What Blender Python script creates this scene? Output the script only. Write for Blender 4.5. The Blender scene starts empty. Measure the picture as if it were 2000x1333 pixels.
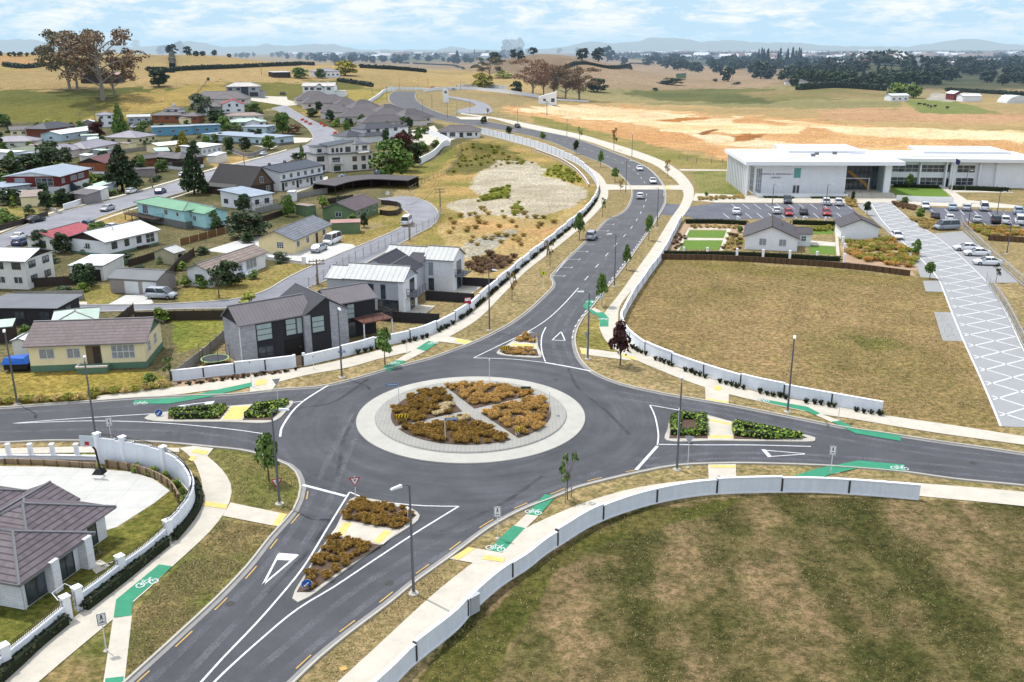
import bpy, math, random
import numpy as np
from mathutils import Vector, Matrix
from mathutils.geometry import tessellate_polygon
random.seed(7); rng = np.random.default_rng(7)
SC = bpy.context.scene; COL = SC.collection
PI = math.pi; R = math.radians
# ---------------------------------------------------------------- camera
CAMH, F, PITCH, ROLL = 36.0, 1810.0, R(17.45), R(-0.18)
CM = Matrix.Rotation(PI/2 - PITCH, 3, 'X') @ Matrix.Rotation(ROLL, 3, 'Z')
CMi = CM.transposed()
cam = bpy.data.cameras.new('camera'); camo = bpy.data.objects.new('camera', cam); COL.objects.link(camo)
camo.matrix_world = Matrix.Translation((0, 0, CAMH)) @ CM.to_4x4()
cam.sensor_width = 36.0; cam.lens = 36.0*F/2000.0; cam.clip_end = 60000; cam.clip_start = .5
SC.camera = camo
# ---------------------------------------------------------------- terrain height (metres), flat near the junction
def sm(a, b, x):
    t = np.clip((x-a)/(b-a), 0, 1); return t*t*(3-2*t)
RY = np.array([0, 425, 450, 480, 520, 600, 700, 850, 1000, 1150, 1500, 2300, 99999.])
RZ = np.array([0, 0, 2, 6.0, 11.0, 18, 25.5, 33.6, 32, 24, 8, 0, 0.])
def H(x, y):
    x = np.asarray(x, float); y = np.asarray(y, float)
    u = x/np.maximum(y, 1)
    A = 1 - .36*sm(-.36, -.16, u) - .34*sm(-.16, -.02, u) - .30*sm(-.02, .10, u)
    h = A*np.interp(y, RY, RZ)
    e = ((u-.055)/.085)**2 + ((y-1080)/260)**2
    h = h + 27*np.exp(-e)*sm(620, 900, y)
    e = ((u-.30)/.10)**2 + ((y-900)/200)**2
    h = h + 5.0*np.exp(-e)*sm(500, 700, y)
    e = ((u-.385)/.05)**2 + ((y-1500)/260)**2
    h = h + 20*np.exp(-e)
    h = h + 3.6*np.exp(-((x+15)/13)**2-((y-346)/11)**2)
    h = h + sm(430, 600, y)*(np.sin(x*.021+1)*np.sin(y*.013)*1.2 + .6*np.sin(x*.05+y*.03))*sm(0, .3, A)
    return h
def Hs(x, y): return float(H(x, y))
_T = 20*np.power(1.006, np.arange(1150))
def ray(px, py):
    d = CM @ Vector(((px-1000)/F, -(py-666.5)/F, -1.0)); return d
def G(px, py, zr=0.0):
    """ground point (raised zr) seen at photo position px,py"""
    d = ray(px, py)
    if d.z < 0:
        t = (zr-CAMH)/d.z
        if d.y*t < 400: return Vector((d.x*t, d.y*t, zr))
    ys = _T; xs = d.x/d.y*ys; zs = CAMH + d.z/d.y*ys
    g = H(xs, ys) + zr
    k = np.nonzero(zs < g)[0]
    if len(k) == 0:
        y = 9000.; return Vector((d.x/d.y*y, y, zr))
    k = max(1, int(k[0])); a, b = ys[k-1], ys[k]
    for _ in range(14):
        m = (a+b)/2
        if CAMH+d.z/d.y*m < Hs(d.x/d.y*m, m)+zr: b = m
        else: a = m
    y = (a+b)/2; x = d.x/d.y*y
    return Vector((x, y, Hs(x, y)+zr))
def proj(p):
    q = CMi @ (Vector(p)-Vector((0, 0, CAMH))); return (1000+F*q.x/-q.z, 666.5-F*q.y/-q.z)
def ppm(p): # photo pixels per metre at a world point
    q = CMi @ (Vector(p)-Vector((0, 0, CAMH))); return F/-q.z
# ---------------------------------------------------------------- materials
def lin(c): c = c/255.; return c/12.92 if c <= .04045 else ((c+.055)/1.055)**2.4
GAIN = .86
def S(r, g, b, k=1.0): return (min(lin(r)*GAIN*k, .9), min(lin(g)*GAIN*k, .9), min(lin(b)*GAIN*k, .9), 1)
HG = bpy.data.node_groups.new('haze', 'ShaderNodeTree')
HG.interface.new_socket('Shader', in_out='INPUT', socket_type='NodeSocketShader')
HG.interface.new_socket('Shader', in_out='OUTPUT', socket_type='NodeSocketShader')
def _painted_haze():  # aerial haze painted as emission, mixed into every material by distance
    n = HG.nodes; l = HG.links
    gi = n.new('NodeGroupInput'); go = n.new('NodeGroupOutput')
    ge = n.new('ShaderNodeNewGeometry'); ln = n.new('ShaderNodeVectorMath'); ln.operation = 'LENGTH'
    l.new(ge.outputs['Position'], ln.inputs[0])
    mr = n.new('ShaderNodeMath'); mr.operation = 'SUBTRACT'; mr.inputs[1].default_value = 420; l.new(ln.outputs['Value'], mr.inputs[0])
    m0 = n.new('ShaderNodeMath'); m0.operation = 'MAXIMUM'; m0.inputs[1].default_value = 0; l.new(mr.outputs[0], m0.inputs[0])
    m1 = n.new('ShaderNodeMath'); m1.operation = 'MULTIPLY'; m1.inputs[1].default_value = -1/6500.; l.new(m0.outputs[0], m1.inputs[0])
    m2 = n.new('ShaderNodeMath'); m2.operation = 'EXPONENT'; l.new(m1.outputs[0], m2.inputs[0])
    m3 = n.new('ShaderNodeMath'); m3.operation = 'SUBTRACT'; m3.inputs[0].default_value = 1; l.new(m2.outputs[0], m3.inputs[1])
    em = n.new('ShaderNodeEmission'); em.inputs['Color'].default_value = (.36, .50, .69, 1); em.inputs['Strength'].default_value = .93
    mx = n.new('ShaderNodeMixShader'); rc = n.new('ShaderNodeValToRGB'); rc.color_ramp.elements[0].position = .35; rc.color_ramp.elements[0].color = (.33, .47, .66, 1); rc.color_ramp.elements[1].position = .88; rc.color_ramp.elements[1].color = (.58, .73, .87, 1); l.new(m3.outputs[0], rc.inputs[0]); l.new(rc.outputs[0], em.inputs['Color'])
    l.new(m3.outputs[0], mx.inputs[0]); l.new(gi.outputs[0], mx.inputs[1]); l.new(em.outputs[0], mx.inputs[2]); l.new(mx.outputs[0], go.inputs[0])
_painted_haze()
class NT:
    def __init__(s, name):
        s.m = bpy.data.materials.new(name); s.m.use_nodes = True; s.t = s.m.node_tree; s.t.nodes.clear(); s.n = s.t.nodes; s.l = s.t.links
        s.out = s.n.new('ShaderNodeOutputMaterial'); s.b = s.n.new('ShaderNodeBsdfPrincipled')
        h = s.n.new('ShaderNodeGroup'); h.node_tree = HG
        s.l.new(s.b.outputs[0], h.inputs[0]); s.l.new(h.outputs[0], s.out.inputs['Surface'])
    def pos(s, kind='Position'):
        if kind == 'Position': return s.n.new('ShaderNodeNewGeometry').outputs['Position']
        return s.n.new('ShaderNodeTexCoord').outputs[kind]
    def noise(s, scale, detail=3, rough=.55, vec=None, stretch=None):
        n = s.n.new('ShaderNodeTexNoise'); n.inputs['Scale'].default_value = scale; n.inputs['Detail'].default_value = detail; n.inputs['Roughness'].default_value = rough
        v = vec or s.pos()
        if stretch:
            mp = s.n.new('ShaderNodeMapping'); mp.inputs['Scale'].default_value = stretch[:3]
            if len(stretch) > 3: mp.inputs['Rotation'].default_value = (0, 0, stretch[3])
            s.l.new(v, mp.inputs['Vector']); v = mp.outputs[0]
        s.l.new(v, n.inputs['Vector']); return n.outputs['Fac']
    def ramp(s, fac, stops):
        r = s.n.new('ShaderNodeValToRGB'); e = r.color_ramp.elements
        while len(e) > 1: e.remove(e[-1])
        e[0].position = stops[0][0]; e[0].color = stops[0][1]
        for p, c in stops[1:]:
            x = e.new(p); x.color = c
        s.l.new(fac, r.inputs[0]); return r.outputs[0]
    def mix(s, fac, a, b, mode='MIX'):
        m = s.n.new('ShaderNodeMix'); m.data_type = 'RGBA'; m.blend_type = mode
        for i, v in ((0, fac), (6, a), (7, b)):
            if hasattr(v, 'links') or hasattr(v, 'is_linked'): s.l.new(v, m.inputs[i])
            else: m.inputs[i].default_value = v
        return m.outputs[2]
    def math(s, op, a, b=0.0, clamp=False):
        m = s.n.new('ShaderNodeMath'); m.operation = op; m.use_clamp = clamp
        for i, v in ((0, a), (1, b)):
            if hasattr(v, 'is_linked'): s.l.new(v, m.inputs[i])
            else: m.inputs[i].default_value = v
        return m.outputs[0]
    def mul(s, col, fac, lo, hi, c=.5, w=.25):
        """multiply colour by a value lo..hi driven by fac"""
        v = s.ramp(fac, [(c-w, (lo, lo, lo, 1)), (c+w, (hi, hi, hi, 1))]); return s.mix(1.0, col, v, 'MULTIPLY')
    def col(s, c):
        if hasattr(c, 'is_linked'): s.l.new(c, s.b.inputs['Base Color'])
        else: s.b.inputs['Base Color'].default_value = c
    def bump(s, h, strength=.4, dist=.05):
        b = s.n.new('ShaderNodeBump'); b.inputs['Strength'].default_value = strength; b.inputs['Distance'].default_value = dist
        s.l.new(h, b.inputs['Height']); s.l.new(b.outputs[0], s.b.inputs['Normal'])
    def done(s, rough=.85, metal=0, spec=.3):
        s.b.inputs['Roughness'].default_value = rough; s.b.inputs['Metallic'].default_value = metal; s.b.inputs['Specular IOR Level'].default_value = spec
        return s.m
_mc = {}
def M(name, c, rough=.8, var=.12, scale=1.2, metal=0, spec=.3, fine=None):
    """plain surface with weathering noise"""
    if name in _mc: return _mc[name]
    t = NT(name); base = t.n.new('ShaderNodeRGB'); base.outputs[0].default_value = c
    o = base.outputs[0]
    if var: o = t.mul(o, t.noise(scale, 4, .6, t.pos('Object')), 1-var, 1+var)
    if fine: o = t.mul(o, t.noise(fine, 2, .6, t.pos('Object')), .9, 1.08)
    t.col(o); _mc[name] = t.done(rough, metal, spec); return _mc[name]
def ROOF(name, c, kind='rib', step=.4, k=.72, rough=.6, metal=0.0):
    """roofing: ribs run up the slope, tile courses run across it"""
    if name in _mc: return _mc[name]
    t = NT(name); uv = t.n.new('ShaderNodeUVMap'); uv.uv_map = 'uv'
    sx = t.n.new('ShaderNodeSeparateXYZ'); t.l.new(uv.outputs[0], sx.inputs[0])
    a = sx.outputs[0] if kind == 'rib' else sx.outputs[1]
    f = t.math('FRACT', t.math('DIVIDE', a, step))
    line = t.math('LESS_THAN', f, .16 if kind != 'tile' else .22)
    base = t.n.new('ShaderNodeRGB'); base.outputs[0].default_value = c
    o = t.mul(base.outputs[0], t.noise(.35, 4, .6, t.pos('Object')), .86, 1.12)
    o = t.mul(o, t.noise(3.0, 3, .7, t.pos('Object')), .9, 1.1)
    d = t.mix(1.0, o, (k, k, k, 1), 'MULTIPLY'); o = t.mix(line, o, d)  # on tiles the dark line paints the shadow under each course
    if kind == 'tile':
        rn = t.n.new('ShaderNodeTexWhiteNoise'); rn.noise_dimensions = '2D'
        cv = t.n.new('ShaderNodeCombineXYZ'); t.l.new(t.math('FLOOR', t.math('DIVIDE', sx.outputs[0], .33)), cv.inputs[0]); t.l.new(t.math('FLOOR', t.math('DIVIDE', a, step)), cv.inputs[1])
        t.l.new(cv.outputs[0], rn.inputs['Vector']); o = t.mul(o, rn.outputs['Value'], .82, 1.18, .5, .5)
    t.col(o); t.bump(f, .5, .05); _mc[name] = t.done(rough, metal, .4); return _mc[name]
def LEAF(name, c1, c2, c3=None):
    """foliage: leaf clusters vary one by one and plant by plant"""
    if name in _mc: return _mc[name]
    t = NT(name); g = t.n.new('ShaderNodeNewGeometry'); o = t.ramp(g.outputs['Random Per Island'], [(0, c1), (.6, c2), (1, c3 or c2)])
    oi = t.n.new('ShaderNodeObjectInfo'); o = t.mul(o, oi.outputs['Random'], .75, 1.25, .5, .5)
    t.col(o); _mc[name] = t.done(.7, 0, .25); return _mc[name]
# ---------------------------------------------------------------- mesh builder
class MB:
    def __init__(s): s.v = []; s.f = []; s.m = []
    def face(s, pts, m=0):
        n = len(s.v); s.v.extend(tuple(p) for p in pts); s.f.append(tuple(range(n, n+len(pts)))); s.m.append(m)
    def mesh(s, vs, fs, m=0):
        n = len(s.v); s.v.extend(tuple(p) for p in vs)
        for f in fs: s.f.append(tuple(i+n for i in f)); s.m.append(m)
    def box(s, x0, x1, y0, y1, z0, z1, m=0):
        vs = [(x, y, z) for z in (z0, z1) for y in (y0, y1) for x in (x0, x1)]
        s.mesh(vs, [(0, 2, 3, 1), (4, 5, 7, 6), (0, 1, 5, 4), (2, 6, 7, 3), (0, 4, 6, 2), (1, 3, 7, 5)], m)
    def obox(s, c, d, L, W, z0, z1, m=0):
        """box centred at c(x,y), long axis d(angle)"""
        ca, sa = math.cos(d), math.sin(d); q = [(-L/2, -W/2), (L/2, -W/2), (L/2, W/2), (-L/2, W/2)]
        s.prism([(c[0]+a*ca-b*sa, c[1]+a*sa+b*ca) for a, b in q], z0, z1, m)
    def prism(s, poly, z0, z1, m=0, mt=None, bottom=True):
        n = len(poly); s.mesh([(p[0], p[1], z0) for p in poly]+[(p[0], p[1], z1) for p in poly], [(i, (i+1) % n, n+(i+1) % n, n+i) for i in range(n)], m)
        s.face([(p[0], p[1], z1) for p in poly], m if mt is None else mt)
        if bottom: s.face([(p[0], p[1], z0) for p in reversed(poly)], m)
    def frus(s, a, b, m=0):
        """solid between two rings of equal count, capped"""
        n = len(a); s.mesh(list(a)+list(b), [(i, (i+1) % n, n+(i+1) % n, n+i) for i in range(n)]+[tuple(range(n-1, -1, -1)), tuple(range(n, 2*n))], m)
    def tube(s, pts, r, n=6, m=0):
        pts = [Vector(p) for p in pts]; rs = r if isinstance(r, (list, tuple)) else [r]*len(pts); rings = []
        for i, p in enumerate(pts):
            d = (pts[min(i+1, len(pts)-1)]-pts[max(i-1, 0)])
            d = d.normalized() if d.length > 1e-9 else Vector((0, 0, 1))
            a = d.cross(Vector((0, 0, 1)) if abs(d.z) < .9 else Vector((1, 0, 0))).normalized(); b = d.cross(a)
            rings.append([p+(a*math.cos(2*PI*k/n)+b*math.sin(2*PI*k/n))*rs[i] for k in range(n)])
        vs = [q for rg in rings for q in rg]; fs = []
        for i in range(len(pts)-1):
            for k in range(n): fs.append((i*n+k, i*n+(k+1) % n, (i+1)*n+(k+1) % n, (i+1)*n+k))
        fs += [tuple(range(n-1, -1, -1)), tuple(range((len(pts)-1)*n, len(pts)*n))]; s.mesh(vs, fs, m)
    def cyl(s, x, y, z0, z1, r0, r1=None, n=12, m=0): s.tube([(x, y, z0), (x, y, z1)], [r0, r0 if r1 is None else r1], n, m)
    def disc(s, c, ax, r, th, n=16, m=0):
        c = Vector(c); ax = Vector(ax).normalized(); s.tube([c-ax*th/2, c+ax*th/2], r, n, m)
    def data(s, name, mats, smooth=False):
        me = bpy.data.meshes.new(name); me.from_pydata([tuple(v) for v in s.v], [], s.f)
        mats = mats if isinstance(mats, (list, tuple)) else [mats]
        for q in mats: me.materials.append(q)
        if len(mats) > 1: me.polygons.foreach_set('material_index', s.m)
        if smooth: me.polygons.foreach_set('use_smooth', [True]*len(s.f))
        if any(q.node_tree and any(x.type == 'UVMAP' for x in q.node_tree.nodes) for q in mats):
            uv = me.uv_layers.new(name='uv').data; me.calc_loop_triangles() if False else None
            for p in me.polygons:
                n = p.normal
                if n.z < 0: n = -n
                u = Vector((0, 0, 1)).cross(n)
                u = u.normalized() if u.length > .02 else Vector((1, 0, 0))
                w = n.cross(u)
                for li in p.loop_indices:
                    co = me.vertices[me.loops[li].vertex_index].co; uv[li].uv = (co.dot(u), co.dot(w))
        me.update(); return me
    def build(s, name, mats, parent=None, smooth=False, loc=None, rz=0):
        return put(name, s.data(name, mats, smooth), parent, loc, rz)
def put(name, me, parent=None, loc=None, rz=0, sc=None):
    o = bpy.data.objects.new(name, me); COL.objects.link(o)
    if parent: o.parent = parent
    if loc is not None: o.location = loc
    if rz: o.rotation_euler = (0, 0, rz)
    if sc: o.scale = (sc, sc, sc) if not isinstance(sc, tuple) else sc
    return o
def tag(o, label=None, cat=None, group=None, kind=None):
    if label: o['label'] = label
    if cat: o['category'] = cat
    if group: o['group'] = group
    if kind: o['kind'] = kind
    return o
def thing(name, label, cat, loc, rz=0, group=None):
    return tag(put(name, None, None, loc, rz), label, cat, group)
# ---------------------------------------------------------------- lines and sheets
def spline(P, step=1.5, closed=False):
    """smooth polyline through points, resampled"""
    P = [np.array(p[:2], float) for p in P]; out = []; n = len(P)
    rngi = range(n) if closed else range(n-1)
    for i in rngi:
        p1, p2 = P[i], P[(i+1) % n]
        p0 = P[i-1] if (closed or i > 0) else 2*p1-p2
        p3 = P[(i+2) % n] if (closed or i+2 < n) else 2*p2-p1
        k = max(1, int(np.linalg.norm(p2-p1)/step))
        a = max(np.linalg.norm(p1-p0), 1e-6)**.5; b = max(np.linalg.norm(p2-p1), 1e-6)**.5; c = max(np.linalg.norm(p3-p2), 1e-6)**.5
        m1 = (p2-p1) + b*((p1-p0)/a - (p2-p0)/(a+b)); m2 = (p2-p1) + b*((p3-p2)/c - (p3-p1)/(b+c))
        for j in range(k):
            t = j/k; out.append((2*t**3-3*t*t+1)*p1+(t**3-2*t*t+t)*m1+(-2*t**3+3*t*t)*p2+(t**3-t*t)*m2)
    if not closed: out.append(P[-1])
    return [tuple(q) for q in out]
def W(L): return [tuple(G(*p))[:2] for p in L]
def WS(L, step=1.5, closed=False): return spline(W(L), step, closed)
def resample(P, n):
    P = np.array(P); d = np.r_[0, np.cumsum(np.linalg.norm(np.diff(P, axis=0), axis=1))]; t = np.linspace(0, d[-1], n)
    return np.c_[np.interp(t, d, P[:, 0]), np.interp(t, d, P[:, 1])]
def plen(P): return float(np.linalg.norm(np.diff(np.array(P), axis=0), axis=1).sum())
def zoff(x, y, off): return Hs(x, y)*1.0 + off + (0 if y < 400 else (y-400)*.0011)
def drape(mb, tris, off, m=0):
    def need(a, b):
        my = (a[1]+b[1])/2
        return my > 380 and math.hypot(a[0]-b[0], a[1]-b[1]) > my*.012
    st = list(tris)
    while st:
        a, b, c = st.pop()
        ab, bc, ca = need(a, b), need(b, c), need(c, a)
        mid = lambda p, q: ((p[0]+q[0])/2, (p[1]+q[1])/2)
        if ab and bc and ca: x, y, z = mid(a, b), mid(b, c), mid(c, a); st += [(a, x, z), (x, b, y), (z, y, c), (x, y, z)]
        elif ab and bc: x, y = mid(a, b), mid(b, c); st += [(x, b, y), (a, x, y), (a, y, c)]
        elif bc and ca: y, z = mid(b, c), mid(c, a); st += [(y, c, z), (a, b, y), (a, y, z)]
        elif ca and ab: z, x = mid(c, a), mid(a, b); st += [(a, x, z), (x, b, c), (x, c, z)]
        elif ab: x = mid(a, b); st += [(a, x, c), (x, b, c)]
        elif bc: y = mid(b, c); st += [(a, b, y), (a, y, c)]
        elif ca: z = mid(c, a); st += [(a, b, z), (z, b, c)]
        else: mb.face([(p[0], p[1], zoff(p[0], p[1], off)) for p in (a, b, c)], m)
def polytris(P):
    P = [tuple(p[:2]) for p in P]; V = [Vector((p[0], p[1], 0)) for p in P]
    out = []
    for t in tessellate_polygon([V]):
        a, b, c = (P[i] for i in t)
        if (b[0]-a[0])*(c[1]-a[1])-(b[1]-a[1])*(c[0]-a[0]) < 0: b, c = c, b
        out.append((a, b, c))
    return out
def sheet(name, P, off, mat, kind='structure', parent=None, mb=None):
    own = mb is None; mb = mb or MB(); drape(mb, polytris(P), off)
    if own:
        o = mb.build(name, mat, parent)
        if kind: o['kind'] = kind
        return o
def strip(mb, A, B, off, m=0):
    tr = []
    for i in range(len(A)-1):
        a, b, c, d = tuple(A[i]), tuple(A[i+1]), tuple(B[i+1]), tuple(B[i])
        for t in ((a, b, c), (a, c, d)):
            if abs((t[1][0]-t[0][0])*(t[2][1]-t[0][1])-(t[1][1]-t[0][1])*(t[2][0]-t[0][0])) > 1e-5:
                x, y, z = t
                if (y[0]-x[0])*(z[1]-x[1])-(y[1]-x[1])*(z[0]-x[0]) < 0: y, z = z, y
                tr.append((x, y, z))
    drape(mb, tr, off, m)
def ribbon(name, EA, EB, off, mat, n=None, mb=None):
    A, B = WS(EA), WS(EB); n = n or max(8, int(max(plen(A), plen(B))/1.6)); own = mb is None; mb = mb or MB()
    strip(mb, resample(A, n), resample(B, n), off)
    if own: o = mb.build(name, mat); o['kind'] = 'structure'; return o
def offs(P, d, closed=False):
    """offset polyline to its left by d"""
    P = np.array(P); n = len(P); out = []
    for i in range(n):
        a = P[i-1] if (i > 0 or closed) else P[i]; b = P[(i+1) % n] if (i < n-1 or closed) else P[i]
        t = b-a; t = t/max(np.linalg.norm(t), 1e-9); out.append((P[i][0]-t[1]*d, P[i][1]+t[0]*d))
    return out
def sweep(mb, P, prof, closed=False, m=0, caps=True, zs=None):
    """sweep profile [(offset,z)...] (closed ring) along polyline"""
    rings = []; O = {o: offs(P, o, closed) for o in {q[0] for q in prof}}
    for i in range(len(P)):
        b = Hs(P[i][0], P[i][1]) if zs is None else zs[i]
        rings.append([(O[q[0]][i][0], O[q[0]][i][1], b+q[1]) for q in prof])
    k = len(prof); N = len(P); vs = [v for r_ in rings for v in r_]; fs = []
    for i in range(N if closed else N-1):
        j = (i+1) % N
        for a in range(k): b = (a+1) % k; fs.append((i*k+a, j*k+a, j*k+b, i*k+b))
    if caps and not closed: fs += [tuple(range(k)), tuple((N-1)*k+a for a in range(k-1, -1, -1))]
    mb.mesh(vs, fs, m)
def line(mb, P, w, off, m=0, dash=None):
    """painted line of width w along world polyline"""
    P = [tuple(p[:2]) for p in P]
    if dash is None:
        strip(mb, offs(P, w/2), offs(P, -w/2), off, m); return
    L = plen(P); n = int(L/.25)+2; Q = resample(P, n); on, gap, t = dash[0], dash[1], 0.
    while t+on < L:
        i, j = int(t/L*(n-1)), max(int(t/L*(n-1))+1, int((t+on)/L*(n-1))); strip(mb, offs(Q[i:j+1], w/2), offs(Q[i:j+1], -w/2), off, m); t += on+gap
# ================================================================ ground sheet
_tab = rng.random((256, 256))
def vnoise(x, y, s, seed=0):
    x = np.asarray(x)*s+seed*17.3; y = np.asarray(y)*s+seed*9.1
    xi = np.floor(x).astype(int); yi = np.floor(y).astype(int); fx = x-xi; fy = y-yi; fx = fx*fx*(3-2*fx); fy = fy*fy*(3-2*fy)
    g = lambda i, j: _tab[(xi+i) % 256, (yi+j) % 256]
    return (g(0, 0)*(1-fx)+g(1, 0)*fx)*(1-fy)+(g(0, 1)*(1-fx)+g(1, 1)*fx)*fy
def fbm(x, y, s, seed=0): return (vnoise(x, y, s, seed)+.5*vnoise(x, y, s*2.1, seed+1)+.25*vnoise(x, y, s*4.3, seed+2))/1.75
def inpoly(X, Y, P):
    ins = np.zeros(X.shape, bool); n = len(P)
    for i in range(n):
        x1, y1 = P[i]; x2, y2 = P[(i+1) % n]
        if y1 == y2: continue
        c = ((y1 > Y) != (y2 > Y)) & (X < (x2-x1)*(Y-y1)/(y2-y1)+x1); ins ^= c
    return ins
DRY = (172, 150, 108); DRY2 = (156, 140, 94); FIELD = (164, 137, 92); FIELD2 = (142, 124, 74); GRN = (110, 120, 52); GRN2 = (150, 138, 66)
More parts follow.
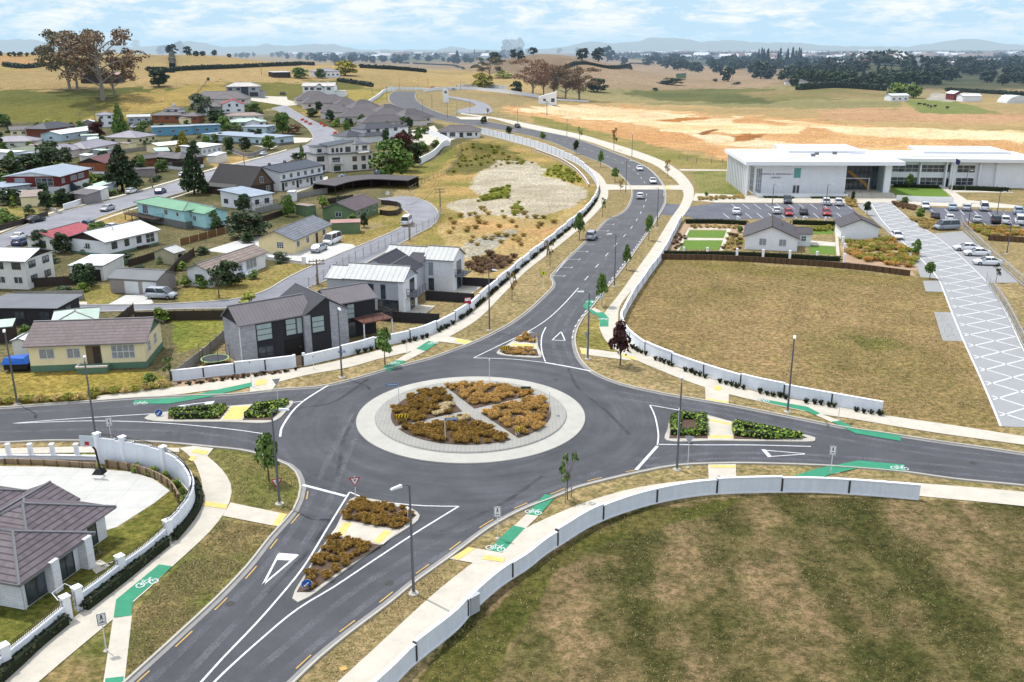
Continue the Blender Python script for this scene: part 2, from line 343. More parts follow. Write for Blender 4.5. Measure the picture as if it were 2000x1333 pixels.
# (outline seen in the photo, colour a, colour b, patch size in 1/m, edge roughness)
ZONES = [
 # far plain and hills
 ([(0, 90), (2000, 90), (2000, 175), (1300, 185), (1100, 200), (700, 150), (0, 130)], (170, 142, 112), (150, 128, 92), .008, 3),
 ([(1180, 92), (2100, 92), (2100, 136), (1180, 132)], (78, 90, 68), (98, 104, 80), .004, 3),
 ([(560, 92), (1000, 92), (990, 118), (800, 122), (560, 112)], (104, 112, 84), (132, 128, 98), .005, 3),
 ([(980, 96), (1110, 94), (1240, 116), (1180, 150), (1060, 160), (960, 142)], (166, 140, 116), (140, 120, 96), .012, 3),
 ([(700, 128), (940, 140), (1060, 168), (1070, 190), (900, 178), (700, 172), (640, 150)], (192, 162, 104), (170, 146, 92), .01, 3),
 ([(1640, 112), (1740, 110), (1810, 128), (1680, 140)], (160, 134, 104), (140, 122, 92), .01, 3),
 ([(1540, 122), (2200, 118), (2200, 172), (1900, 176), (1640, 170), (1540, 150)], (74, 84, 58), (100, 100, 70), .01, 4),
 # left hill
 ([(-200, 104), (330, 100), (640, 118), (720, 140), (560, 175), (330, 215), (-200, 215)], (186, 156, 102), (168, 144, 92), .01, 5),
 ([(-200, 106), (95, 108), (100, 128), (60, 142), (-200, 136)], (196, 146, 92), (170, 150, 88), .02, 5),
 ([(-300, 172), (120, 178), (250, 172), (330, 176), (420, 162), (640, 160), (690, 158), (740, 186), (600, 205), (400, 232), (200, 250), (-300, 262)], (98, 104, 40), (124, 120, 50), .02, 8),
 ([(260, 182), (420, 162), (470, 175), (400, 200), (260, 232), (160, 240)], (180, 152, 82), (160, 140, 66), .03, 9),
 ([(640, 178), (770, 172), (760, 194), (720, 204), (680, 196)], (196, 168, 84), (150, 140, 70), .03, 3),
 # suburb gardens
 ([(-300, 236), (260, 240), (420, 226), (700, 200), (760, 222), (940, 262), (880, 300), (780, 360), (760, 400), (640, 450), (480, 560), (330, 760), (-400, 790)], (128, 118, 84), (92, 94, 58), .09, 3),
 ([(-300, 720), (60, 728), (290, 722), (335, 745), (320, 772), (190, 782), (-300, 800)], (172, 150, 70), (146, 134, 56), .12, 2),
 ([(330, 610), (450, 618), (455, 660), (350, 690)], (120, 134, 50), (140, 140, 60), .2, 2),
 ([(0, 405), (70, 408), (76, 420), (0, 450)], (172, 152, 92), (140, 136, 66), .2, 1),
 ([(180, 425), (262, 408), (270, 438), (230, 450)], (190, 158, 96), (170, 146, 86), .2, 1),
 ([(400, 308), (480, 305), (490, 315), (420, 328)], (196, 160, 100), (180, 150, 90), .2, 1),
 ([(150, 560), (215, 555), (235, 580), (205, 597), (30, 592), (30, 580), (150, 578)], (160, 146, 82), (134, 130, 60), .2, 2),
 ([(360, 562), (520, 525), (600, 505), (690, 478), (700, 490), (560, 545), (510, 568), (440, 590), (345, 592)], (168, 148, 88), (146, 136, 66), .15, 2),
 ([(640, 470), (760, 440), (700, 428), (770, 405), (800, 425), (775, 448), (700, 480), (640, 500)], (176, 152, 92), (150, 138, 66), .15, 2),
 ([(740, 340), (850, 312), (900, 280), (950, 285), (930, 310), (870, 345), (800, 372), (745, 365)], (128, 130, 58), (160, 144, 76), .08, 4),
 ([(560, 208), (620, 205), (640, 222), (600, 228), (560, 216)], (124, 124, 60), (180, 150, 100), .1, 1),
 # building lot
 ([(940, 272), (1000, 282), (1060, 300), (1120, 330), (1160, 368), (1160, 395), (1090, 450), (1030, 508), (930, 575), (900, 540), (800, 480), (830, 440), (850, 420), (842, 395), (800, 380), (850, 340), (900, 290)], (196, 160, 96), (150, 140, 70), .07, 5),
 ([(900, 276), (965, 276), (1010, 300), (1040, 320), (980, 318), (920, 345), (870, 345)], (104, 104, 46), (150, 132, 72), .1, 6),
 ([(930, 340), (975, 316), (1035, 316), (1078, 335), (1105, 357), (1146, 369), (1150, 388), (1108, 406), (1060, 426), (1010, 442), (960, 442), (900, 424), (872, 402), (900, 390), (940, 384), (918, 368)], (208, 198, 182), (188, 176, 156), .08, 4),
 ([(955, 375), (995, 365), (992, 388), (925, 395)], (160, 156, 84), (130, 140, 60), .3, 4),
 ([(1060, 340), (1090, 320), (1130, 345), (1140, 362), (1100, 355)], (176, 164, 74), (150, 150, 60), .2, 4),
 ([(850, 440), (940, 420), (1080, 430), (1120, 400), (1155, 388), (1090, 452), (1030, 506), (960, 560), (905, 540), (880, 500)], (206, 160, 104), (190, 164, 106), .07, 6),
 ([(900, 478), (1000, 446), (1010, 452), (960, 490), (910, 510)], (172, 168, 160), (184, 172, 150), .2, 4),
 ([(905, 515), (960, 495), (1010, 500), (1000, 520), (940, 538)], (146, 116, 84), (120, 104, 60), .2, 5),
 # right: earthworks
 ([(960, 215), (1080, 190), (1140, 178), (1300, 175), (1500, 200), (2100, 190), (2300, 300), (2300, 330), (1440, 330), (1330, 328), (1180, 290), (1040, 240)], (196, 164, 112), (176, 152, 100), .02, 3),
 ([(978, 212), (1090, 206), (1180, 206), (1290, 214), (1420, 226), (1560, 232), (1700, 248), (1900, 258), (2200, 268), (2300, 300), (2300, 330), (1425, 330), (1380, 300), (1250, 280), (1120, 248), (1020, 226)], (232, 186, 130), (212, 156, 102), .025, 7),
 ([(985, 212), (1150, 206), (1300, 220), (1440, 232), (1420, 250), (1270, 246), (1180, 236), (1050, 222)], (250, 226, 190), (236, 200, 154), .03, 6),
 ([(1270, 246), (1420, 238), (1580, 248), (1560, 262), (1400, 262), (1290, 256)], (252, 232, 196), (240, 202, 150), .04, 5),
 ([(1330, 262), (1480, 270), (1640, 290), (1600, 296), (1430, 286)], (242, 214, 180), (226, 180, 130), .04, 5),
 ([(1480, 232), (1700, 250), (2200, 262), (2300, 286), (1900, 276), (1660, 262)], (250, 226, 186), (236, 196, 146), .03, 4),
 ([(1280, 236), (1330, 230), (1390, 229), (1380, 234), (1300, 240)], (200, 132, 62), (186, 120, 60), .1, 3),
 ([(1360, 262), (1400, 252), (1404, 256), (1372, 266)], (170, 110, 60), (150, 96, 52), .1, 2),
 ([(1430, 266), (1500, 262), (1480, 272), (1440, 276)], (196, 126, 60), (160, 104, 56), .1, 3),
 ([(1600, 212), (1720, 212), (2200, 216), (2200, 240), (1760, 240), (1600, 236)], (206, 160, 120), (190, 150, 108), .02, 4),
 # right: paddocks
 ([(1080, 176), (1300, 170), (1640, 168), (1760, 172), (1760, 212), (1560, 214), (1300, 205), (1100, 196)], (146, 140, 92), (168, 152, 102), .015, 5),
 ([(1200, 180), (1330, 172), (1500, 172), (1560, 190), (1500, 204), (1300, 198)], (96, 104, 56), (124, 122, 66), .02, 6),
 ([(1440, 182), (1560, 176), (1700, 168), (1740, 182), (1720, 192), (1500, 196)], (134, 128, 74), (160, 138, 92), .02, 6),
 ([(1760, 194), (1840, 192), (1960, 222), (1800, 224)], (130, 142, 72), (148, 148, 82), .02, 2),
 ([(1850, 190), (2200, 192), (2200, 222), (1960, 222)], (186, 160, 108), (176, 152, 100), .02, 3),
 ([(1820, 182), (1860, 184), (1860, 200), (1810, 196)], (190, 186, 180), (176, 170, 160), .05, 2),
 ([(1100, 120), (1260, 116), (1460, 140), (1560, 150), (1480, 172), (1260, 176), (1150, 170), (1120, 150)], (176, 148, 120), (160, 136, 104), .01, 4),
 # junction surroundings
 ([(1040, 240), (1180, 282), (1330, 328), (1440, 330), (1440, 320), (1340, 300), (1180, 260), (1040, 226)], (140, 138, 70), (168, 150, 90), .06, 4),
 ([(1350, 335), (1430, 333), (1450, 382), (1370, 386)], (124, 134, 66), (150, 146, 86), .15, 2),
 ([(1290, 505), (1720, 540), (1830, 545), (1960, 850), (1720, 812), (1460, 760), (1215, 690), (1200, 640)], FIELD, FIELD2, .07, 3),
 ([(1290, 505), (1400, 508), (1800, 545), (1700, 560), (1400, 530)], (138, 126, 64), (150, 128, 76), .12, 5),
 ([(1640, 655), (1760, 660), (1790, 685), (1700, 688)], (112, 112, 52), (140, 122, 66), .2, 8),
 ([(760, 1400), (880, 1240), (1000, 1130), (1150, 1030), (1280, 985), (1480, 965), (1790, 976), (2300, 1000), (2500, 1500)], (140, 119, 84), (76, 78, 36), .09, 3),
 ([(800, 1333), (900, 1240), (1000, 1150), (1150, 1045), (1280, 995), (1440, 975), (1400, 1000), (1200, 1060), (1100, 1120), (1000, 1240), (940, 1360)], (84, 90, 34), (106, 100, 50), .25, 14),
 ([(-200, 880), (560, 860), (590, 960), (560, 1030), (250, 1340), (-200, 1400)], (156, 136, 88), (116, 120, 58), .3, 2),
 ([(-200, 1100), (240, 1030), (330, 960), (370, 960), (330, 1050), (0, 1300), (-200, 1400)], (112, 120, 46), (134, 126, 58), .2, 1),
 ([(1240, 690), (1400, 745), (1380, 775), (1240, 755), (1150, 715)], DRY, DRY2, .15, 2),
 ([(1120, 640), (1170, 620), (1185, 665), (1210, 690), (1125, 680)], (166, 146, 84), (140, 134, 64), .2, 2),
]
def ground():
    ys = [8.0]
    while ys[-1] < 420: ys.append(ys[-1]+max(.55, ys[-1]*.0042))
    while ys[-1] < 16000: ys.append(ys[-1]*1.0046)
    us = np.concatenate([[-3, -2, -1.4, -1, -.8], np.arange(-.68, .6801, .0036), [.8, 1, 1.4, 2, 3]])
    ys = np.array(ys); U, Y = np.meshgrid(us, ys); X = U*Y; Z = H(X, Y)
    # photo position of every vertex, used to lay out the zones on the land
    c = np.stack([X, Y, Z-CAMH], -1) @ np.array(CM); PX = 1000+F*c[..., 0]/-c[..., 2]; PY = 666.5-F*c[..., 1]/-c[..., 2]
    col = np.zeros(X.shape+(3,)); n0 = fbm(X, Y, .05)[..., None]
    col[:] = np.array(DRY)*(n0)+np.array(DRY2)*(1-n0)
    dirt = np.zeros(X.shape)
    for k, (P, a, b, s, rg) in enumerate(ZONES):
        sx = 1/np.maximum(Y, 40)*60
        jx = PX+(fbm(X, Y, .11, k)-.5)*rg*5; jy = PY+(fbm(X, Y, .13, k+9)-.5)*rg*2.2
        xs = [p[0] for p in P]; yy = [p[1] for p in P]
        bb = (jx > min(xs)) & (jx < max(xs)) & (jy > min(yy)) & (jy < max(yy))
        idx = np.nonzero(bb)
        if not len(idx[0]): continue
        ins = inpoly(jx[idx], jy[idx], P); idx = (idx[0][ins], idx[1][ins])
        n = np.clip((fbm(X[idx], Y[idx], s, k+3)-.5)*2.4+.5, 0, 1)[:, None]
        col[idx] = np.array(a)*(1-n)+np.array(b)*n
        if P[0] == (760, 1400): n = np.clip((.5*fbm(X[idx], Y[idx]*.12, .30, 77)+.35*fbm(X[idx], Y[idx], .5, 78)+.06*np.sin(X[idx]*.95+fbm(X[idx], Y[idx], .08, 6)*5)-.44)*4.3+.5, 0, 1)[:, None]; col[idx] = np.array(a)*n+np.array(b)*(1-n)
        dirt[idx] = 1.0 if (a[0] > 195 and a[2] > 80 and 196 < a[0] and Y[idx].mean() > 150) else 0.0
    Z = Z+dirt*(fbm(X, Y*1.6, .045, 5)-.5)*2.4*sm(260, 330, Y)
    # cloud-free mottling
    col = col*.84+col.mean(-1, keepdims=True)*.16
    col *= (.9+.2*fbm(X, Y, .4, 40))[..., None]
    nr, nc = X.shape; me = bpy.data.meshes.new('ground')
    V = np.stack([X, Y, Z], -1).reshape(-1, 3); i = np.arange(nr*nc).reshape(nr, nc)
    q = np.stack([i[:-1, :-1], i[:-1, 1:], i[1:, 1:], i[1:, :-1]], -1).reshape(-1, 4)
    me.vertices.add(len(V)); me.vertices.foreach_set('co', V.astype(np.float32).ravel())
    me.loops.add(q.size); me.loops.foreach_set('vertex_index', q.ravel().astype(np.int32))
    me.polygons.add(len(q)); me.polygons.foreach_set('loop_start', np.arange(0, q.size, 4, dtype=np.int32))
    me.polygons.foreach_set('use_smooth', np.ones(len(q), bool)); me.update(calc_edges=True)
    L = np.clip(col/255, 0, 1); L = np.where(L < .0405, L/12.92, ((L+.055)/1.055)**2.4)*GAIN*.86
    at = me.color_attributes.new('land', 'FLOAT_COLOR', 'POINT'); at.data.foreach_set('color', np.concatenate([L, np.ones(X.shape+(1,))], -1).astype(np.float32).ravel())
    t = NT('land'); a = t.n.new('ShaderNodeVertexColor'); a.layer_name = 'land'; o = a.outputs[0]
    o = t.mul(o, t.noise(.9, 5, .7), .78, 1.22)
    mk = t.ramp(t.noise(1.5, 9, .78), [(.43, (0, 0, 0, 1)), (.57, (1, 1, 1, 1))]); o = t.mix(mk, t.mix(1.0, o, (.56, .60, .46, 1), 'MULTIPLY'), t.mix(1.0, o, (1.34, 1.24, 1.22, 1), 'MULTIPLY'))
    o = t.mul(o, t.noise(7.0, 6, .8, stretch=(.3, 1.1, 1, .08)), .70, 1.3, .5, .13)
    o = t.mul(o, t.noise(.16, 4, .65), .86, 1.14)
    o = t.mix(t.ramp(t.noise(.35, 5, .7), [(.5, (0, 0, 0, 1)), (.68, (.45, .45, .45, 1))]), o, t.mix(1.0, o, (.72, .98, .62, 1), 'MULTIPLY'))
    t.col(o); t.bump(t.noise(5.0, 3, .7), .6, .12); me.materials.append(t.done(.95, 0, .1))
    g = put('ground', me); g['kind'] = 'structure'
ground()
# ================================================================ surfaces
def asphalt(name, c, ringc=None):
    t = NT(name); base = t.n.new('ShaderNodeRGB'); base.outputs[0].default_value = c; o = base.outputs[0]
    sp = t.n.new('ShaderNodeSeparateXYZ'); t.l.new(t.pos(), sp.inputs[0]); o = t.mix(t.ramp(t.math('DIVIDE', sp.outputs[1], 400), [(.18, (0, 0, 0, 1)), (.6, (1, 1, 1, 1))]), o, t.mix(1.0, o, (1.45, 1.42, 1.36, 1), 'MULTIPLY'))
    o = t.mul(o, t.noise(.22, 4, .6), .80, 1.22); o = t.mul(o, t.noise(30, 2, .8), .8, 1.2); o = t.mul(o, t.noise(1.6, 4, .7), .93, 1.08)
    if ringc:
        v = t.n.new('ShaderNodeVectorMath'); v.operation = 'SUBTRACT'; t.l.new(t.pos(), v.inputs[0]); v.inputs[1].default_value = (ringc[0], ringc[1], 0)
        ln = t.n.new('ShaderNodeVectorMath'); ln.operation = 'LENGTH'; t.l.new(v.outputs[0], ln.inputs[0])
        s = t.n.new('ShaderNodeSeparateXYZ'); t.l.new(v.outputs[0], s.inputs[0]); an = t.math('ARCTAN2', s.outputs[1], s.outputs[0])
        cb = t.n.new('ShaderNodeCombineXYZ'); t.l.new(t.math('MULTIPLY', ln.outputs['Value'], .75), cb.inputs[0]); t.l.new(t.math('MULTIPLY', an, 1.1), cb.inputs[1])
        wear = t.noise(1.0, 3, .6, cb.outputs[0]); near = t.ramp(t.math('DIVIDE', ln.outputs['Value'], 40), [(.3, (1, 1, 1, 1)), (.62, (1, 1, 1, 1)), (.9, (0, 0, 0, 1))])
        o = t.mix(near, o, t.mul(o, wear, .82, 1.2, .5, .2))
    t.col(o); t.bump(t.noise(22, 2, .8), .3, .02); return t.done(.9, 0, .25)
C0 = G(920, 822); n_, f_ = G(920, 907), G(920, 737.5)
CX = (G(1143, 818).x+G(697, 818).x)/2; CY = (n_.y+f_.y)/2; R0 = (f_.y-n_.y)/2
RX = (G(1143, 815).x-G(697, 815).x)/2; R0 = (R0+RX)/2; print('roundabout', CX, CY, R0, RX)
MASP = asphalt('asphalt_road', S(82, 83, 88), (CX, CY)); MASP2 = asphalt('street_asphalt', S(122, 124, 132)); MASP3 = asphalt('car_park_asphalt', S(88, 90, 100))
def concrete(name, c, var=.12, joint=0, streak=0):
    t = NT(name); base = t.n.new('ShaderNodeRGB'); base.outputs[0].default_value = c; o = base.outputs[0]
    o = t.mul(o, t.noise(.5, 5, .7), 1-var, 1+var*.8); o = t.mul(o, t.noise(9, 3, .7), .93, 1.06)
    if streak: o = t.mul(o, t.noise(1.0, 4, .7, t.pos('Object'), (2.2, 2.2, .25)), 1-streak, 1.03, .5, .2)
    if joint:
        g = t.n.new('ShaderNodeTexBrick'); g.inputs['Scale'].default_value = 1; g.offset = 0; g.inputs['Brick Width'].default_value = joint; g.inputs['Row Height'].default_value = joint
        g.inputs['Mortar Size'].default_value = .03; g.inputs['Color1'].default_value = (1, 1, 1, 1); g.inputs['Color2'].default_value = (.95, .95, .95, 1); g.inputs['Mortar'].default_value = (.78, .78, .78, 1)
        t.l.new(t.pos(), g.inputs['Vector']); o = t.mix(1.0, o, g.outputs[0], 'MULTIPLY')
    t.col(o); return t.done(.9, 0, .2)
MPATH = concrete('path_concrete', S(204, 198, 184), .16); MKERB = concrete('kerb_concrete', S(190, 186, 176)); MCHAN = concrete('channel_concrete', S(150, 148, 146), .2)
MYARD = concrete('yard_concrete', S(206, 206, 201), .14, 3.0); MAPRON = concrete('apron_concrete', S(188, 186, 178), .12); MPAVE = concrete('grey_pavers', S(168, 167, 161), .1, .4)
MBARK = concrete('bark_mulch', S(96, 80, 68), .35); MPALEB = concrete('pale_mulch', S(176, 150, 124), .25)
MWHITE = M('road_paint', S(222, 224, 226), .7, .26, 2.2, fine=14); MGREEN = M('cycle_green', S(52, 142, 108), .7, .16, .8, fine=10); MYEL = M('tactile_yellow', S(222, 198, 118), .7, .12, 2, fine=12)
MDASH = M('kerb_dash_yellow', S(206, 170, 96), .7, .2, 2, fine=12)
# ---------------- main road outlines (kerb lines)
KA = [(150, 1425), (248, 1333), (302, 1284), (363, 1228), (423, 1172), (484, 1108), (529, 1051), (559, 1018), (574, 1000), (585, 975), (589, 954), (586, 938), (579, 923), (564, 910), (540, 900), (510, 889), (468, 880), (420, 875), (360, 869), (324, 866), (270, 863), (150, 862), (90, 862), (0, 866), (-250, 872)]
KB = [(-250, 803), (0, 798), (90, 791), (180, 785), (264, 779), (390, 774), (450, 772), (510, 766), (555, 761), (620, 757), (665, 748), (695, 740), (750, 724), (800, 711), (839, 701), (876, 688), (926, 669), (958, 654), (990, 637), (1020, 617), (1046, 595), (1066, 576), (1079, 562), (1080, 552), (1076, 543), (1085, 530), (1110, 504), (1141, 475), (1166, 450), (1186, 430), (1202, 423), (1214, 417), (1225, 406), (1233, 387), (1234, 374), (1226, 358), (1208, 340), (1180, 321), (1138, 305), (1100, 288), (1068, 275), (1012, 261), (938, 248), (880, 239), (826, 228), (792, 216), (765, 203), (759, 192), (763, 184), (776, 179)]
KC = [(814, 181), (811, 190), (821, 203), (846, 216), (873, 225), (930, 234), (990, 245), (1068, 259), (1110, 268), (1152, 281), (1194, 297), (1236, 314), (1264, 328), (1286, 348), (1298, 368), (1300, 387), (1298, 401), (1286, 423), (1272, 446), (1250, 477), (1222, 517), (1197, 549), (1174, 577), (1152, 605), (1138, 622), (1127, 642), (1122, 661), (1124, 681), (1132, 702), (1152, 724), (1175, 737), (1212, 751), (1280, 767), (1370, 783), (1424, 792), (1505, 808), (1595, 826), (1640, 835), (1730, 848), (1820, 862), (1955, 881), (2000, 888), (2300, 925)]
KD = [(2300, 985), (2000, 950), (1865, 937), (1766, 923), (1676, 915), (1595, 910), (1505, 907), (1437, 906), (1325, 910), (1257, 922), (1190, 937), (1122, 955), (1100, 965), (1014, 999), (953, 1033), (908, 1066), (872, 1093), (817, 1132), (757, 1181), (681, 1238), (621, 1287), (573, 1333), (480, 1425)]
ka, kb, kc, kd = (WS(k, 1.2) for k in (KA, KB, KC, KD))
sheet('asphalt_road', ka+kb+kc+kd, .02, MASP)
def kerb(P, side=1, closed=False, name='kerb'):
    """side=+1: land lies left of the line"""
    mb = MB(); s = side
    sweep(mb, P, [(0, .0), (0, .14), (.16*s, .15), (.16*s, 0)], closed)
    o = mb.build(name, MKERB); o['kind'] = 'structure'
    mb = MB(); Q = list(P)+([P[0]] if closed else []); strip(mb, offs(Q, 0), offs(Q, -.38*s), .032); o = mb.build('channel', MCHAN); o['kind'] = 'structure'
kerb(ka, 1); kerb(kb, 1); kerb(kc, 1); kerb(kd, 1)
# ---------------- suburban streets
def street(EA, EB, mat, name='street', k=True):
    A, B = WS(EA), WS(EB); n = int(max(plen(A), plen(B))/2); mb = MB(); A2, B2 = resample(A, n), resample(B, n); strip(mb, A2, B2, .02); mb.build(name, mat)['kind'] = 'structure'
    if k:
        for P, s in ((A, 1), (B, -1)):
            mb = MB(); sweep(mb, P, [(0, 0), (0, .13), (.28*s, .13), (.28*s, 0)]); mb.build('kerb', MKERB)['kind'] = 'structure'
street([(-250, 560), (0, 461), (112, 418), (232, 388), (330, 360), (420, 333), (500, 313), (560, 296), (600, 283), (612, 268), (600, 250), (580, 236), (562, 226), (530, 212)],
       [(-250, 590), (0, 485), (84, 462), (266, 401), (350, 378), (420, 354), (551, 320), (600, 298), (648, 280), (664, 266), (648, 252), (618, 240), (590, 226), (556, 206)], MASP2)
street([(60, 597), (205, 597), (300, 596), (400, 591), (462, 585), (512, 572), (568, 541), (652, 502), (708, 479), (778, 448), (802, 430), (792, 412), (764, 398), (740, 388)],
       [(60, 612), (252, 608), (360, 604), (456, 602), (534, 592), (602, 562), (680, 531), (736, 502), (806, 462), (845, 440), (855, 420), (838, 398), (805, 386), (780, 384)], MASP2)
ribbon('loop_road', [(887, 221), (950, 223), (958, 210), (936, 199), (900, 192), (872, 188)], [(900, 214), (925, 209), (928, 205), (918, 201), (891, 195), (868, 191)], .03, MASP2)
# footpaths of the old street
ribbon('footpath', [(0, 452), (112, 411), (232, 382), (330, 355), (420, 328), (500, 309), (560, 292)], [(0, 456), (112, 414.5), (232, 385), (330, 357.5), (420, 330.5), (500, 311), (560, 294)], .04, MPATH)
ribbon('footpath', [(84, 472), (266, 408), (350, 384), (420, 360), (551, 325), (640, 288)], [(84, 469), (266, 405.5), (350, 382), (420, 358), (551, 323), (636, 285.5)], .04, MPATH)
# ---------------- footpaths round the junction
ribbon('footpath', [(184, 776), (255, 765), (345, 757), (450, 742), (510, 731), (600, 718), (650, 708), (720, 690), (790, 672), (850, 650), (905, 622), (950, 588), (1012, 530), (1079, 476), (1124, 441), (1152, 414), (1169, 387), (1172, 370), (1160, 346), (1140, 326)],
       [(192, 783), (264, 777), (345, 772), (420, 762), (480, 759), (540, 748), (600, 733), (680, 719), (740, 702), (800, 688), (860, 667), (900, 646), (934, 624), (984, 574), (1026, 532), (1068, 499), (1102, 472), (1138, 442), (1169, 411), (1187, 386), (1184, 360), (1172, 342), (1150, 326)], .05, MPATH)
RL = [(900, 224), (956, 232), (1012, 247), (1096, 264), (1152, 278), (1208, 298), (1272, 320), (1303, 340), (1323, 357), (1335, 379), (1329, 400), (1309, 429), (1278, 479), (1236, 538), (1208, 577), (1188, 602), (1170, 630), (1172, 644), (1183, 666), (1208, 688), (1236, 702), (1272, 717), (1320, 737), (1375, 757), (1424, 771), (1505, 790), (1595, 809), (1658, 818), (1775, 838), (1860, 851), (1955, 864), (2000, 870), (2300, 905)]
RR = [(900, 221.5), (956, 229), (1040, 244), (1124, 261), (1180, 276), (1236, 293), (1292, 314), (1326, 334), (1346, 354), (1355, 372), (1349, 401), (1331, 428), (1292, 490), (1250, 549), (1212, 597), (1207, 622), (1210, 640), (1224, 660), (1243, 680), (1265, 694), (1325, 719), (1415, 749), (1505, 773), (1617, 792), (1721, 811), (1865, 832), (2000, 853), (2300, 890)]
ribbon('footpath', RL, RR, .05, MPATH)
PSU = [(590, 1400), (660, 1333), (727, 1272), (802, 1202), (860, 1150), (923, 1101), (975, 1062), (1026, 1033), (1100, 999), (1167, 974), (1257, 951), (1370, 937), (1460, 932), (1541, 933), (1640, 936), (1795, 945), (2000, 962), (2300, 995)]
PSL = [(690, 1400), (760, 1328), (802, 1284), (893, 1212), (923, 1176), (981, 1129), (1029, 1098), (1065, 1070), (1100, 1049), (1158, 1013), (1257, 978), (1365, 957), (1482, 952), (1600, 954), (1725, 962), (1795, 970), (2000, 990), (2300, 1028)]
ribbon('footpath', PSU, PSL, .05, MPATH)
PWL = [(-80, 1400), (0, 1326), (76, 1266), (169, 1187), (285, 1096), (330, 1057), (372, 1018), (387, 988), (396, 958), (390, 928), (372, 892), (350, 876)]
PWR = [(0, 1400), (76, 1333), (151, 1269), (221, 1211), (290, 1152), (333, 1111), (405, 1045), (435, 1009), (447, 988), (453, 961), (450, 940), (432, 916), (405, 892), (380, 872)]
ribbon('footpath', PWL, PWR, .05, MPATH)
def pads(name, mat, off, polys):
    for i, P in enumerate(polys): sheet(name, W(P), off+i*.0004, mat)
ribbon('footpath', [(-250, 885), (0, 877), (190, 873), (350, 876)], [(-250, 897), (0, 888), (190, 885), (350, 884)], .048, MPATH)
pads('crossing_path', MPATH, .056, [
 [(450, 983), (435, 1009), (543, 1030), (562, 1006)], [(221, 1209), (258, 1204), (236, 1400), (192, 1400)], [(376, 872), (417, 877), (405, 892), (372, 892)],
 [(488, 758), (542, 748), (530, 765), (488, 768)], [(831, 687), (813, 682), (772, 705), (792, 707)], [(870, 657), (926, 668), (912, 675), (856, 668)],
 [(1132, 680), (1216, 691), (1236, 706), (1136, 693)], [(1377, 757), (1424, 766), (1423, 790), (1378, 781)], [(1383, 908), (1437, 908), (1438, 934), (1384, 938)],
 [(1028, 1006), (1052, 1009), (1026, 1034), (1003, 1029)], [(914, 1071), (953, 1076), (985, 1092), (935, 1103), (878, 1093)], [(1593, 812), (1602, 809), (1640, 823), (1624, 826)], [(1595, 917), (1620, 915), (1640, 925), (1610, 930)],
 [(1152, 606), (1170, 614), (1178, 611), (1160, 602)], [(1300, 363), (1335, 362), (1338, 372), (1300, 371)], [(1172, 360), (1234, 363), (1235, 371), (1178, 372)]])
pads('raised_crossing', MPATH, .06, [[(1228, 363), (1299, 363), (1301, 371), (1233, 371)], [(890, 229), (960, 229), (950, 235), (900, 234)]])
pads('cycle_ramp', MGREEN, .066, [
 [(311, 1104), (337, 1108), (260, 1175), (257, 1204), (222, 1208), (227, 1173)], [(206, 1327), (242, 1323), (240, 1345), (204, 1348)],
 [(258, 790), (264, 783), (357, 777), (492, 748), (492, 756), (410, 776), (330, 790)], [(171, 860), (178, 852), (192, 850), (192, 864)],
 [(813, 682), (837, 667), (855, 671), (831, 687)], [(750, 717), (772, 705), (792, 706), (784, 714), (761, 726), (747, 724)],
 [(1138, 600), (1147, 586), (1163, 588), (1152, 604), (1170, 614), (1160, 616)], [(1160, 612), (1178, 611), (1189, 622), (1188, 639), (1171, 639), (1170, 622)],
 [(1478, 779), (1577, 796), (1602, 809), (1593, 812), (1570, 803), (1487, 785)], [(1624, 825), (1640, 823), (1671, 838), (1759, 853), (1759, 863), (1671, 848)],
 [(1541, 934), (1595, 917), (1676, 901), (1766, 909), (1769, 922), (1685, 914), (1622, 928), (1600, 936)],
 [(1064, 967), (1086, 971), (1052, 1009), (1028, 1006)], [(1002, 1028), (1025, 1033), (981, 1081), (953, 1076)]])
pads('tactile_pad', MYEL, .072, [
 [(400, 981), (446, 987), (441, 996), (396, 989)], [(548, 1003), (560, 1006), (546, 1029), (532, 1027)], [(380, 878), (408, 883), (402, 890), (374, 886)], [(374, 892), (384, 893), (376, 903), (368, 899)],
 [(500, 745), (520, 741), (520, 752), (500, 755)], [(893, 662), (921, 668), (912, 674), (887, 668)], [(1132, 681), (1143, 683), (1146, 694), (1136, 692)], [(1213, 692), (1240, 699), (1244, 706), (1216, 698)],
 [(1378, 779), (1423, 786), (1423, 790), (1378, 783)], [(1398, 754), (1410, 757), (1406, 766), (1394, 762)], [(1386, 910), (1435, 911), (1436, 916), (1386, 915)],
 [(914, 1071), (929, 1073), (896, 1095), (882, 1092)], [(948, 1086), (986, 1092), (984, 1100), (940, 1094)], [(1300, 364), (1306, 364), (1308, 371), (1302, 371)]])
# kerb dashes
def shifted(P, d): return offs(P, d)
mb = MB(); line(mb, offs(ka[:int(len(ka)*.42)], -.6), .1, .036, 0, (1.5, 2.6)); line(mb, offs(kd[int(len(kd)*.50):], -.6), .1, .036, 0, (1.5, 2.6)); mb.build('kerb_dashes', MDASH)['kind'] = 'structure'
mb = MB(); line(mb, offs(WS([(1298, 401), (1286, 423), (1250, 477), (1197, 549), (1152, 605), (1127, 642), (1122, 665)], 1), -.3), .16, .155, 0, (1, 1.6)); line(mb, offs(WS([(1299, 385), (1298, 368), (1286, 348), (1264, 328), (1236, 314)], 1), .3), .2, .155, 0, (.8, .8)); mb.build('kerb_dashes', MWHITE)['kind'] = 'structure'
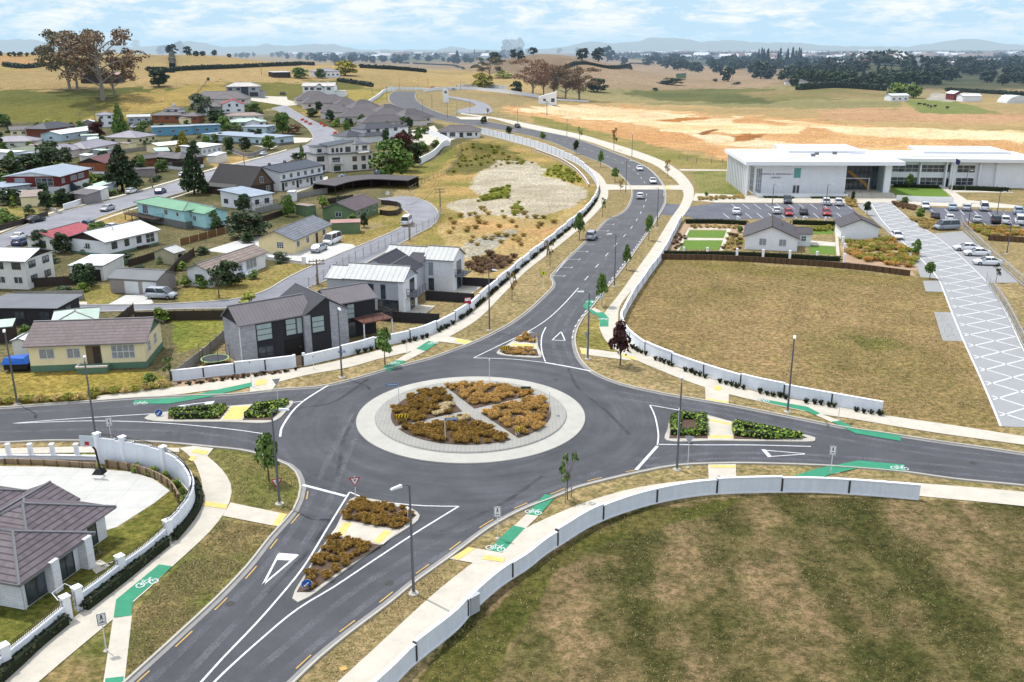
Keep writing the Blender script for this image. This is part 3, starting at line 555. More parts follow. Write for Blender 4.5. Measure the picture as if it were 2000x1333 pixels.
# ---------------- painted lines
def paint(lines):
    mb = MB()
    for L in lines:
        w, dash, pts = L[0], L[1], L[2:]
        P = WS(pts, 1.0) if len(pts) > 2 else resample(W(pts), max(3, int(plen(W(pts))))); line(mb, P, w, .037, 0, dash)
    mb.build('road_markings', MWHITE)['kind'] = 'structure'
paint([
 (.16, None, (683, 962), (641, 1030), (591, 1111), (545, 1168), (500, 1219), (430, 1292), (396, 1330), (330, 1400)), (.13, None, (683, 962), (712, 974), (772, 984), (830, 989), (896, 990)),
 (.16, None, (896, 990), (802, 1048), (720, 1102), (651, 1148), (582, 1190), (500, 1258), (420, 1332), (360, 1400)), (.32, None, (591, 948), (675, 970)),
 (.13, None, (22, 828), (110, 821), (200, 815), (300, 809)), (.13, None, (22, 828), (180, 823), (315, 827), (420, 836), (480, 843), (525, 850)),
 (.22, None, (645, 751), (614, 770), (593, 784), (575, 800), (560, 820), (549, 840), (547, 854)), (.13, None, (573, 787), (593, 784)),
 (.15, None, (925, 700), (970, 678), (1034, 647), (1068, 625), (1096, 600), (1130, 563)), (.13, None, (925, 700), (970, 701), (1010, 703), (1065, 709)), (.28, None, (1065, 709), (1110, 717), (1155, 726)), (.15, None, (1065, 707), (1059, 690), (1057, 672), (1059, 655), (1066, 640)),
 (.15, None, (1269, 792), (1320, 801), (1380, 812), (1433, 826)), (.15, None, (1269, 792), (1277, 808), (1282, 825), (1286, 852), (1284, 870)), (.3, None, (1284, 872), (1242, 919)), (.15, None, (1287, 869), (1380, 870), (1460, 870), (1584, 873)),
 (.13, (3, 6.5), (1142, 548), (1173, 512), (1195, 487), (1216, 465), (1235, 443), (1252, 415), (1262, 390), (1263, 372)), (.13, (3, 6.5), (1260, 358), (1238, 332), (1210, 316), (1150, 294), (1068, 268), (1000, 254)),
 (.12, None, (1112, 501), (1087, 531)), (.12, None, (1141, 474), (1167, 449)),
 *[(.13, None, (900+a/3.571, 370+y/3.571), (900+b/3.571, 370+(y+2)/3.571)) for a, b, y in [(640, 725, 605), (690, 775, 547), (755, 830, 490), (810, 885, 435), (870, 935, 385), (930, 985, 335), (960, 1028, 290), (1010, 1068, 245), (1040, 1103, 210)]],
 *[(.13, None, (900+b/3.571-2.2, 370+(y+5)/3.571), (900+b/3.571+1.2, 370+(y-4)/3.571)) for b, y in [(725, 605), (775, 547), (830, 490), (885, 435), (1028, 290), (1068, 245)]],
 # give way triangles
 (.18, None, (545, 1083), (514, 1143)), (.18, None, (582, 1085), (514, 1143)), (.18, None, (402, 787), (345, 794)), (.18, None, (411, 794), (345, 794)), (.16, None, (1096, 648.6), (1103.6, 666)), (.16, None, (1103.6, 666), (1078.6, 665)), (.16, None, (1078.6, 665), (1096, 648.6)), (.12, None, (1489, 880), (1572, 887)), (.12, None, (1500, 893), (1572, 888))])
pads('give_way_bar', MWHITE, .038, [[(545, 1081), (582, 1084), (571, 1096), (541, 1095)], [(402, 786), (420, 784), (411, 794), (396, 795)], [(1487, 879), (1495, 879), (1508, 893), (1500, 894)]])
# worn wheel paths, drain covers
def worn(name, c, w, polys, amax=.5):
    t = NT(name); t.col(c); a = t.math('MULTIPLY', t.ramp(t.noise(.35, 4, .7), [(.35, (0, 0, 0, 1)), (.65, (1, 1, 1, 1))]), amax); t.l.new(t.math('MULTIPLY', a, t.ramp(t.noise(3.5, 3, .7), [(.3, (.3, .3, .3, 1)), (.7, (1, 1, 1, 1))])), t.b.inputs['Alpha']); m_ = t.done(.9, 0, .2)
    for k, P in enumerate(polys): mb = MB(); line(mb, WS(P, 1.5), w, .024+k*.0007); mb.build('worn_wheel_path', m_)['kind'] = 'structure'
worn('polished_asphalt', S(150, 152, 160), .55, [[(285, 1340), (515, 1110), (602, 985), (640, 900), (700, 790)], [(345, 1340), (560, 1108), (640, 985), (675, 900), (720, 800)], [(455, 1350), (700, 1150), (860, 1056), (1000, 990), (1140, 930)], [(515, 1345), (745, 1160), (890, 1070), (1050, 990), (1170, 920)], [(1100, 720), (1078, 660), (1100, 606), (1160, 540), (1200, 480), (1240, 420)], [(1122, 716), (1100, 662), (1118, 612), (1174, 548), (1216, 486), (1262, 420)], [(960, 672), (1040, 620), (1100, 562), (1150, 504), (1196, 450), (1226, 420)], [(1190, 764), (1400, 797), (1600, 838), (1800, 874), (2010, 898)], [(1180, 775), (1400, 808), (1600, 850), (1800, 886), (2010, 912)], [(1240, 900), (1400, 886), (1600, 890), (1800, 906), (2010, 926)], [(1260, 912), (1400, 897), (1600, 901), (1800, 920), (2010, 940)], [(-10, 808), (200, 798), (400, 781), (600, 768), (700, 752)], [(-10, 845), (200, 840), (400, 848), (560, 880)]], .42)
worn('tyre_scuff', S(48, 48, 54), .4, [[(655, 1000), (600, 1080), (520, 1160)], [(700, 800), (672, 860), (660, 930)], [(1110, 720), (1130, 760), (1180, 800), (1230, 850)], [(1060, 930), (980, 985), (860, 1040)], [(560, 800), (640, 790), (720, 740)]], .5)
for x, y in ((1086, 742), (604, 1010), (1230, 760), (450, 1180), (760, 1140), (1350, 900), (1900, 905), (330, 846)):
    q = G(x, y); mb = MB(); mb.cyl(0, 0, .02, .03, .33, .33, 14); o_ = mb.build('drain_cover', M('iron_cover', S(66, 64, 64), .7, .2, 4), loc=(q.x, q.y, 0)); tag(o_, 'round iron drain cover set in the asphalt', 'drain cover', 'drain covers in the road')
# bicycle symbols
def bike(px, py, tx, ty, s=1.0):
    s *= .8
    o = G(px, py); a = G(tx, ty); ang = math.atan2(a.y-o.y, a.x-o.x); mb = MB(); ca, sa = math.cos(ang), math.sin(ang)
    def tr(x, y): return (o.x+s*(x*ca-y*sa), o.y+s*(x*sa+y*ca))
    for cx in (-.52, .52):
        c = [tr(cx+.33*math.cos(k*PI/8), -.28+.33*math.sin(k*PI/8)) for k in range(17)]; line(mb, c, .09*s, .074)
    for L in ([(-.52, -.28), (-.2, .22), (.36, .22), (.52, -.28)], [(-.2, .22), (.02, -.28), (.36, .22)], [(-.52, -.28), (.02, -.28)], [(-.3, .38), (-.12, .38)], [(.36, .22), (.33, .42), (.5, .46)]): line(mb, [tr(*q) for q in L], .09*s, .074)
    mb.build('bicycle_symbol', MWHITE)['kind'] = 'structure'
for b in [(286, 1138, 320, 1128, 1.1), (1043, 1000, 1070, 1004, 1.0), (970, 1070, 998, 1075, 1.1), (1180, 624, 1205, 626, 1.1), (1490, 782, 1510, 786, 1.1), (1756, 914, 1780, 916, 1.1), (276, 788, 300, 787, 1.0), (845, 671, 870, 668, 1.0), (768, 710, 795, 706, 1.0), (1153, 590, 1180, 590, 1)]: bike(*b)
# ---------------- roundabout
def circ(r, n=96, a0=0, a1=2*PI): return [(CX+r*math.cos(a0+(a1-a0)*k/n), CY+r*math.sin(a0+(a1-a0)*k/n)) for k in range(n)]
mb = MB()
def ring(mb, r0, z0, r1, z1, n=96, m=0):
    a = circ(r0, n); b = circ(r1, n)
    for i in range(n): j = (i+1) % n; mb.face([(*a[i], z0), (*a[j], z0), (*b[j], z1), (*b[i], z1)], m)
ring(mb, R0, 0, R0, .1); ring(mb, R0, .1, R0-.05, .13); ring(mb, R0-.05, .13, R0*.84, .2)
mb.build('roundabout_apron', MAPRON)['kind'] = 'structure'
mb = MB(); ring(mb, R0*.84, .2, R0*.832, .34); ring(mb, R0*.832, .34, R0*.815, .36); mb.face([(*p, .36) for p in circ(R0*.815)]); mb.build('roundabout_paving', MPAVE)['kind'] = 'structure'
RB = R0*.70
# four planting beds between the cross paths
arms = [math.atan2(G(*p).y-CY, G(*p).x-CX) for p in ((1049, 779), (860, 759), (782, 841), (1001, 862))]
beds = []
for i in range(4):
    a, b = arms[i], arms[(i+1) % 4]
    if b < a: b += 2*PI
    ga = .42/RB; q = [(CX+RB*math.cos(a+ga+(b-a-2*ga)*k/20), CY+RB*math.sin(a+ga+(b-a-2*ga)*k/20)) for k in range(21)]
    mid = (a+b)/2; w = .42/math.sin((b-a)/2)+.45; q.append((CX+w*math.cos(mid), CY+w*math.sin(mid)))
    beds.append(q); mb = MB(); mb.prism(q, .3, .42, 0); mb.build('planting_bed', MBARK)['kind'] = 'structure'
# ---------------- traffic islands: kerbed, with beds and a crossing
def island(out, cross, tact, bedp):
    P = WS(out, .6, True); mb = MB(); mb.prism(P, .0, .13); mb.build('traffic_island', MKERB)['kind'] = 'structure'
    for B in bedp: mb = MB(); mb.prism(W(B), .12, .17); mb.build('planting_bed', MBARK)['kind'] = 'structure'
    pads('island_crossing', MPATH, .14, [cross]); pads('tactile_pad', MYEL, .146, tact)
ISB = {}
ISB['sw1'] = [(694, 980), (730, 983), (798, 998), (813, 1010), (780, 1038), (668, 1018), (676, 1000)]; ISB['sw2'] = [(647, 1050), (745, 1069), (668, 1116), (606, 1160), (580, 1160), (600, 1125), (625, 1082)]
island([(693, 974), (730, 978), (802, 995), (820, 1009), (817, 1018), (742, 1068), (669, 1120), (603, 1169), (582, 1179), (571, 1172), (576, 1157), (597, 1123), (621, 1081), (651, 1042), (669, 1006), (684, 978)],
       [(666, 1021), (777, 1042), (748, 1067), (646, 1047)], [[(672, 1023), (687, 1026), (669, 1051), (657, 1048)], [(751, 1038), (766, 1042), (742, 1065), (728, 1062)]], [ISB['sw1'], ISB['sw2']])
ISB['w1'] = [(330, 808), (390, 802), (449, 797), (430, 822), (328, 821)]; ISB['w2'] = [(496, 795), (566, 785), (530, 823), (474, 823)]
island([(282, 819), (292, 812), (330, 806), (390, 800), (450, 795), (510, 790), (560, 784), (573, 786), (562, 802), (531, 826), (440, 826), (300, 824)], [(450, 796), (495, 794), (472, 824), (428, 823)], [[(452, 797), (490, 796), (470, 822), (434, 822)]], [ISB['w1'], ISB['w2']])
ISB['n1'] = [(1004, 668), (1030, 652), (1045, 660), (1046, 673)]; ISB['n2'] = [(976, 689), (992, 679), (1048, 685), (1052, 698), (986, 694)]
island([(970, 692), (992, 674), (1010, 662), (1029, 650), (1038, 650), (1046, 654), (1051, 678), (1055, 700), (1030, 700), (984, 696)], [(1000, 671), (1047, 674), (1049, 684), (992, 678)], [[(1002, 673), (1045, 676), (1047, 681), (997, 677)]], [ISB['n1'], ISB['n2']])
ISB['e1'] = [(1312, 818), (1324, 811), (1380, 815), (1382, 859), (1307, 859)]; ISB['e2'] = [(1430, 828), (1500, 839), (1560, 851), (1576, 858), (1500, 861), (1433, 860)]
island([(1304, 840), (1309, 820), (1322, 808), (1350, 809), (1381, 813), (1431, 826), (1500, 837), (1560, 849), (1592, 857), (1592, 863), (1500, 864), (1400, 863), (1302, 862)], [(1382, 816), (1428, 827), (1432, 862), (1383, 862)], [[(1384, 821), (1427, 829), (1428, 833), (1384, 825)], [(1384, 853), (1431, 854), (1431, 859), (1384, 858)]], [ISB['e1'], ISB['e2']])
# ---------------- yards, pads, drives
pads('concrete_yard', MYARD, .0165, [[(-150, 905), (0, 911), (90, 912), (180, 916), (210, 918), (255, 922), (300, 936), (332, 959), (300, 984), (228, 1030), (120, 1062), (-150, 1080)], [(488, 463), (520, 462), (690, 478), (700, 490), (655, 520), (600, 515), (480, 500), (400, 490)], [(245, 577), (288, 575), (300, 592), (280, 598), (205, 598)]])
pads('concrete_drive', MPATH, .026, [[(440, 272), (470, 266), (612, 270), (600, 278), (550, 282), (530, 292)], [(486, 188), (560, 190), (562, 196), (600, 205), (560, 208), (480, 196)], [(770, 262), (848, 246), (862, 262), (900, 268), (850, 285), (800, 280)], [(560, 360), (640, 345), (640, 356), (575, 378)], [(170, 590), (60, 590), (60, 597), (170, 597)], [(168, 1100), (196, 1094), (216, 1106), (188, 1122)]])
pads('mulch_bed', MPALEB, .025, [[(333, 746), (450, 733), (578, 720), (578, 724), (450, 744), (345, 760)], [(1290, 506), (1300, 492), (1560, 500), (1780, 530), (1790, 540), (1560, 515)], [(1305, 485), (1330, 445), (1345, 428), (1420, 432), (1460, 440), (1450, 460), (1340, 450), (1320, 490)], [(1640, 480), (1720, 480), (1800, 505), (1790, 530), (1650, 512)]])
pads('lawn', M('green_lawn', S(98, 128, 46), .95, .2, 1.5, fine=20), .028, [[(1346, 450), (1420, 451), (1418, 466), (1338, 465)], [(1332, 470), (1414, 470), (1408, 488), (1325, 488)], [(1588, 449), (1627, 449), (1627, 458), (1588, 458)], [(1580, 480), (1630, 482), (1632, 498), (1580, 496)], [(1742, 362), (1835, 364), (1855, 385), (1740, 388)]])
pads('garden_path', MPATH, .034, [[(1420, 448), (1428, 448), (1412, 490), (1405, 490)], [(1338, 465), (1420, 466), (1418, 470), (1332, 470)], [(1342, 450), (1347, 450), (1326, 490), (1321, 490)], [(1630, 446), (1636, 446), (1640, 500), (1634, 500)], [(1580, 470), (1632, 474), (1632, 482), (1578, 479)], [(1344, 446), (1424, 446), (1424, 449), (1344, 449)]])
pads('library_forecourt', MPATH, .0225, [[(1358, 378), (1460, 382), (1760, 385), (1742, 398), (1650, 397), (1400, 396), (1352, 392)], [(1742, 362), (1800, 385), (1855, 386), (1835, 362)], [(1862, 388), (1990, 402), (2000, 408), (1800, 402), (1760, 396)], [(1835, 364), (1848, 364), (1905, 402), (1880, 402)], [(1326, 331), (1430, 332), (1428, 334), (1330, 334)], [(1858, 372), (1972, 373), (1980, 377), (1866, 376)], [(1360, 388), (1450, 386), (1455, 390), (1356, 393)]])
pads('car_park', MASP3, .032, [[(1350, 404), (1398, 397), (1655, 398), (1676, 418), (1660, 428), (1560, 426), (1420, 430), (1352, 428), (1338, 410)], [(1795, 404), (1900, 409), (2150, 425), (2150, 450), (1985, 446), (1880, 437), (1830, 428), (1815, 415)], [(1299, 398), (1345, 402), (1350, 424), (1290, 420)]])
PL = [(1700, 396), (1722, 430), (1760, 470), (1800, 508), (1832, 545), (1844, 572), (1859, 611), (1883, 669), (1922, 755), (1959, 846), (2010, 990)]
PR = [(1739, 396), (1775, 427), (1820, 457), (1856, 484), (1892, 517), (1928, 553), (1965, 612), (1997, 680), (2050, 780), (2110, 880), (2180, 1000)]
pads('grey_paving', concrete('paver_blocks', S(164, 165, 166),   .06, .5), .028, [[(1700, 396), (1690, 398), (1672, 400), (1730, 450), (1790, 520), (1798, 542), (1832, 545)], [(1820, 457), (1880, 452), (1990, 553), (1928, 553)], [(1802, 549), (1832, 549), (1843, 571), (1808, 570)], [(1824, 610), (1859, 611), (1882, 668), (1841, 666)]])
A_, B_ = WS(PL, 2), WS(PR, 2); sA, sB = resample(A_, 120), resample(B_, 120)
kk = [i for i in range(120) if min(sA[i][1], sB[i][1]) > G(1959, 846).y+.5]; sA, sB = sA[:max(kk)+1], sB[:max(kk)+1]
mb = MB(); strip(mb, sA, sB, .036); mb.build('diamond_plaza', concrete('plaza_blocks', S(166, 168, 170), .06, .35))['kind'] = 'structure'
def plaza_lines():
    mb = MB(); L = plen(sA); n = len(sA)-1
    def at(s, f):
        i = s/L*n; i = min(max(i, 0), n-1e-6); k = int(i); t = i-k
        a = sA[k]*(1-t)+sA[k+1]*t; b = sB[k]*(1-t)+sB[k+1]*t; return tuple(a*(1-f)+b*f)
    s = -8.0
    while s < L+8:
        for ds in (-5.2, 4.6):
            f0, f1 = .06, .97; s0, s1 = s, s+ds
            if ds > 0: s0, s1 = s-1.2, s+ds
            if s0 < 0 and s1 < 0 or s0 > L and s1 > L: continue
            t0, t1 = 0., 1.
            for lim, sg in ((0, 1), (L, -1)):
                if (s0-lim)*sg < 0: t0 = (lim-s0)/(s1-s0)
                if (s1-lim)*sg < 0: t1 = (lim-s0)/(s1-s0)
            if t1-t0 < .03: continue
            line(mb, [at(s0+(s1-s0)*(t0+(t1-t0)*k/4), f0+(f1-f0)*(t0+(t1-t0)*k/4)) for k in range(5)], .22, .044)
        s += 4.9
    line(mb, sA, .22, .046); line(mb, sB, .16, .046); mb.build('plaza_lines', MWHITE)['kind'] = 'structure'
plaza_lines()
# car park bay lines
mb = MB()
for x in (1418, 1440, 1462, 1484, 1506, 1528, 1550, 1572, 1594, 1616, 1640): line(mb, W([(x+10, 399), (x+24, 409)]), .14, .046); line(mb, W([(x-6, 417), (x+6, 427)]), .14, .046)
for x in (1815, 1845, 1875, 1903, 1930, 1960, 1990): line(mb, W([(x, 407+(x-1815)*.07), (x+9, 416+(x-1815)*.08)]), .14, .046); line(mb, W([(x+12, 424+(x-1815)*.06), (x+22, 433+(x-1815)*.08)]), .14, .046)
mb.build('bay_lines', MWHITE)['kind'] = 'structure'
# ---------------- far mountains
def mountains():
    for base, amp, dist, seed, segs in ((0, 1, 12500, 3, [(-200, 78), (0, 78), (60, 77), (110, 86), (190, 80), (260, 92), (330, 88), (370, 79), (440, 92), (500, 90), (520, 86), (560, 90), (600, 87), (650, 87), (700, 97), (850, 98), (880, 90), (920, 98), (1020, 99), (1100, 92), (1150, 82), (1190, 84), (1240, 82), (1270, 74), (1330, 74), (1370, 82), (1420, 79), (1500, 84), (1540, 82), (1620, 90), (1780, 91), (1830, 84), (1880, 77), (1910, 77), (1960, 85), (2060, 92), (2200, 84), (2400, 95)]),):
        xs = np.arange(-300, 2400, 6.0); py = np.interp(xs, [s[0] for s in segs], [s[1] for s in segs]); py = py+(vnoise(xs, xs*0, .06, 3)-.5)*3+(vnoise(xs, xs*0, .2, 5)-.5)*1.5
        rows = []
        for j, (yy, fr) in enumerate(((dist, 0), (dist+500, .45), (dist+1100, .8), (dist+1800, 1.0), (dist+4000, 0))):
            row = []
            for x, p in zip(xs, py):
                d = ray(x, p); top = CAMH+d.z/d.y*(dist+1800); q = ray(x, p)
                nz = (float(vnoise(x, j*7., .13, 8))-.5)*.25*(fr*(1-fr)*4)
                row.append((d.x/d.y*yy, yy, max(-20, top*(fr+nz)) if fr > 0 else -30))
            rows.append(row)
        n = len(xs); mb = MB(); mb.mesh([v for r_ in rows for v in r_], [(j*n+i, j*n+i+1, (j+1)*n+i+1, (j+1)*n+i) for j in range(len(rows)-1) for i in range(n-1)])
        mb.build('mountains', M('mountain_bush', S(92, 112, 92), .95, .3, .002), smooth=True)['kind'] = 'structure'
mountains()
# ================================================================ building kit
MGL = NT('window_glass'); _o = MGL.mul((.035, .045, .055, 1), MGL.noise(.9, 2, .5, MGL.pos('Object')), .5, 2.6); MGL.col(_o); MGL = MGL.done(.12, 0, .8)
MCUR = M('curtained_glass', S(150, 156, 164), .25, .3, 2.5, spec=.6); MGL2 = M('pale_sky_glass', S(168, 186, 186), .15, .15, .8, spec=.8); MTEAL = M('teal_glass', S(96, 170, 168), .2, .15, .8, spec=.8)
MFR = M('white_joinery', S(226, 228, 230), .6, .05); MFRD = M('dark_joinery', S(54, 56, 62), .5, .05); MGUT = M('gutter_grey', S(120, 120, 124), .5, .1)
def wall(name, c, fine=6): return M(name, c, .9, .09, .6, fine=fine)
def clad(name, c, step=.2, k=.86, vert=False):
    """weatherboards or vertical sheet"""
    return ROOF(name, c, 'rib' if vert else 'course', step, k, .85)
def bricks(name, c, c2):
    if name in _mc: return _mc[name]
    t = NT(name); uv = t.n.new('ShaderNodeUVMap'); uv.uv_map = 'uv'; g = t.n.new('ShaderNodeTexBrick'); g.inputs['Scale'].default_value = 1; g.inputs['Brick Width'].default_value = .5; g.inputs['Row Height'].default_value = .17
    g.inputs['Mortar Size'].default_value = .02; g.inputs['Color1'].default_value = c; g.inputs['Color2'].default_value = c2; g.inputs['Mortar'].default_value = tuple(v*.75 for v in c[:3])+(1,)
    t.l.new(uv.outputs[0], g.inputs['Vector']); t.col(t.mul(g.outputs[0], t.noise(.7, 4, .6, t.pos('Object')), .85, 1.14)); _mc[name] = t.done(.9, 0, .2); return _mc[name]
WH = wall('white_plaster', S(244, 246, 250)); CRM = wall('cream_stucco', S(250, 236, 194)); CRM2 = wall('beige_block', S(244, 224, 174)); GRYB = bricks('grey_brick', S(182, 182, 188), S(156, 156, 162))
BLK = clad('black_cladding', S(52, 51, 56), .25, .8, True); LGW = clad('pale_grey_boards', S(236, 238, 242), .3, .93, True); LGC = clad('blue_grey_boards', S(188, 194, 206), .25, .92)
RBR = bricks('red_brick', S(138, 82, 64), S(120, 70, 56)); OBR = bricks('orange_brick', S(172, 106, 76), S(152, 94, 70)); DBR = wall('dark_brown_timber', S(72, 60, 56)); RDP = clad('red_boards', S(128, 56, 54), .2)
LBL = clad('light_blue_boards', S(204, 226, 240), .2); MBL = wall('mid_blue_wall', S(112, 166, 196)); AQU = clad('aqua_boards', S(186, 238, 244), .2); GRN_ = wall('green_gable', S(104, 136, 116)); SGR = clad('sage_boards', S(112, 138, 104), .2)
GRW = wall('grey_plaster', S(150, 144, 146)); PAL = wall('pale_grey_plaster', S(234, 234, 228)); GGY = clad('garage_steel', S(160, 152, 150), .2, .85, True); PINKP = wall('blush_plaster', S(232, 222, 216)); LBRK = bricks('white_brick', S(238, 240, 244), S(226, 228, 234))
LGC2 = clad('steel_white', S(222, 222, 222), .3, .9, True)
RTB = ROOF('brown_tile_roof', S(96, 80, 84), 'tile', .6, .42); RTB2 = ROOF('fawn_tile_roof', S(146, 130, 120), 'tile', .7, .5); RTG = ROOF('grey_tile_roof', S(92, 86, 90), 'tile', .4, .7); RTC = ROOF('charcoal_roof', S(60, 64, 74), 'tile', .4, .75)
RTS = ROOF('speckled_tile_roof', S(120, 126, 134), 'tile', .6, .5); RWH = ROOF('white_steel_roof', S(226, 230, 232), 'rib', .8, .9); RLG = ROOF('pale_grey_steel_roof', S(196, 198, 196), 'rib', .8, .68); RGR = ROOF('grey_steel_roof', S(108, 112, 118), 'rib', .5, .85)
RBG = ROOF('blue_grey_steel_roof', S(150, 164, 180), 'rib', .6, .9); RGN = ROOF('green_steel_roof', S(110, 162, 128), 'rib', .5, .9); RPG = ROOF('pale_green_roof', S(184, 204, 190), 'rib', .6, .93); ROL = ROOF('olive_roof', S(108, 120, 96), 'tile', .4, .9)
RPK = ROOF('faded_red_roof', S(172, 78, 88), 'tile', .4, .8); RMR = ROOF('maroon_roof', S(110, 62, 62), 'tile', .4, .75); RRD = ROOF('red_roof', S(168, 44, 52), 'rib', .5, .85); RNV = ROOF('slate_blue_roof', S(54, 64, 78), 'rib', .6, .82); RBK = ROOF('black_shingle_roof', S(36, 34, 38), 'tile', .35, .8)
RTAN = ROOF('tan_roof', S(150, 132, 122), 'tile', .4, .85); RSS = ROOF('grey_seam_roof', S(116, 110, 114), 'rib', .45, .7); RSD = ROOF('dark_seam_roof', S(50, 50, 60), 'rib', .45, .8); RH1 = ROOF('plum_tile_roof', S(102, 92, 98), 'tile', .5, .22); RLL = ROOF('lilac_grey_roof', S(146, 142, 154), 'tile', .4, .9)
RRP = ROOF('rusty_roof', S(176, 134, 122), 'rib', .4, .8)
def site(A, B, C=None, depth=None, zr=0):
    a, b = G(*A, zr=zr), G(*B, zr=zr); d = b-a; L = math.hypot(d.x, d.y); D = depth
    if D is None: c = G(*C, zr=zr); D = (-(c.x-a.x)*d.y+(c.y-a.y)*d.x)/L
    return (a.x, a.y), math.atan2(d.y, d.x), L, D
def block(root, x, y, L, D, h, roof='gx', p=.4, wm=WH, rm=RGR, ov=.5, z0=0, base=None, gm=None, fas=None, name='wall', th=.14, noroof=False):
    """one rectangular volume with its roof, in the house's own axes"""
    mb = MB(); sk = -1.2 if z0 == 0 else z0
    mb.box(x, x+L, y, y+D, sk, h)
    t = ov*p; T = []
    if roof == 'gx':
        zr = h+p*D/2; ym = y+D/2
        for xx in (x, x+L): mb.face([(xx, y, h), (xx, y+D, h), (xx, ym, zr)], 1 if gm else 0)
        T = [[(x-ov, y-ov, h-t), (x+L+ov, y-ov, h-t), (x+L+ov, ym, zr), (x-ov, ym, zr)], [(x-ov, ym, zr), (x+L+ov, ym, zr), (x+L+ov, y+D+ov, h-t), (x-ov, y+D+ov, h-t)]]
    elif roof == 'gy':
        zr = h+p*L/2; xm = x+L/2
        for yy in (y, y+D): mb.face([(x, yy, h), (x+L, yy, h), (xm, yy, zr)], 1 if gm else 0)
        T = [[(x-ov, y-ov, h-t), (xm, y-ov, zr), (xm, y+D+ov, zr), (x-ov, y+D+ov, h-t)], [(xm, y-ov, zr), (x+L+ov, y-ov, h-t), (x+L+ov, y+D+ov, h-t), (xm, y+D+ov, zr)]]
    elif roof == 'hip':
        X0, X1, Y0, Y1 = x-ov, x+L+ov, y-ov, y+D+ov; zb = h-t
        if L >= D: q = (Y1-Y0)/2; a, b = (X0+q, (Y0+Y1)/2, zb+q*p), (X1-q, (Y0+Y1)/2, zb+q*p); T = [[(X0, Y0, zb), (X1, Y0, zb), b, a], [(X1, Y0, zb), (X1, Y1, zb), b], [(X1, Y1, zb), (X0, Y1, zb), a, b], [(X0, Y1, zb), (X0, Y0, zb), a]]
        else: q = (X1-X0)/2; a, b = ((X0+X1)/2, Y0+q, zb+q*p), ((X0+X1)/2, Y1-q, zb+q*p); T = [[(X0, Y0, zb), (X1, Y0, zb), a], [(X1, Y0, zb), (X1, Y1, zb), b, a], [(X1, Y1, zb), (X0, Y1, zb), b], [(X0, Y1, zb), (X0, Y0, zb), a, b]]
    else: # single slope: height at each corner
        e = {'flat': (0, 0, 0, 0), 'mb': (0, 0, 1, 1), 'mf': (1, 1, 0, 0), 'ml': (1, 0, 0, 1), 'mr': (0, 1, 1, 0)}[roof]; s = p*(D if roof in ('mb', 'mf') else L)
        c = [(x, y), (x+L, y), (x+L, y+D), (x, y+D)]
        if roof != 'flat':
            zs = [h+e[i]*s for i in range(4)]
            for i in range(4): j = (i+1) % 4; mb.face([(*c[i], h), (*c[j], h), (*c[j], zs[j]+.001), (*c[i], zs[i]+.001)], 1 if gm else 0)
        X0, X1, Y0, Y1 = x-ov, x+L+ov, y-ov, y+D+ov; gx = {'ml': -p, 'mr': p}.get(roof, 0); gy = {'mb': p, 'mf': -p}.get(roof, 0)
        z_ = lambda X, Y: h+e[0]*s+gx*(X-x)+gy*(Y-y)
        T = [[(X0, Y0, z_(X0, Y0)), (X1, Y0, z_(X1, Y0)), (X1, Y1, z_(X1, Y1)), (X0, Y1, z_(X0, Y1))]]
    mb.build(name, [wm, gm or wm], root)
    if base:
        b = MB(); b.box(x-.04, x+L+.04, y-.04, y+D+.04, -1.2, base[0]); b.build('plinth', base[1], root)
    if noroof: return
    r = MB(); up = th
    for f in T: r.face([(a, b, c+up) for a, b, c in f], 0); r.face([(a, b, c) for a, b, c in reversed(f)], 1)
    ed = {}
    for f in T:
        for i in range(len(f)):
            a, b = f[i], f[(i+1) % len(f)]; k = tuple(sorted((tuple(round(v, 3) for v in a), tuple(round(v, 3) for v in b)))); ed.setdefault(k, []).append((a, b))
    for k, v in ed.items():
        if len(v) == 1: a, b = v[0]; r.face([a, b, (b[0], b[1], b[2]+up), (a[0], a[1], a[2]+up)], 1)
        elif roof in ('hip', 'gx', 'gy'):   # ridge and hip caps
            a, b = Vector(v[0][0]), Vector(v[0][1])
            if (a-b).length > .5: r.tube([a+Vector((0, 0, up)), b+Vector((0, 0, up))], .11, 5, 1)
    o = r.build('roof', [rm, fas or MGUT], root); return o
_wc = {}
def winmesh(w, h, nx, ny, fm, pm):
    k = (round(w, 2), round(h, 2), nx, ny, fm.name, pm.name)
    if k in _wc: return _wc[k]
    f = MB(); t = .07
    f.box(-w/2, w/2, -.05, .03, 0, t); f.box(-w/2, w/2, -.05, .03, h-t, h); f.box(-w/2, -w/2+t, -.05, .03, t, h-t); f.box(w/2-t, w/2, -.05, .03, t, h-t)
    for i in range(1, nx): c = -w/2+w*i/nx; f.box(c-t/2, c+t/2, -.045, .03, t, h-t)
    for i in range(1, ny): c = h*i/ny; f.box(-w/2+t, w/2-t, -.042, .03, c-t/2, c+t/2)
    g = MB(); g.face([(-w/2+.02, -.02, .02), (w/2-.02, -.02, .02), (w/2-.02, -.02, h-.02), (-w/2+.02, -.02, h-.02)])
    _wc[k] = (f.data('window', fm), g.data('pane', pm)); return _wc[k]
def win(root, x, y, L, D, face, u, z, w, h, nx=2, ny=1, fm=MFR, pm=None, name='window', deep=0):
    pm = pm or MGL; a, b = winmesh(w, h, nx, ny, fm, pm); e = .012+deep
    loc, rz = {'f': ((x+u, y-e, z), 0), 'r': ((x+L+e, y+u, z), PI/2), 'b': ((x+L-u, y+D+e, z), PI), 'l': ((x-e, y+u, z), -PI/2)}[face]
    o = put(name, a, root, loc, rz); put('pane', b, o); return o
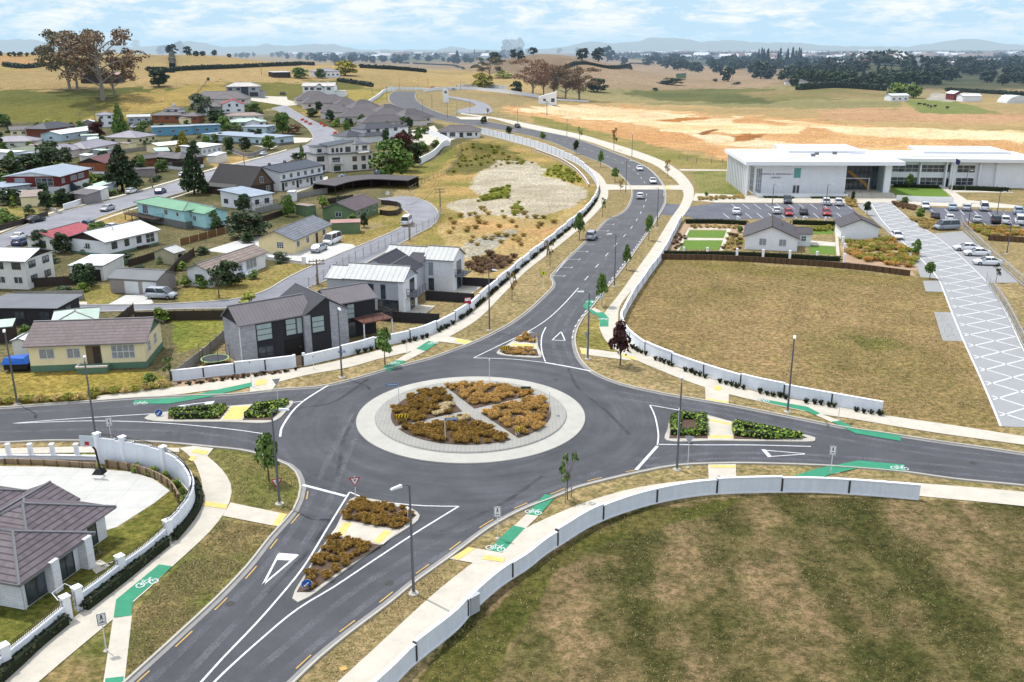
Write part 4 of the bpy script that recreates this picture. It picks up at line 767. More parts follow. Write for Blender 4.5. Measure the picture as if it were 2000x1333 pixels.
def door(root, x, y, L, D, face, u, w, h, mat, z=0, name='door'):
    d = MB(); d.box(-w/2, w/2, -.04, .02, 0, h); o = d.data(name, mat); loc, rz = {'f': ((x+u, y-.014, z), 0), 'r': ((x+L+.014, y+u, z), PI/2), 'l': ((x-.014, y+u, z), -PI/2)}[face]
    o = put(name, o, root, loc, rz); hd = MB(); hd.box(w*.3, w*.36, -.1, -.041, h*.45, h*.5); hd.build('handle', MGUT, o); return o
def roww(root, bx, face, n, z, h=1.1, w=1.5, nx=2, **k):
    L = bx[2] if face in 'fb' else bx[3]
    for i in range(n): win(root, bx[0], bx[1], bx[2], bx[3], face, L*(i+.5)/n, z, min(w, L/n*.8), h, nx, **k)
def rail(root, pts, h=1.0, mat=None, z=0, name='railing', step=1.2):
    r = MB(); pts = [Vector((p[0], p[1], z)) for p in pts]
    for i in range(len(pts)-1):
        a, b = pts[i], pts[i+1]; n = max(1, int((b-a).length/step))
        for k in range(n+1): q = a+(b-a)*k/n; r.tube([q, q+Vector((0, 0, h))], .035, 4)
        for f in (.15, .38, .6, 1.0): r.tube([a+Vector((0, 0, h*f)), b+Vector((0, 0, h*f))], .035 if f == 1 else .02, 4)
    return r.build(name, mat or MFRD, root)
FOOT = []
def house(name, label, A, B, C=None, depth=None, h=2.7, roof='gx', p=.35, wm=WH, rm=RGR, wins='', zr=0, ov=.5, base=None, gm=None, group=None, cat='house', fm=MFR, pm=None, L=None, fas=None, rot=0, dz=0, low=0):
    o, a, L0, D = site(A, B, C, depth, zr); L = L or L0; a += R(rot)
    cs = [(o[0]+u*math.cos(a)-v*math.sin(a), o[1]+u*math.sin(a)+v*math.cos(a)) for u in (0, L) for v in (0, D)]
    z = min(Hs(*c) for c in cs)*.5+max(Hs(*c) for c in cs)*.5+dz if o[1] > 400 else dz
    r = thing(name, label, cat, (o[0], o[1], z), a, group); r['_L'] = L; r['_D'] = D
    del r['_L'], r['_D']; bx = (0, 0, L, D)
    block(r, 0, 0, L, D, h, roof, p, wm, rm, ov, 0, base, gm, fas)
    for w in wins.split():
        f, n = w[0], int(w[1]); st = w[2:] or '1'
        for s in st: roww(r, bx, f, n, .95+(int(s)-1)*2.6+low, 1.1, fm=fm, pm=pm)
    return r, L, D
# ================================================================ houses, nearest first
# --- house with hipped tile roof behind the curved wall
def corner_house():
    ox, oy, an = -32.3, 54.0, R(74)
    r = thing('hip_roof_house', 'white brick bungalow with a plum tiled hip roof inside the curved white wall', 'house', (ox, oy, 0), an)
    block(r, .1, .75, 6.0, 9, 2.5, 'hip', .42, LBRK, RH1, .65); block(r, -.9, 4.2, 5, 9, 2.5, 'hip', .42, LBRK, RH1, .65)
    block(r, 2.5, 2.0, 7.5, 7.4, 2.5, 'hip', .42, LBRK, RH1, .65); block(r, 4.5, 5.55, 6.0, 4.2, 2.45, 'gx', .42, LBRK, RH1, .55); block(r, -1.5, 10, 12, 10, 2.5, 'hip', .42, LBRK, RH1, .65)
    # porch pillars and glazing on the garden side
    for u in (2.6, 5.9): m = MB(); m.box(u-.35, u+.35, .02, .72, -.1, 2.45); m.build('porch_pillar', LBRK, r)
    win(r, .1, .75, 6, 9, 'f', 1.3, .1, 1.9, 2.1, 2, 1, MFRD); win(r, .1, .75, 6, 9, 'f', 4.1, .1, 1.6, 2.1, 2, 1, MFRD)
    win(r, 2.5, 2, 7.5, 7.4, 'f', 4.6, .1, 1.0, 2.1, 1, 1, MFRD); win(r, 2.5, 2, 7.5, 7.4, 'f', 6.0, .1, .9, 2.1, 1, 1, MFRD); win(r, -.9, 4.2, 5, 9, 'l', 1.6, .9, 1.8, 1.3, 2, 1, MFRD)
    m = MB(); m.tube([(.2, .68, 0), (.2, .68, 2.4)], .05, 6); m.build('downpipe', MFR, r); m = MB(); m.cyl(5, 7.5, 4, 4.9, .09); m.build('flue', MGUT, r)
corner_house()
# --- yellow bungalow
r, L, D = house('cream_bungalow', 'cream bungalow with brown tiled gable roof, green gable end and green plinth', (62, 727), (287, 718), depth=8, h=3.3, p=.40, wm=CRM, rm=RTB, base=(.75, GRN_), gm=GRN_, ov=.45)
bx = (0, 0, L, D); win(r, *bx, 'f', 2.0, 1.55, 1.75, 1.25, 2, 1, pm=MCUR); win(r, *bx, 'f', 5.0, 1.5, 1.55, 1.25, 2, 1, pm=MCUR); win(r, *bx, 'f', 10.6, 1.25, 2.7, 1.7, 4, 2, pm=MCUR); win(r, *bx, 'r', 1.9, 1.5, 1.3, 1.3, 2, 2, pm=MCUR); win(r, *bx, 'r', 4.9, 1.5, 1.2, 1.3, 2, 2, pm=MCUR)
m = MB(); m.box(6.4, 8.1, -.03, .02, .76, 3.0); m.build('porch_shade_panel', M('porch_shade', S(120, 104, 78), .9), r); m = MB(); m.box(5.6, 9.0, -1.5, -.05, -.2, .75); m.build('porch_step', GRN_, r); m = MB(); m.box(5.5, 9.1, -1.6, -1.42, .75, .95); m.box(5.5, 5.7, -1.42, -.05, .75, .95); m.build('porch_ledge', PINKP, r); door(r, *bx, 'f', 7.6, .85, 2.0, DBR, .8)  # porch recess is a flat panel, its shade painted in the colour
tag(m and bpy.data.objects[-1] if False else r)
# --- dark two storey house
o, a, L, D = site((475, 716), (677, 675), depth=5.5)
r = thing('black_brick_house', 'two storey black and grey brick house with grey steel cross gables beside the junction', 'house', (*o, 0), a)
block(r, 0, 0, 9.2, 5.4, 5.1, 'gx', .62, BLK, RSS, .25); block(r, 8.0, -.45, 5.7, 8.4, 5.1, 'gy', .62, BLK, RSD, .25); block(r, 13.2, 2.6, 6.2, 5.6, 4.9, 'gx', .45, BLK, RSS, .3); block(r, 10, 7.5, 6, 4, 2.8, 'flat', 0, GRW, RGR, .1)
for bx_, nm in (((-.06, 1.9, -.06, .4), 0), ((-.06, .3, .4, 5.46), 0), ((7.9, 8.75, -.53, -.1), 0), ((11.4, 13.8, -.53, -.1), 0), ((13.5, 13.8, -.1, 2.5), 0)):
    m = MB(); m.box(bx_[0], bx_[1], bx_[2], bx_[3], -.2, 5.0); m.build('brick_panel', GRYB, r)
m = MB(); m.mesh([(11.4, -.5, 5.0), (13.78, -.5, 5.0), (11.4, -.5, 6.35)], [(0, 1, 2)]); m.build('brick_panel', GRYB, r)
win(r, 0, 0, 9, 5, 'f', 2.95, 2.75, 2.0, 2.1, 1, 3, MFRD, MGL2, deep=.05); win(r, 0, 0, 9, 5, 'f', 3.0, .2, 2.0, 1.8, 2, 2, MFRD); win(r, 0, 0, 9, 5, 'f', 6.4, 2.75, 1.5, 2.1, 1, 3, MFRD, MGL2, deep=.05); win(r, 0, 0, 9, 5, 'f', 7.4, 2.75, .9, 2.1, 1, 1, MFRD, MGL2, deep=.05)
door(r, 0, 0, 9, 5, 'f', 6.6, 2.4, 2.3, M('dark_entry', S(28, 28, 30), .4), 0); win(r, 8, -.45, 5.7, 8.4, 'f', 1.75, 2.6, 1.7, 2.1, 1, 3, MFRD, MGL2); win(r, 13.2, 2.6, 6.2, 5.6, 'f', 2.6, 2.6, 1.1, 2.0, 1, 3, MFRD, MGL2); win(r, 13.2, 2.6, 6.2, 5.6, 'f', 2.6, .1, 1.2, 2.0, 1, 2, MFRD)
m = MB(); m.box(16.0, 20.3, -.4, 2.6, 2.5, 2.65); m.build('balcony_deck', M('stained_deck', S(112, 76, 66), .8), r); rail(r, [(16.0, -.4), (20.3, -.4), (20.3, 2.6)], 1, MFRD, 2.65)
for q in ((16.1, -.3), (20.2, -.3)): m = MB(); m.box(q[0]-.07, q[0]+.07, q[1]-.07, q[1]+.07, 0, 2.5); m.build('post', MFR, r)
m = MB(); m.tube([(-.1, -.12, 0), (-.1, -.12, 5)], .06, 6); m.build('downpipe', MFR, r)
# --- two pale townhouses
r, L, D = house('pale_townhouse', 'pale grey two storey townhouse with ribbed white roof next to the black house', (676, 608), (789, 616), depth=5.4, h=4.9, p=.55, wm=LGC, rm=RLG, ov=.25)
bx = (0, 0, L, D); win(r, *bx, 'f', 3.9, 2.2, 1.1, 2.1, 1, 1, MFRD); win(r, *bx, 'f', 5.9, 2.2, .7, 2.1, 1, 1, MFRD); win(r, *bx, 'f', 6.6, .1, 3.2, 2.0, 3, 1, MFRD); win(r, *bx, 'r', 1.2, .2, .8, 1.9, 1, 1, MFRD)
m = MB(); m.box(L-.7, L+.06, -.07, 5.45, 0, 4.85); m.build('end_panel', LGW, r); m = MB(); m.box(L+.06, L+1.5, 1.2, 5.2, 2.35, 2.5); m.build('balcony_deck', MGUT, r); rail(r, [(L+.1, 1.2), (L+1.5, 1.2), (L+1.5, 5.2)], 1, MFRD, 2.5); win(r, 0, 0, L+.06, D, 'r', 3.4, 2.6, 1.8, 2.0, 2, 1, MFRD); win(r, 0, 0, L+.06, D, 'r', 3.4, .1, 1.8, 2.0, 2, 1, MFRD)
block(r, -3.2, 1.0, 3.2, 5, 4.5, 'gx', .5, LGC, RLG, .2); block(r, L*.25, 5.4, 5.0, 7.2, 4.4, 'gy', .5, LGC, RSD, .2); m = MB(); m.box(L-.7, L+2.8, -.1, 5.5, 0, .12); m.build('patio', MPATH, r)
r, L, D = house('pale_townhouse', 'white two storey townhouse with pale steel gable behind the first townhouse', (831, 567), (886, 571), depth=5.2, h=5.0, p=.55, wm=LGW, rm=RLG, ov=.25)
bx = (0, 0, L, D); block(r, -6.8, .5, 6.8, 4.6, 4.9, 'gx', .55, LGC, RLG, .25); block(r, -7.5, -7.5, 5.0, 8.2, 4.7, 'gy', .55, LGC, RSD, .2); block(r, -2.4, -1.6, 2.4, 3.2, 4.7, 'mb', .25, LGC, RSD, .2)
win(r, *bx, 'f', L*.22, .1, .9, 1.9, 1, 2, MFRD); win(r, *bx, 'f', L*.22, 2.4, .9, 2.2, 1, 1, MFR, MCUR); win(r, *bx, 'r', 2.6, 2.5, 2.0, 2.0, 2, 1, MFRD); win(r, *bx, 'r', 2.6, .1, 2.0, 2.0, 2, 1, MFRD)
m = MB(); m.box(L+.02, L+1.4, .6, 4.6, 2.3, 2.45); m.build('balcony_deck', MGUT, r); rail(r, [(L+.1, .6), (L+1.4, .6), (L+1.4, 4.6)], 1, MFRD, 2.45); m = MB(); m.box(L-.4, L+3.2, -.3, 5.3, 0, .12); m.build('patio', MPATH, r)
# --- grey steel garage and friends
r, L, D = house('double_garage', 'grey steel double garage with two white roller doors', (217, 572), (309, 577), depth=5.2, h=2.3, p=.35, wm=GGY, rm=RGR, ov=.2, cat='garage')
for u in (L*.46, L*.84):
    m = MB(); m.box(-1.2, 1.2, -.04, .01, 0, 2.0)
    for k in range(1, 6): m.box(-1.18, 1.18, -.055, -.04, k*.33, k*.33+.03)
    m.build('garage_door', MFR, r, loc=(u, -.014, 0))
r, L, D = house('white_tile_house', 'white bungalow with fawn striped tile roof and a white porch planter', (413, 562), (519, 522), C=(357, 562), h=2.7, p=.42, wm=WH, rm=RTB2, wins='l1', ov=.5)
bx = (0, 0, L, D); win(r, *bx, 'f', 5.5, .9, 1.3, 1.3, 2, 1, pm=MCUR); win(r, *bx, 'f', 11.2, .7, 3.0, 1.6, 3, 1, pm=MCUR); win(r, *bx, 'f', 2.4, .9, 1.3, 1.3, 2, 1, pm=MCUR); door(r, *bx, 'f', 8.2, .9, 2.0, LGC, .1); m = MB(); m.box(7.4, 10.6, -1.6, -.05, -.2, .6); m.build('porch_planter', WH, r)
r, L, D = house('cream_block_house', 'beige block house with speckled grey tile roof on a white concrete yard', (575, 497), (645, 464), C=(509, 493), h=2.7, p=.42, wm=CRM2, rm=RTS, ov=.5)
bx = (0, 0, L, D); [win(r, *bx, 'f', u, 1.0, 1.3, 1.2, 2, 1) for u in (1.8, 6.0, 13.6)]; door(r, *bx, 'f', 10.2, .9, 2.0, DBR, .1); win(r, *bx, 'l', 2.7, 1.0, 1.4, 1.2, 3, 3)
r, L, D = house('flat_garage', 'low pale garage with flat white roof and two dark doors', (140, 549), (204, 549), C=(251, 527), h=2.5, roof='flat', p=0, wm=PAL, rm=RWH, ov=.25, cat='garage')
for u in (1.35, 3.9): m = MB(); m.box(-1.05, 1.05, -.04, .01, 0, 1.9); m.build('garage_door', M('dark_door', S(50, 48, 48), .6), r, loc=(u, -.014, 0))  # both doors in one plain dark grey
r, L, D = house('white_two_storey_house', 'white two storey house with white roof and dark gable at the left edge', (-45, 563), (56, 566), C=(112, 545), h=4.7, p=.3, wm=PAL, rm=RWH, gm=DBR, wins='f3', ov=.6)
bx = (0, 0, L, D); roww(r, bx, 'f', 3, 3.2, 1.1, fm=MFRD); win(r, *bx, 'r', 1.8, 3.2, 1.7, 1.1, 2, 1, MFRD); win(r, *bx, 'r', 5.4, 3.2, 1.7, 1.1, 2, 1, MFRD); win(r, *bx, 'r', 1.8, .9, 1.6, 1.1, 2, 1, MFRD); win(r, *bx, 'r', 5.4, .9, 1.6, 1.1, 2, 1, MFRD)
house('cottage', 'low pale cottage with a faded red tiled roof', (115, 493), (185, 472), C=(56, 490), h=2.5, p=.32, wm=PAL, rm=RPK, wins='f2 l1', fm=MFRD)
r, L, D = house('white_bungalow', 'white bungalow with long white roof and dark gable end beside the faded red roof', (209, 501), (310, 476), C=(157, 488), h=2.7, p=.3, wm=WH, rm=RWH, gm=DBR, ov=.5, base=(.35, GRN_))
bx = (0, 0, L, D); [win(r, *bx, 'f', u, 1.0, w, 1.3, 2, 1, MFRD) for u, w in ((2.0, 1.3), (5.0, 1.1), (8.0, 1.2))]; win(r, *bx, 'f', 10.8, .6, 2.2, 1.8, 2, 2); win(r, *bx, 'l', 4.5, 1, 1.2, 1.1, 2, 1); m = MB(); m.box(7.2, 9.4, -.9, -.05, -.1, .45); m.build('steps', DBR, r); m = MB(); m.disc((5, 3.2, 4.2), (1, -1, .4), .45, .06); m.build('satellite_dish', MGUT, r)
r, L, D = house('garden_shed', 'small beige garden shed with pale gable roof', (342, 518), (364, 511), C=(319, 510), h=2.0, p=.35, wm=wall('shed_beige', S(186, 178, 150)), rm=RLG, ov=.15, cat='shed'); door(r, 0, 0, L, D, 'f', L*.5, .9, 1.7, M('dark_entry', S(28, 28, 30), .4))
r, L, D = house('aqua_house', 'pale aqua raised house with green steel roof and a long timber deck', (272, 429), (363, 448), depth=6.5, h=4.0, roof='hip', p=.28, wm=AQU, rm=RGN, base=(1.5, M('block_base', S(120, 124, 122))), ov=.6, low=1.2)
bx = (0, 0, L, D); win(r, *bx, 'f', 3.2, 1.7, 2.2, 1.9, 3, 1); win(r, *bx, 'f', L*.62, 2.3, 1.3, 1.1, 2, 1); win(r, *bx, 'f', L*.86, 2.4, .9, .9, 1, 1); win(r, *bx, 'r', 2.0, 2.3, 1.3, 1.1, 2, 1); win(r, *bx, 'r', 4.6, 2.3, 1.1, 1.1, 2, 1); block(r, L, 1.6, 5.2, 5.4, 3.6, 'gx', .28, AQU, RGN, .4, base=(.6, M('block_base', S(120, 124, 122)))); win(r, L, 1.6, 5.2, 5.4, 'f', 1.3, 1.7, 1.1, 1.1, 2, 1); win(r, L, 1.6, 5.2, 5.4, 'r', 2.6, 1.7, 1.2, 1.1, 2, 1)
m = MB(); m.box(-2, L*.55, -2.4, -.05, 1.3, 1.42); [m.box(x, x+.14, -2.3, -2.16, -.5, 1.3) for x in (-1.9, 1, 4, 7)]; m.build('deck', DBR, r); rail(r, [(-2, 0), (-2, -2.4), (L*.55, -2.4), (L*.55, -.1)], .95, DBR, 1.42)
r, L, D = house('monopitch_house', 'white boarded house with single blue grey slope roof behind the round bush', (433, 404), (493, 412), C=(528, 404), h=3.3, roof='ml', p=.06, wm=WH, rm=RBG, ov=.5, wins='f3', fm=MFRD); win(r, 0, 0, L, D, 'r', 1.6, 1.3, 1.2, 1.1, 2, 1, MFRD); win(r, 0, 0, L, D, 'r', 4.6, 1.3, 1.4, 1.1, 2, 1, MFRD); rail(r, [(L+.1, 0), (L+1.6, 0), (L+1.6, D)], .9, DBR, 1)
r, L, D = house('chalet_house', 'dark brown chalet house with steep black shingle roof', (412, 376), (490, 384), C=(516, 374), h=2.6, p=1.05, wm=DBR, rm=RBK, gm=M('brown_shingle', S(104, 86, 74)), ov=.4, wins='f3'); win(r, 0, 0, L, D, 'r', D/2, 3.0, 1.2, 1.6, 2, 1); win(r, 0, 0, L, D, 'r', D*.75, .8, 1.3, 1.2, 2, 1); block(r, -1.8, -1.6, L*.8, 1.6, 2.0, 'mb', .35, DBR, RBK, .3)
m = MB(); m.box(L-5, L, -2.2, -.1, 0, .9); m.build('timber_deck', M('stained_deck', S(112, 76, 66), .8), r)
r, L, D = house('white_townhouse_row', 'long white two storey townhouse row with slate blue roof', (550, 374), (632, 357), C=(516, 363), h=5.0, p=.2, wm=WH, rm=RNV, ov=.5, roof='gx', fas=RNV); bx = (0, 0, L, D)
for k in range(6): u = L*(k+.5)/6; win(r, *bx, 'f', u-.2, 3.1, 1.2, 1.2, 2, 1); (door(r, *bx, 'f', u-.8, .9, 2.0, DBR, .1) if k % 2 == 0 else None); win(r, *bx, 'f', u+.5, .9, 1.1, 1.2, 2, 1)
m = MB(); m.box(-.3, L+.3, -.9, -.02, 2.5, 2.66); m.build('verandah_roof', RNV, r); [(lambda q: q)(MBx) for MBx in ()]
for u in (L*.15, L*.5): m = MB(); m.box(u, u+.6, D*.5, D*.5+.6, 5.5, 6.9); m.build('chimney', MGUT, r)
# --- three storey white house
r, L, D = house('three_storey_house', 'white three storey house with balconies and dark stepped roofs above the gardens', (646, 337), (729, 331), depth=10, h=5.4, roof='flat', p=0, wm=wall('off_white_plaster', S(244, 238, 234)), rm=RNV, ov=.6)
OW = _mc['off_white_plaster']; block(r, -4.2, 2.2, 4.3, 7, 5.4, 'flat', 0, OW, RNV, .6); block(r, .3, .6, 7.4, 8, 7.9, 'mr', .12, OW, RNV, .5, z0=5.5); block(r, 8.0, 1.4, L-8.2, 7, 7.9, 'flat', 0, OW, RNV, .4, z0=5.5); block(r, -3.6, 3, 4, 5, 7.6, 'flat', 0, OW, RNV, .4, z0=5.5); block(r, 7.4, 1.0, 1.6, 3, 9.0, 'flat', 0, OW, RNV, .02, z0=5.5)
for z in (.3, 2.9): [win(r, 0, 0, L, D, 'f', u, z, w, 1.5, 2, 1, MFRD) for u, w in ((2.0, 2.6), (L*.57, 1.5), (L*.78, 1.4), (L*.93, .9))]
[win(r, .3, .6, 7.4, 8, 'f', u, 5.9, .8, 1.3, 1, 1, MFRD) for u in (1, 2.4, 3.8)]; win(r, .3, .6, 7.4, 8, 'f', 6.0, 5.8, 1.7, 1.6, 2, 2, MFRD); [win(r, 8, 1.4, L-8.2, 7, 'f', u, 5.9, 1.6, 1.5, 2, 1, MFRD) for u in (1.3, 4.2)]; [win(r, -4.2, 2.2, 4.3, 7, 'f', 2, z, 2.4, 1.6, 2, 1, MFRD) for z in (.5, 3.2)]; win(r, -3.6, 3, 4, 5, 'f', 1.5, 5.9, 1.4, 1.1, 2, 1, MFRD)
for x0, z in ((.4, 2.6), (9.0, 5.5)):
    m = MB(); m.box(x0, x0+3.6, -1.5, -.05, z, z+.15); m.build('balcony_deck', OW, r); rail(r, [(x0, -.1), (x0, -1.5), (x0+3.6, -1.5), (x0+3.6, -.1)], 1, MFR, z+.15, step=.6)
for u in (.4, 4.0): m = MB(); m.box(u-.1, u+.1, -1.5, -1.3, -1, 2.6); m.build('post', MFR, r)
# --- brown and green gabled house by the cul-de-sac, its sheds
r, L, D = house('green_gable_house', 'sage green house with brown tiled gable roof at the cul-de-sac', (693, 434), (739, 416), C=(628, 432), h=2.6, p=.38, wm=SGR, rm=RTB, wins='f3 l1', ov=.5)
house('green_shed', 'low green double shed with a rusty edged roof', (648, 458), (704, 456), depth=3.0, h=2.2, roof='mb', p=.05, wm=SGR, rm=RRP, cat='shed', ov=.15); house('green_shed', 'small green shed with a pale flat roof beside the timber fence', (578, 420), (603, 424), C=(609, 420), h=2.3, roof='flat', p=0, wm=SGR, rm=RTAN, cat='shed', ov=.1)
house('garden_shed', 'small white garden shed below the townhouse row', (562, 394), (576, 394), depth=2.4, h=2.2, roof='mb', p=.08, wm=WH, rm=RLG, cat='shed', ov=.15)
def carport():
    P = WS([(655, 382), (690, 372), (725, 368), (760, 369), (797, 371)], 1.2); r = thing('curved_carport', 'long dark curved carport at the head of the cul-de-sac', 'carport', (P[0][0], P[0][1], 0))
    m = MB(); ox, oy = P[0]; Q = [(x-ox, y-oy) for x, y in P]; sweep(m, Q, [(0, 2.3), (0, 2.5), (6.5, 2.9), (6.5, 2.7)], zs=[0]*len(Q)); m.build('roof', M('dark_carport_roof', S(86, 82, 84), .7, .2, .8), r)
    m = MB(); T = offs(Q, 6.3); sweep(m, T, [(0, 0), (0, 2.5), (.1, 2.5), (.1, 0)], zs=[0]*len(T)); m.build('wall', DBR, r)
    for i in range(0, len(Q), 4): m = MB(); m.box(Q[i][0]-.08, Q[i][0]+.08, Q[i][1]+.1, Q[i][1]+.26, 0, 2.35); m.build('post', MFRD, r)
carport()
# --- dark flat house and pale green roof, left
house('flat_roof_house', 'dark charcoal house with long flat grey roof at the left edge', (-30, 636), (114, 637), C=(149, 612), h=2.6, roof='flat', p=0, wm=BLK, rm=RGR, wins='f3 r1', fm=MFRD, ov=.4, fas=MFR)
r, L, D = house('green_roof_garage', 'pale garage with a mint green hip roof behind the cream bungalow', (108, 668), (190, 664), depth=6.5, h=2.3, roof='hip', p=.28, wm=PAL, rm=RPG, ov=.3, cat='garage', rot=12)
house('small_shed', 'small white shed tucked behind the cream bungalow', (28, 697), (55, 697), depth=2.6, h=2.0, roof='gy', p=.35, wm=PAL, rm=RWH, cat='shed', ov=.2); house('timber_shed', 'dark timber lean-to at the left edge below the flat roof', (-14, 672), (28, 668), depth=3.2, h=2.0, roof='mb', p=.05, wm=DBR, rm=RPG, cat='shed', ov=.1)
# --- beyond the old street
r, L, D = house('red_white_house', 'red and white split level house with low grey gable roof above the hedge', (120, 380), (177, 362), C=(52, 370), h=4.7, p=.16, wm=RDP, rm=RBG, base=(2.0, WH), ov=.7, gm=WH, fas=MFR)
bx = (0, 0, L, D); win(r, *bx, 'l', D*.28, 2.2, 4.6, 2.1, 3, 2); win(r, *bx, 'l', D*.74, 2.7, 2.6, 1.5, 3, 2, pm=MCUR); win(r, *bx, 'l', D*.32, .7, 2.4, 1.0, 3, 1); [win(r, *bx, 'f', u, 2.7, w, 1.3, 3, 1, pm=MCUR) for u, w in ((2, 1.6), (8, 3.4), (12.4, 3.4))]; win(r, *bx, 'f', 2.5, .6, 1.2, 1, 2, 1)
m = MB()
for k in range(7): m.box(4.6, 5.8, -.4-.35*(k+1), -.4-.35*k, 0, 2.4-.33*k)
m.build('stairs', RNV, r)
house('orange_brick_house', 'orange brick house with maroon tile roof and white base behind the big conifer', (206, 340), (252, 327), C=(180, 333), h=3.3, p=.35, wm=OBR, rm=RMR, gm=DBR, wins='f2 l1', base=(.7, WH)); r, L, D = house('dark_hip_house', 'dark brown timber house with grey tile roof and white base beside the street', (318, 329), (352, 333), depth=9, h=3.6, roof='hip', p=.3, wm=DBR, rm=RTG, wins='f1 r2', base=(1.0, WH), L=9); block(r, -6.5, 1, 7, 7, 3.4, 'gx', .3, DBR, RTG, .5); block(r, -8, -4.5, 4.4, 7, 3.2, 'gy', .35, OBR, RTG, .5)
house('white_roof_house', 'white house with brilliant white roof facing the street', (395, 306), (437, 298), depth=8.5, h=3.0, roof='mb', p=.05, wm=WH, rm=RWH, wins='f4', ov=.6, pm=MCUR, L=13); house('low_white_roof_house', 'low house with cream white roof behind the golden conifer', (312, 300), (372, 294), depth=8, h=2.7, p=.2, wm=CRM, rm=ROOF('cream_steel_roof', S(232, 230, 214), 'rib', .8, .93), wins='f2', ov=.6)
house('long_blue_house', 'long pale blue house with blue grey single slope roof by the street', (399, 277), (528, 286), C=(549, 279), h=3.1, roof='flat', p=.02, wm=LBL, rm=RBG, wins='f8 r1', ov=.8, fm=MFRD, base=(.8, M('block_base', S(150, 150, 148))))
r, L, D = house('bright_blue_house', 'bright mid blue flat roofed house with white joinery', (300, 266), (378, 263), depth=9, h=3.3, roof='flat', p=0, wm=MBL, rm=RBG, wins='f3', ov=.4, fas=RBG); block(r, L, 1.2, 12, 8, 3.4, 'flat', 0, MBL, RBG, .4); roww(r, (L, 1.2, 12, 8), 'f', 3, 1, 1.2)
house('small_blue_house', 'small pale house with blue steel roof behind the long blue house', (476, 262), (521, 263), C=(541, 256), h=2.8, roof='flat', p=.02, wm=LBL, rm=RBG, wins='f2 r2', ov=.6); house('cream_hip_house', 'cream house with lilac grey hip roof', (269, 283), (306, 277), C=(237, 277), h=2.8, roof='hip', p=.3, wm=wall('lemon_plaster', S(226, 218, 180)), rm=RLL, wins='f3 l2', ov=.6, fm=MFRD)
house('pale_gable_house', 'pale blue house with bright white gable roof and a dish', (120, 277), (190, 266), C=(98, 274), h=3.0, p=.25, wm=LBL, rm=RWH, wins='f3 l1', ov=.5); house('charcoal_roof_house', 'dark house with charcoal hip roof against the green hill', (92, 268), (148, 257), depth=10, h=3.0, roof='hip', p=.4, wm=RBR, rm=RTC, wins='f2', ov=.5); house('tan_gable_house', 'cream house with long pale grey roof at the foot of the hill', (22, 268), (72, 266), depth=8, h=2.8, p=.3, wm=CRM, rm=RTG, wins='f3', ov=.5)
r, L, D = house('lilac_roof_house', 'rambling house with lilac grey hip roof and grey fence', (172, 306), (232, 294), depth=10, h=2.8, roof='hip', p=.36, wm=PINKP, rm=RLL, wins='f4', ov=.6); block(r, -9, 3, 12, 9, 2.8, 'hip', .4, PINKP, RLL, .6)
house('olive_roof_house', 'long house with olive green hip roof behind the dark bushes', (20, 314), (158, 306), depth=9, h=2.8, roof='hip', p=.3, wm=PAL, rm=ROL, wins='f5', ov=.6); house('pale_pink_roof_house', 'pale house with washed out pink hip roof at the left edge', (-20, 292), (70, 290), depth=10, h=2.8, roof='hip', p=.32, wm=PAL, rm=RLL, wins='f3', ov=.6); house('left_edge_house', 'white house cut off by the left edge with a timber deck', (-60, 312), (22, 318), depth=6, h=3.2, roof='flat', p=0, wm=WH, rm=RWH, wins='f4', ov=.4, fm=MFRD); house('left_edge_shed', 'blue grey flat roofed shed at the left edge under the bushes', (-30, 384), (10, 390), depth=7, h=3, roof='flat', p=0, wm=LGC, rm=RBG, wins='f1', ov=.5, cat='shed'); house('blue_outbuilding', 'pale blue outbuilding with a grey flat roof', (24, 318), (74, 316), depth=5, h=2.8, roof='flat', p=0, wm=LBL, rm=RBG, ov=.2, cat='outbuilding')
r, L, D = house('white_two_storey_cottage', 'narrow white two storey house with pale hip roof and dark window', (192, 250), (224, 248), depth=8, h=5.3, roof='hip', p=.3, wm=WH, rm=RLL, wins='f212', ov=.5, fm=MFRD); house('grey_roof_bungalow', 'grey walled bungalow with pale grey roof among the conifers', (251, 244), (294, 241), depth=8, h=2.8, p=.22, wm=LGC, rm=RLG, wins='f3', ov=.5); house('tiny_gable_shed', 'small brown gabled shed below the power pole', (162, 251), (184, 250), depth=5, h=2.6, roof='gy', p=.35, wm=GRW, rm=RWH, cat='shed', ov=.3)
# --- houses climbing the hill
r, L, D = house('brick_split_house', 'brick house with grey hip roofs and a white upper floor', (298, 240), (356, 240), depth=10, h=2.9, roof='hip', p=.35, wm=OBR, rm=RTG, wins='f3', ov=.6, fm=MFRD); block(r, L*.35, 4, L*.5, 7, 5.4, 'hip', .35, WH, RTG, .5, z0=2.8); roww(r, (L*.35, 4, L*.5, 7), 'f', 2, 4.0, 1, fm=MFRD); m = MB(); m.box(L*.55, L*.62, 7, 8, 5.5, 7.8); m.build('chimney', LBRK, r)
house('brick_hip_house', 'small red brick house with grey hip roof beside the power poles', (357, 241), (389, 241), depth=8, h=2.8, roof='hip', p=.4, wm=OBR, rm=RTG, wins='f2', ov=.5, fm=MFRD); house('little_white_house', 'little white house with a pale flat roof between the poles', (384, 226), (406, 226), depth=6, h=3.4, roof='mb', p=.1, wm=WH, rm=RLL, wins='f2', ov=.4, fm=MFRD)
r, L, D = house('red_gable_house', 'white gabled house with bright red roof', (435, 222), (478, 221), depth=11, h=3.8, roof='gy', p=.42, wm=WH, rm=RRD, ov=.5, fas=RRD); [win(r, 0, 0, L, D, 'f', L*f, 2.6, 1.2, 1.4, 1, 1, MFRD) for f in (.33, .68)]; [win(r, 0, 0, L, D, 'f', L*f, .3, 1.6, 1.0, 2, 1, MFRD) for f in (.25, .75)]
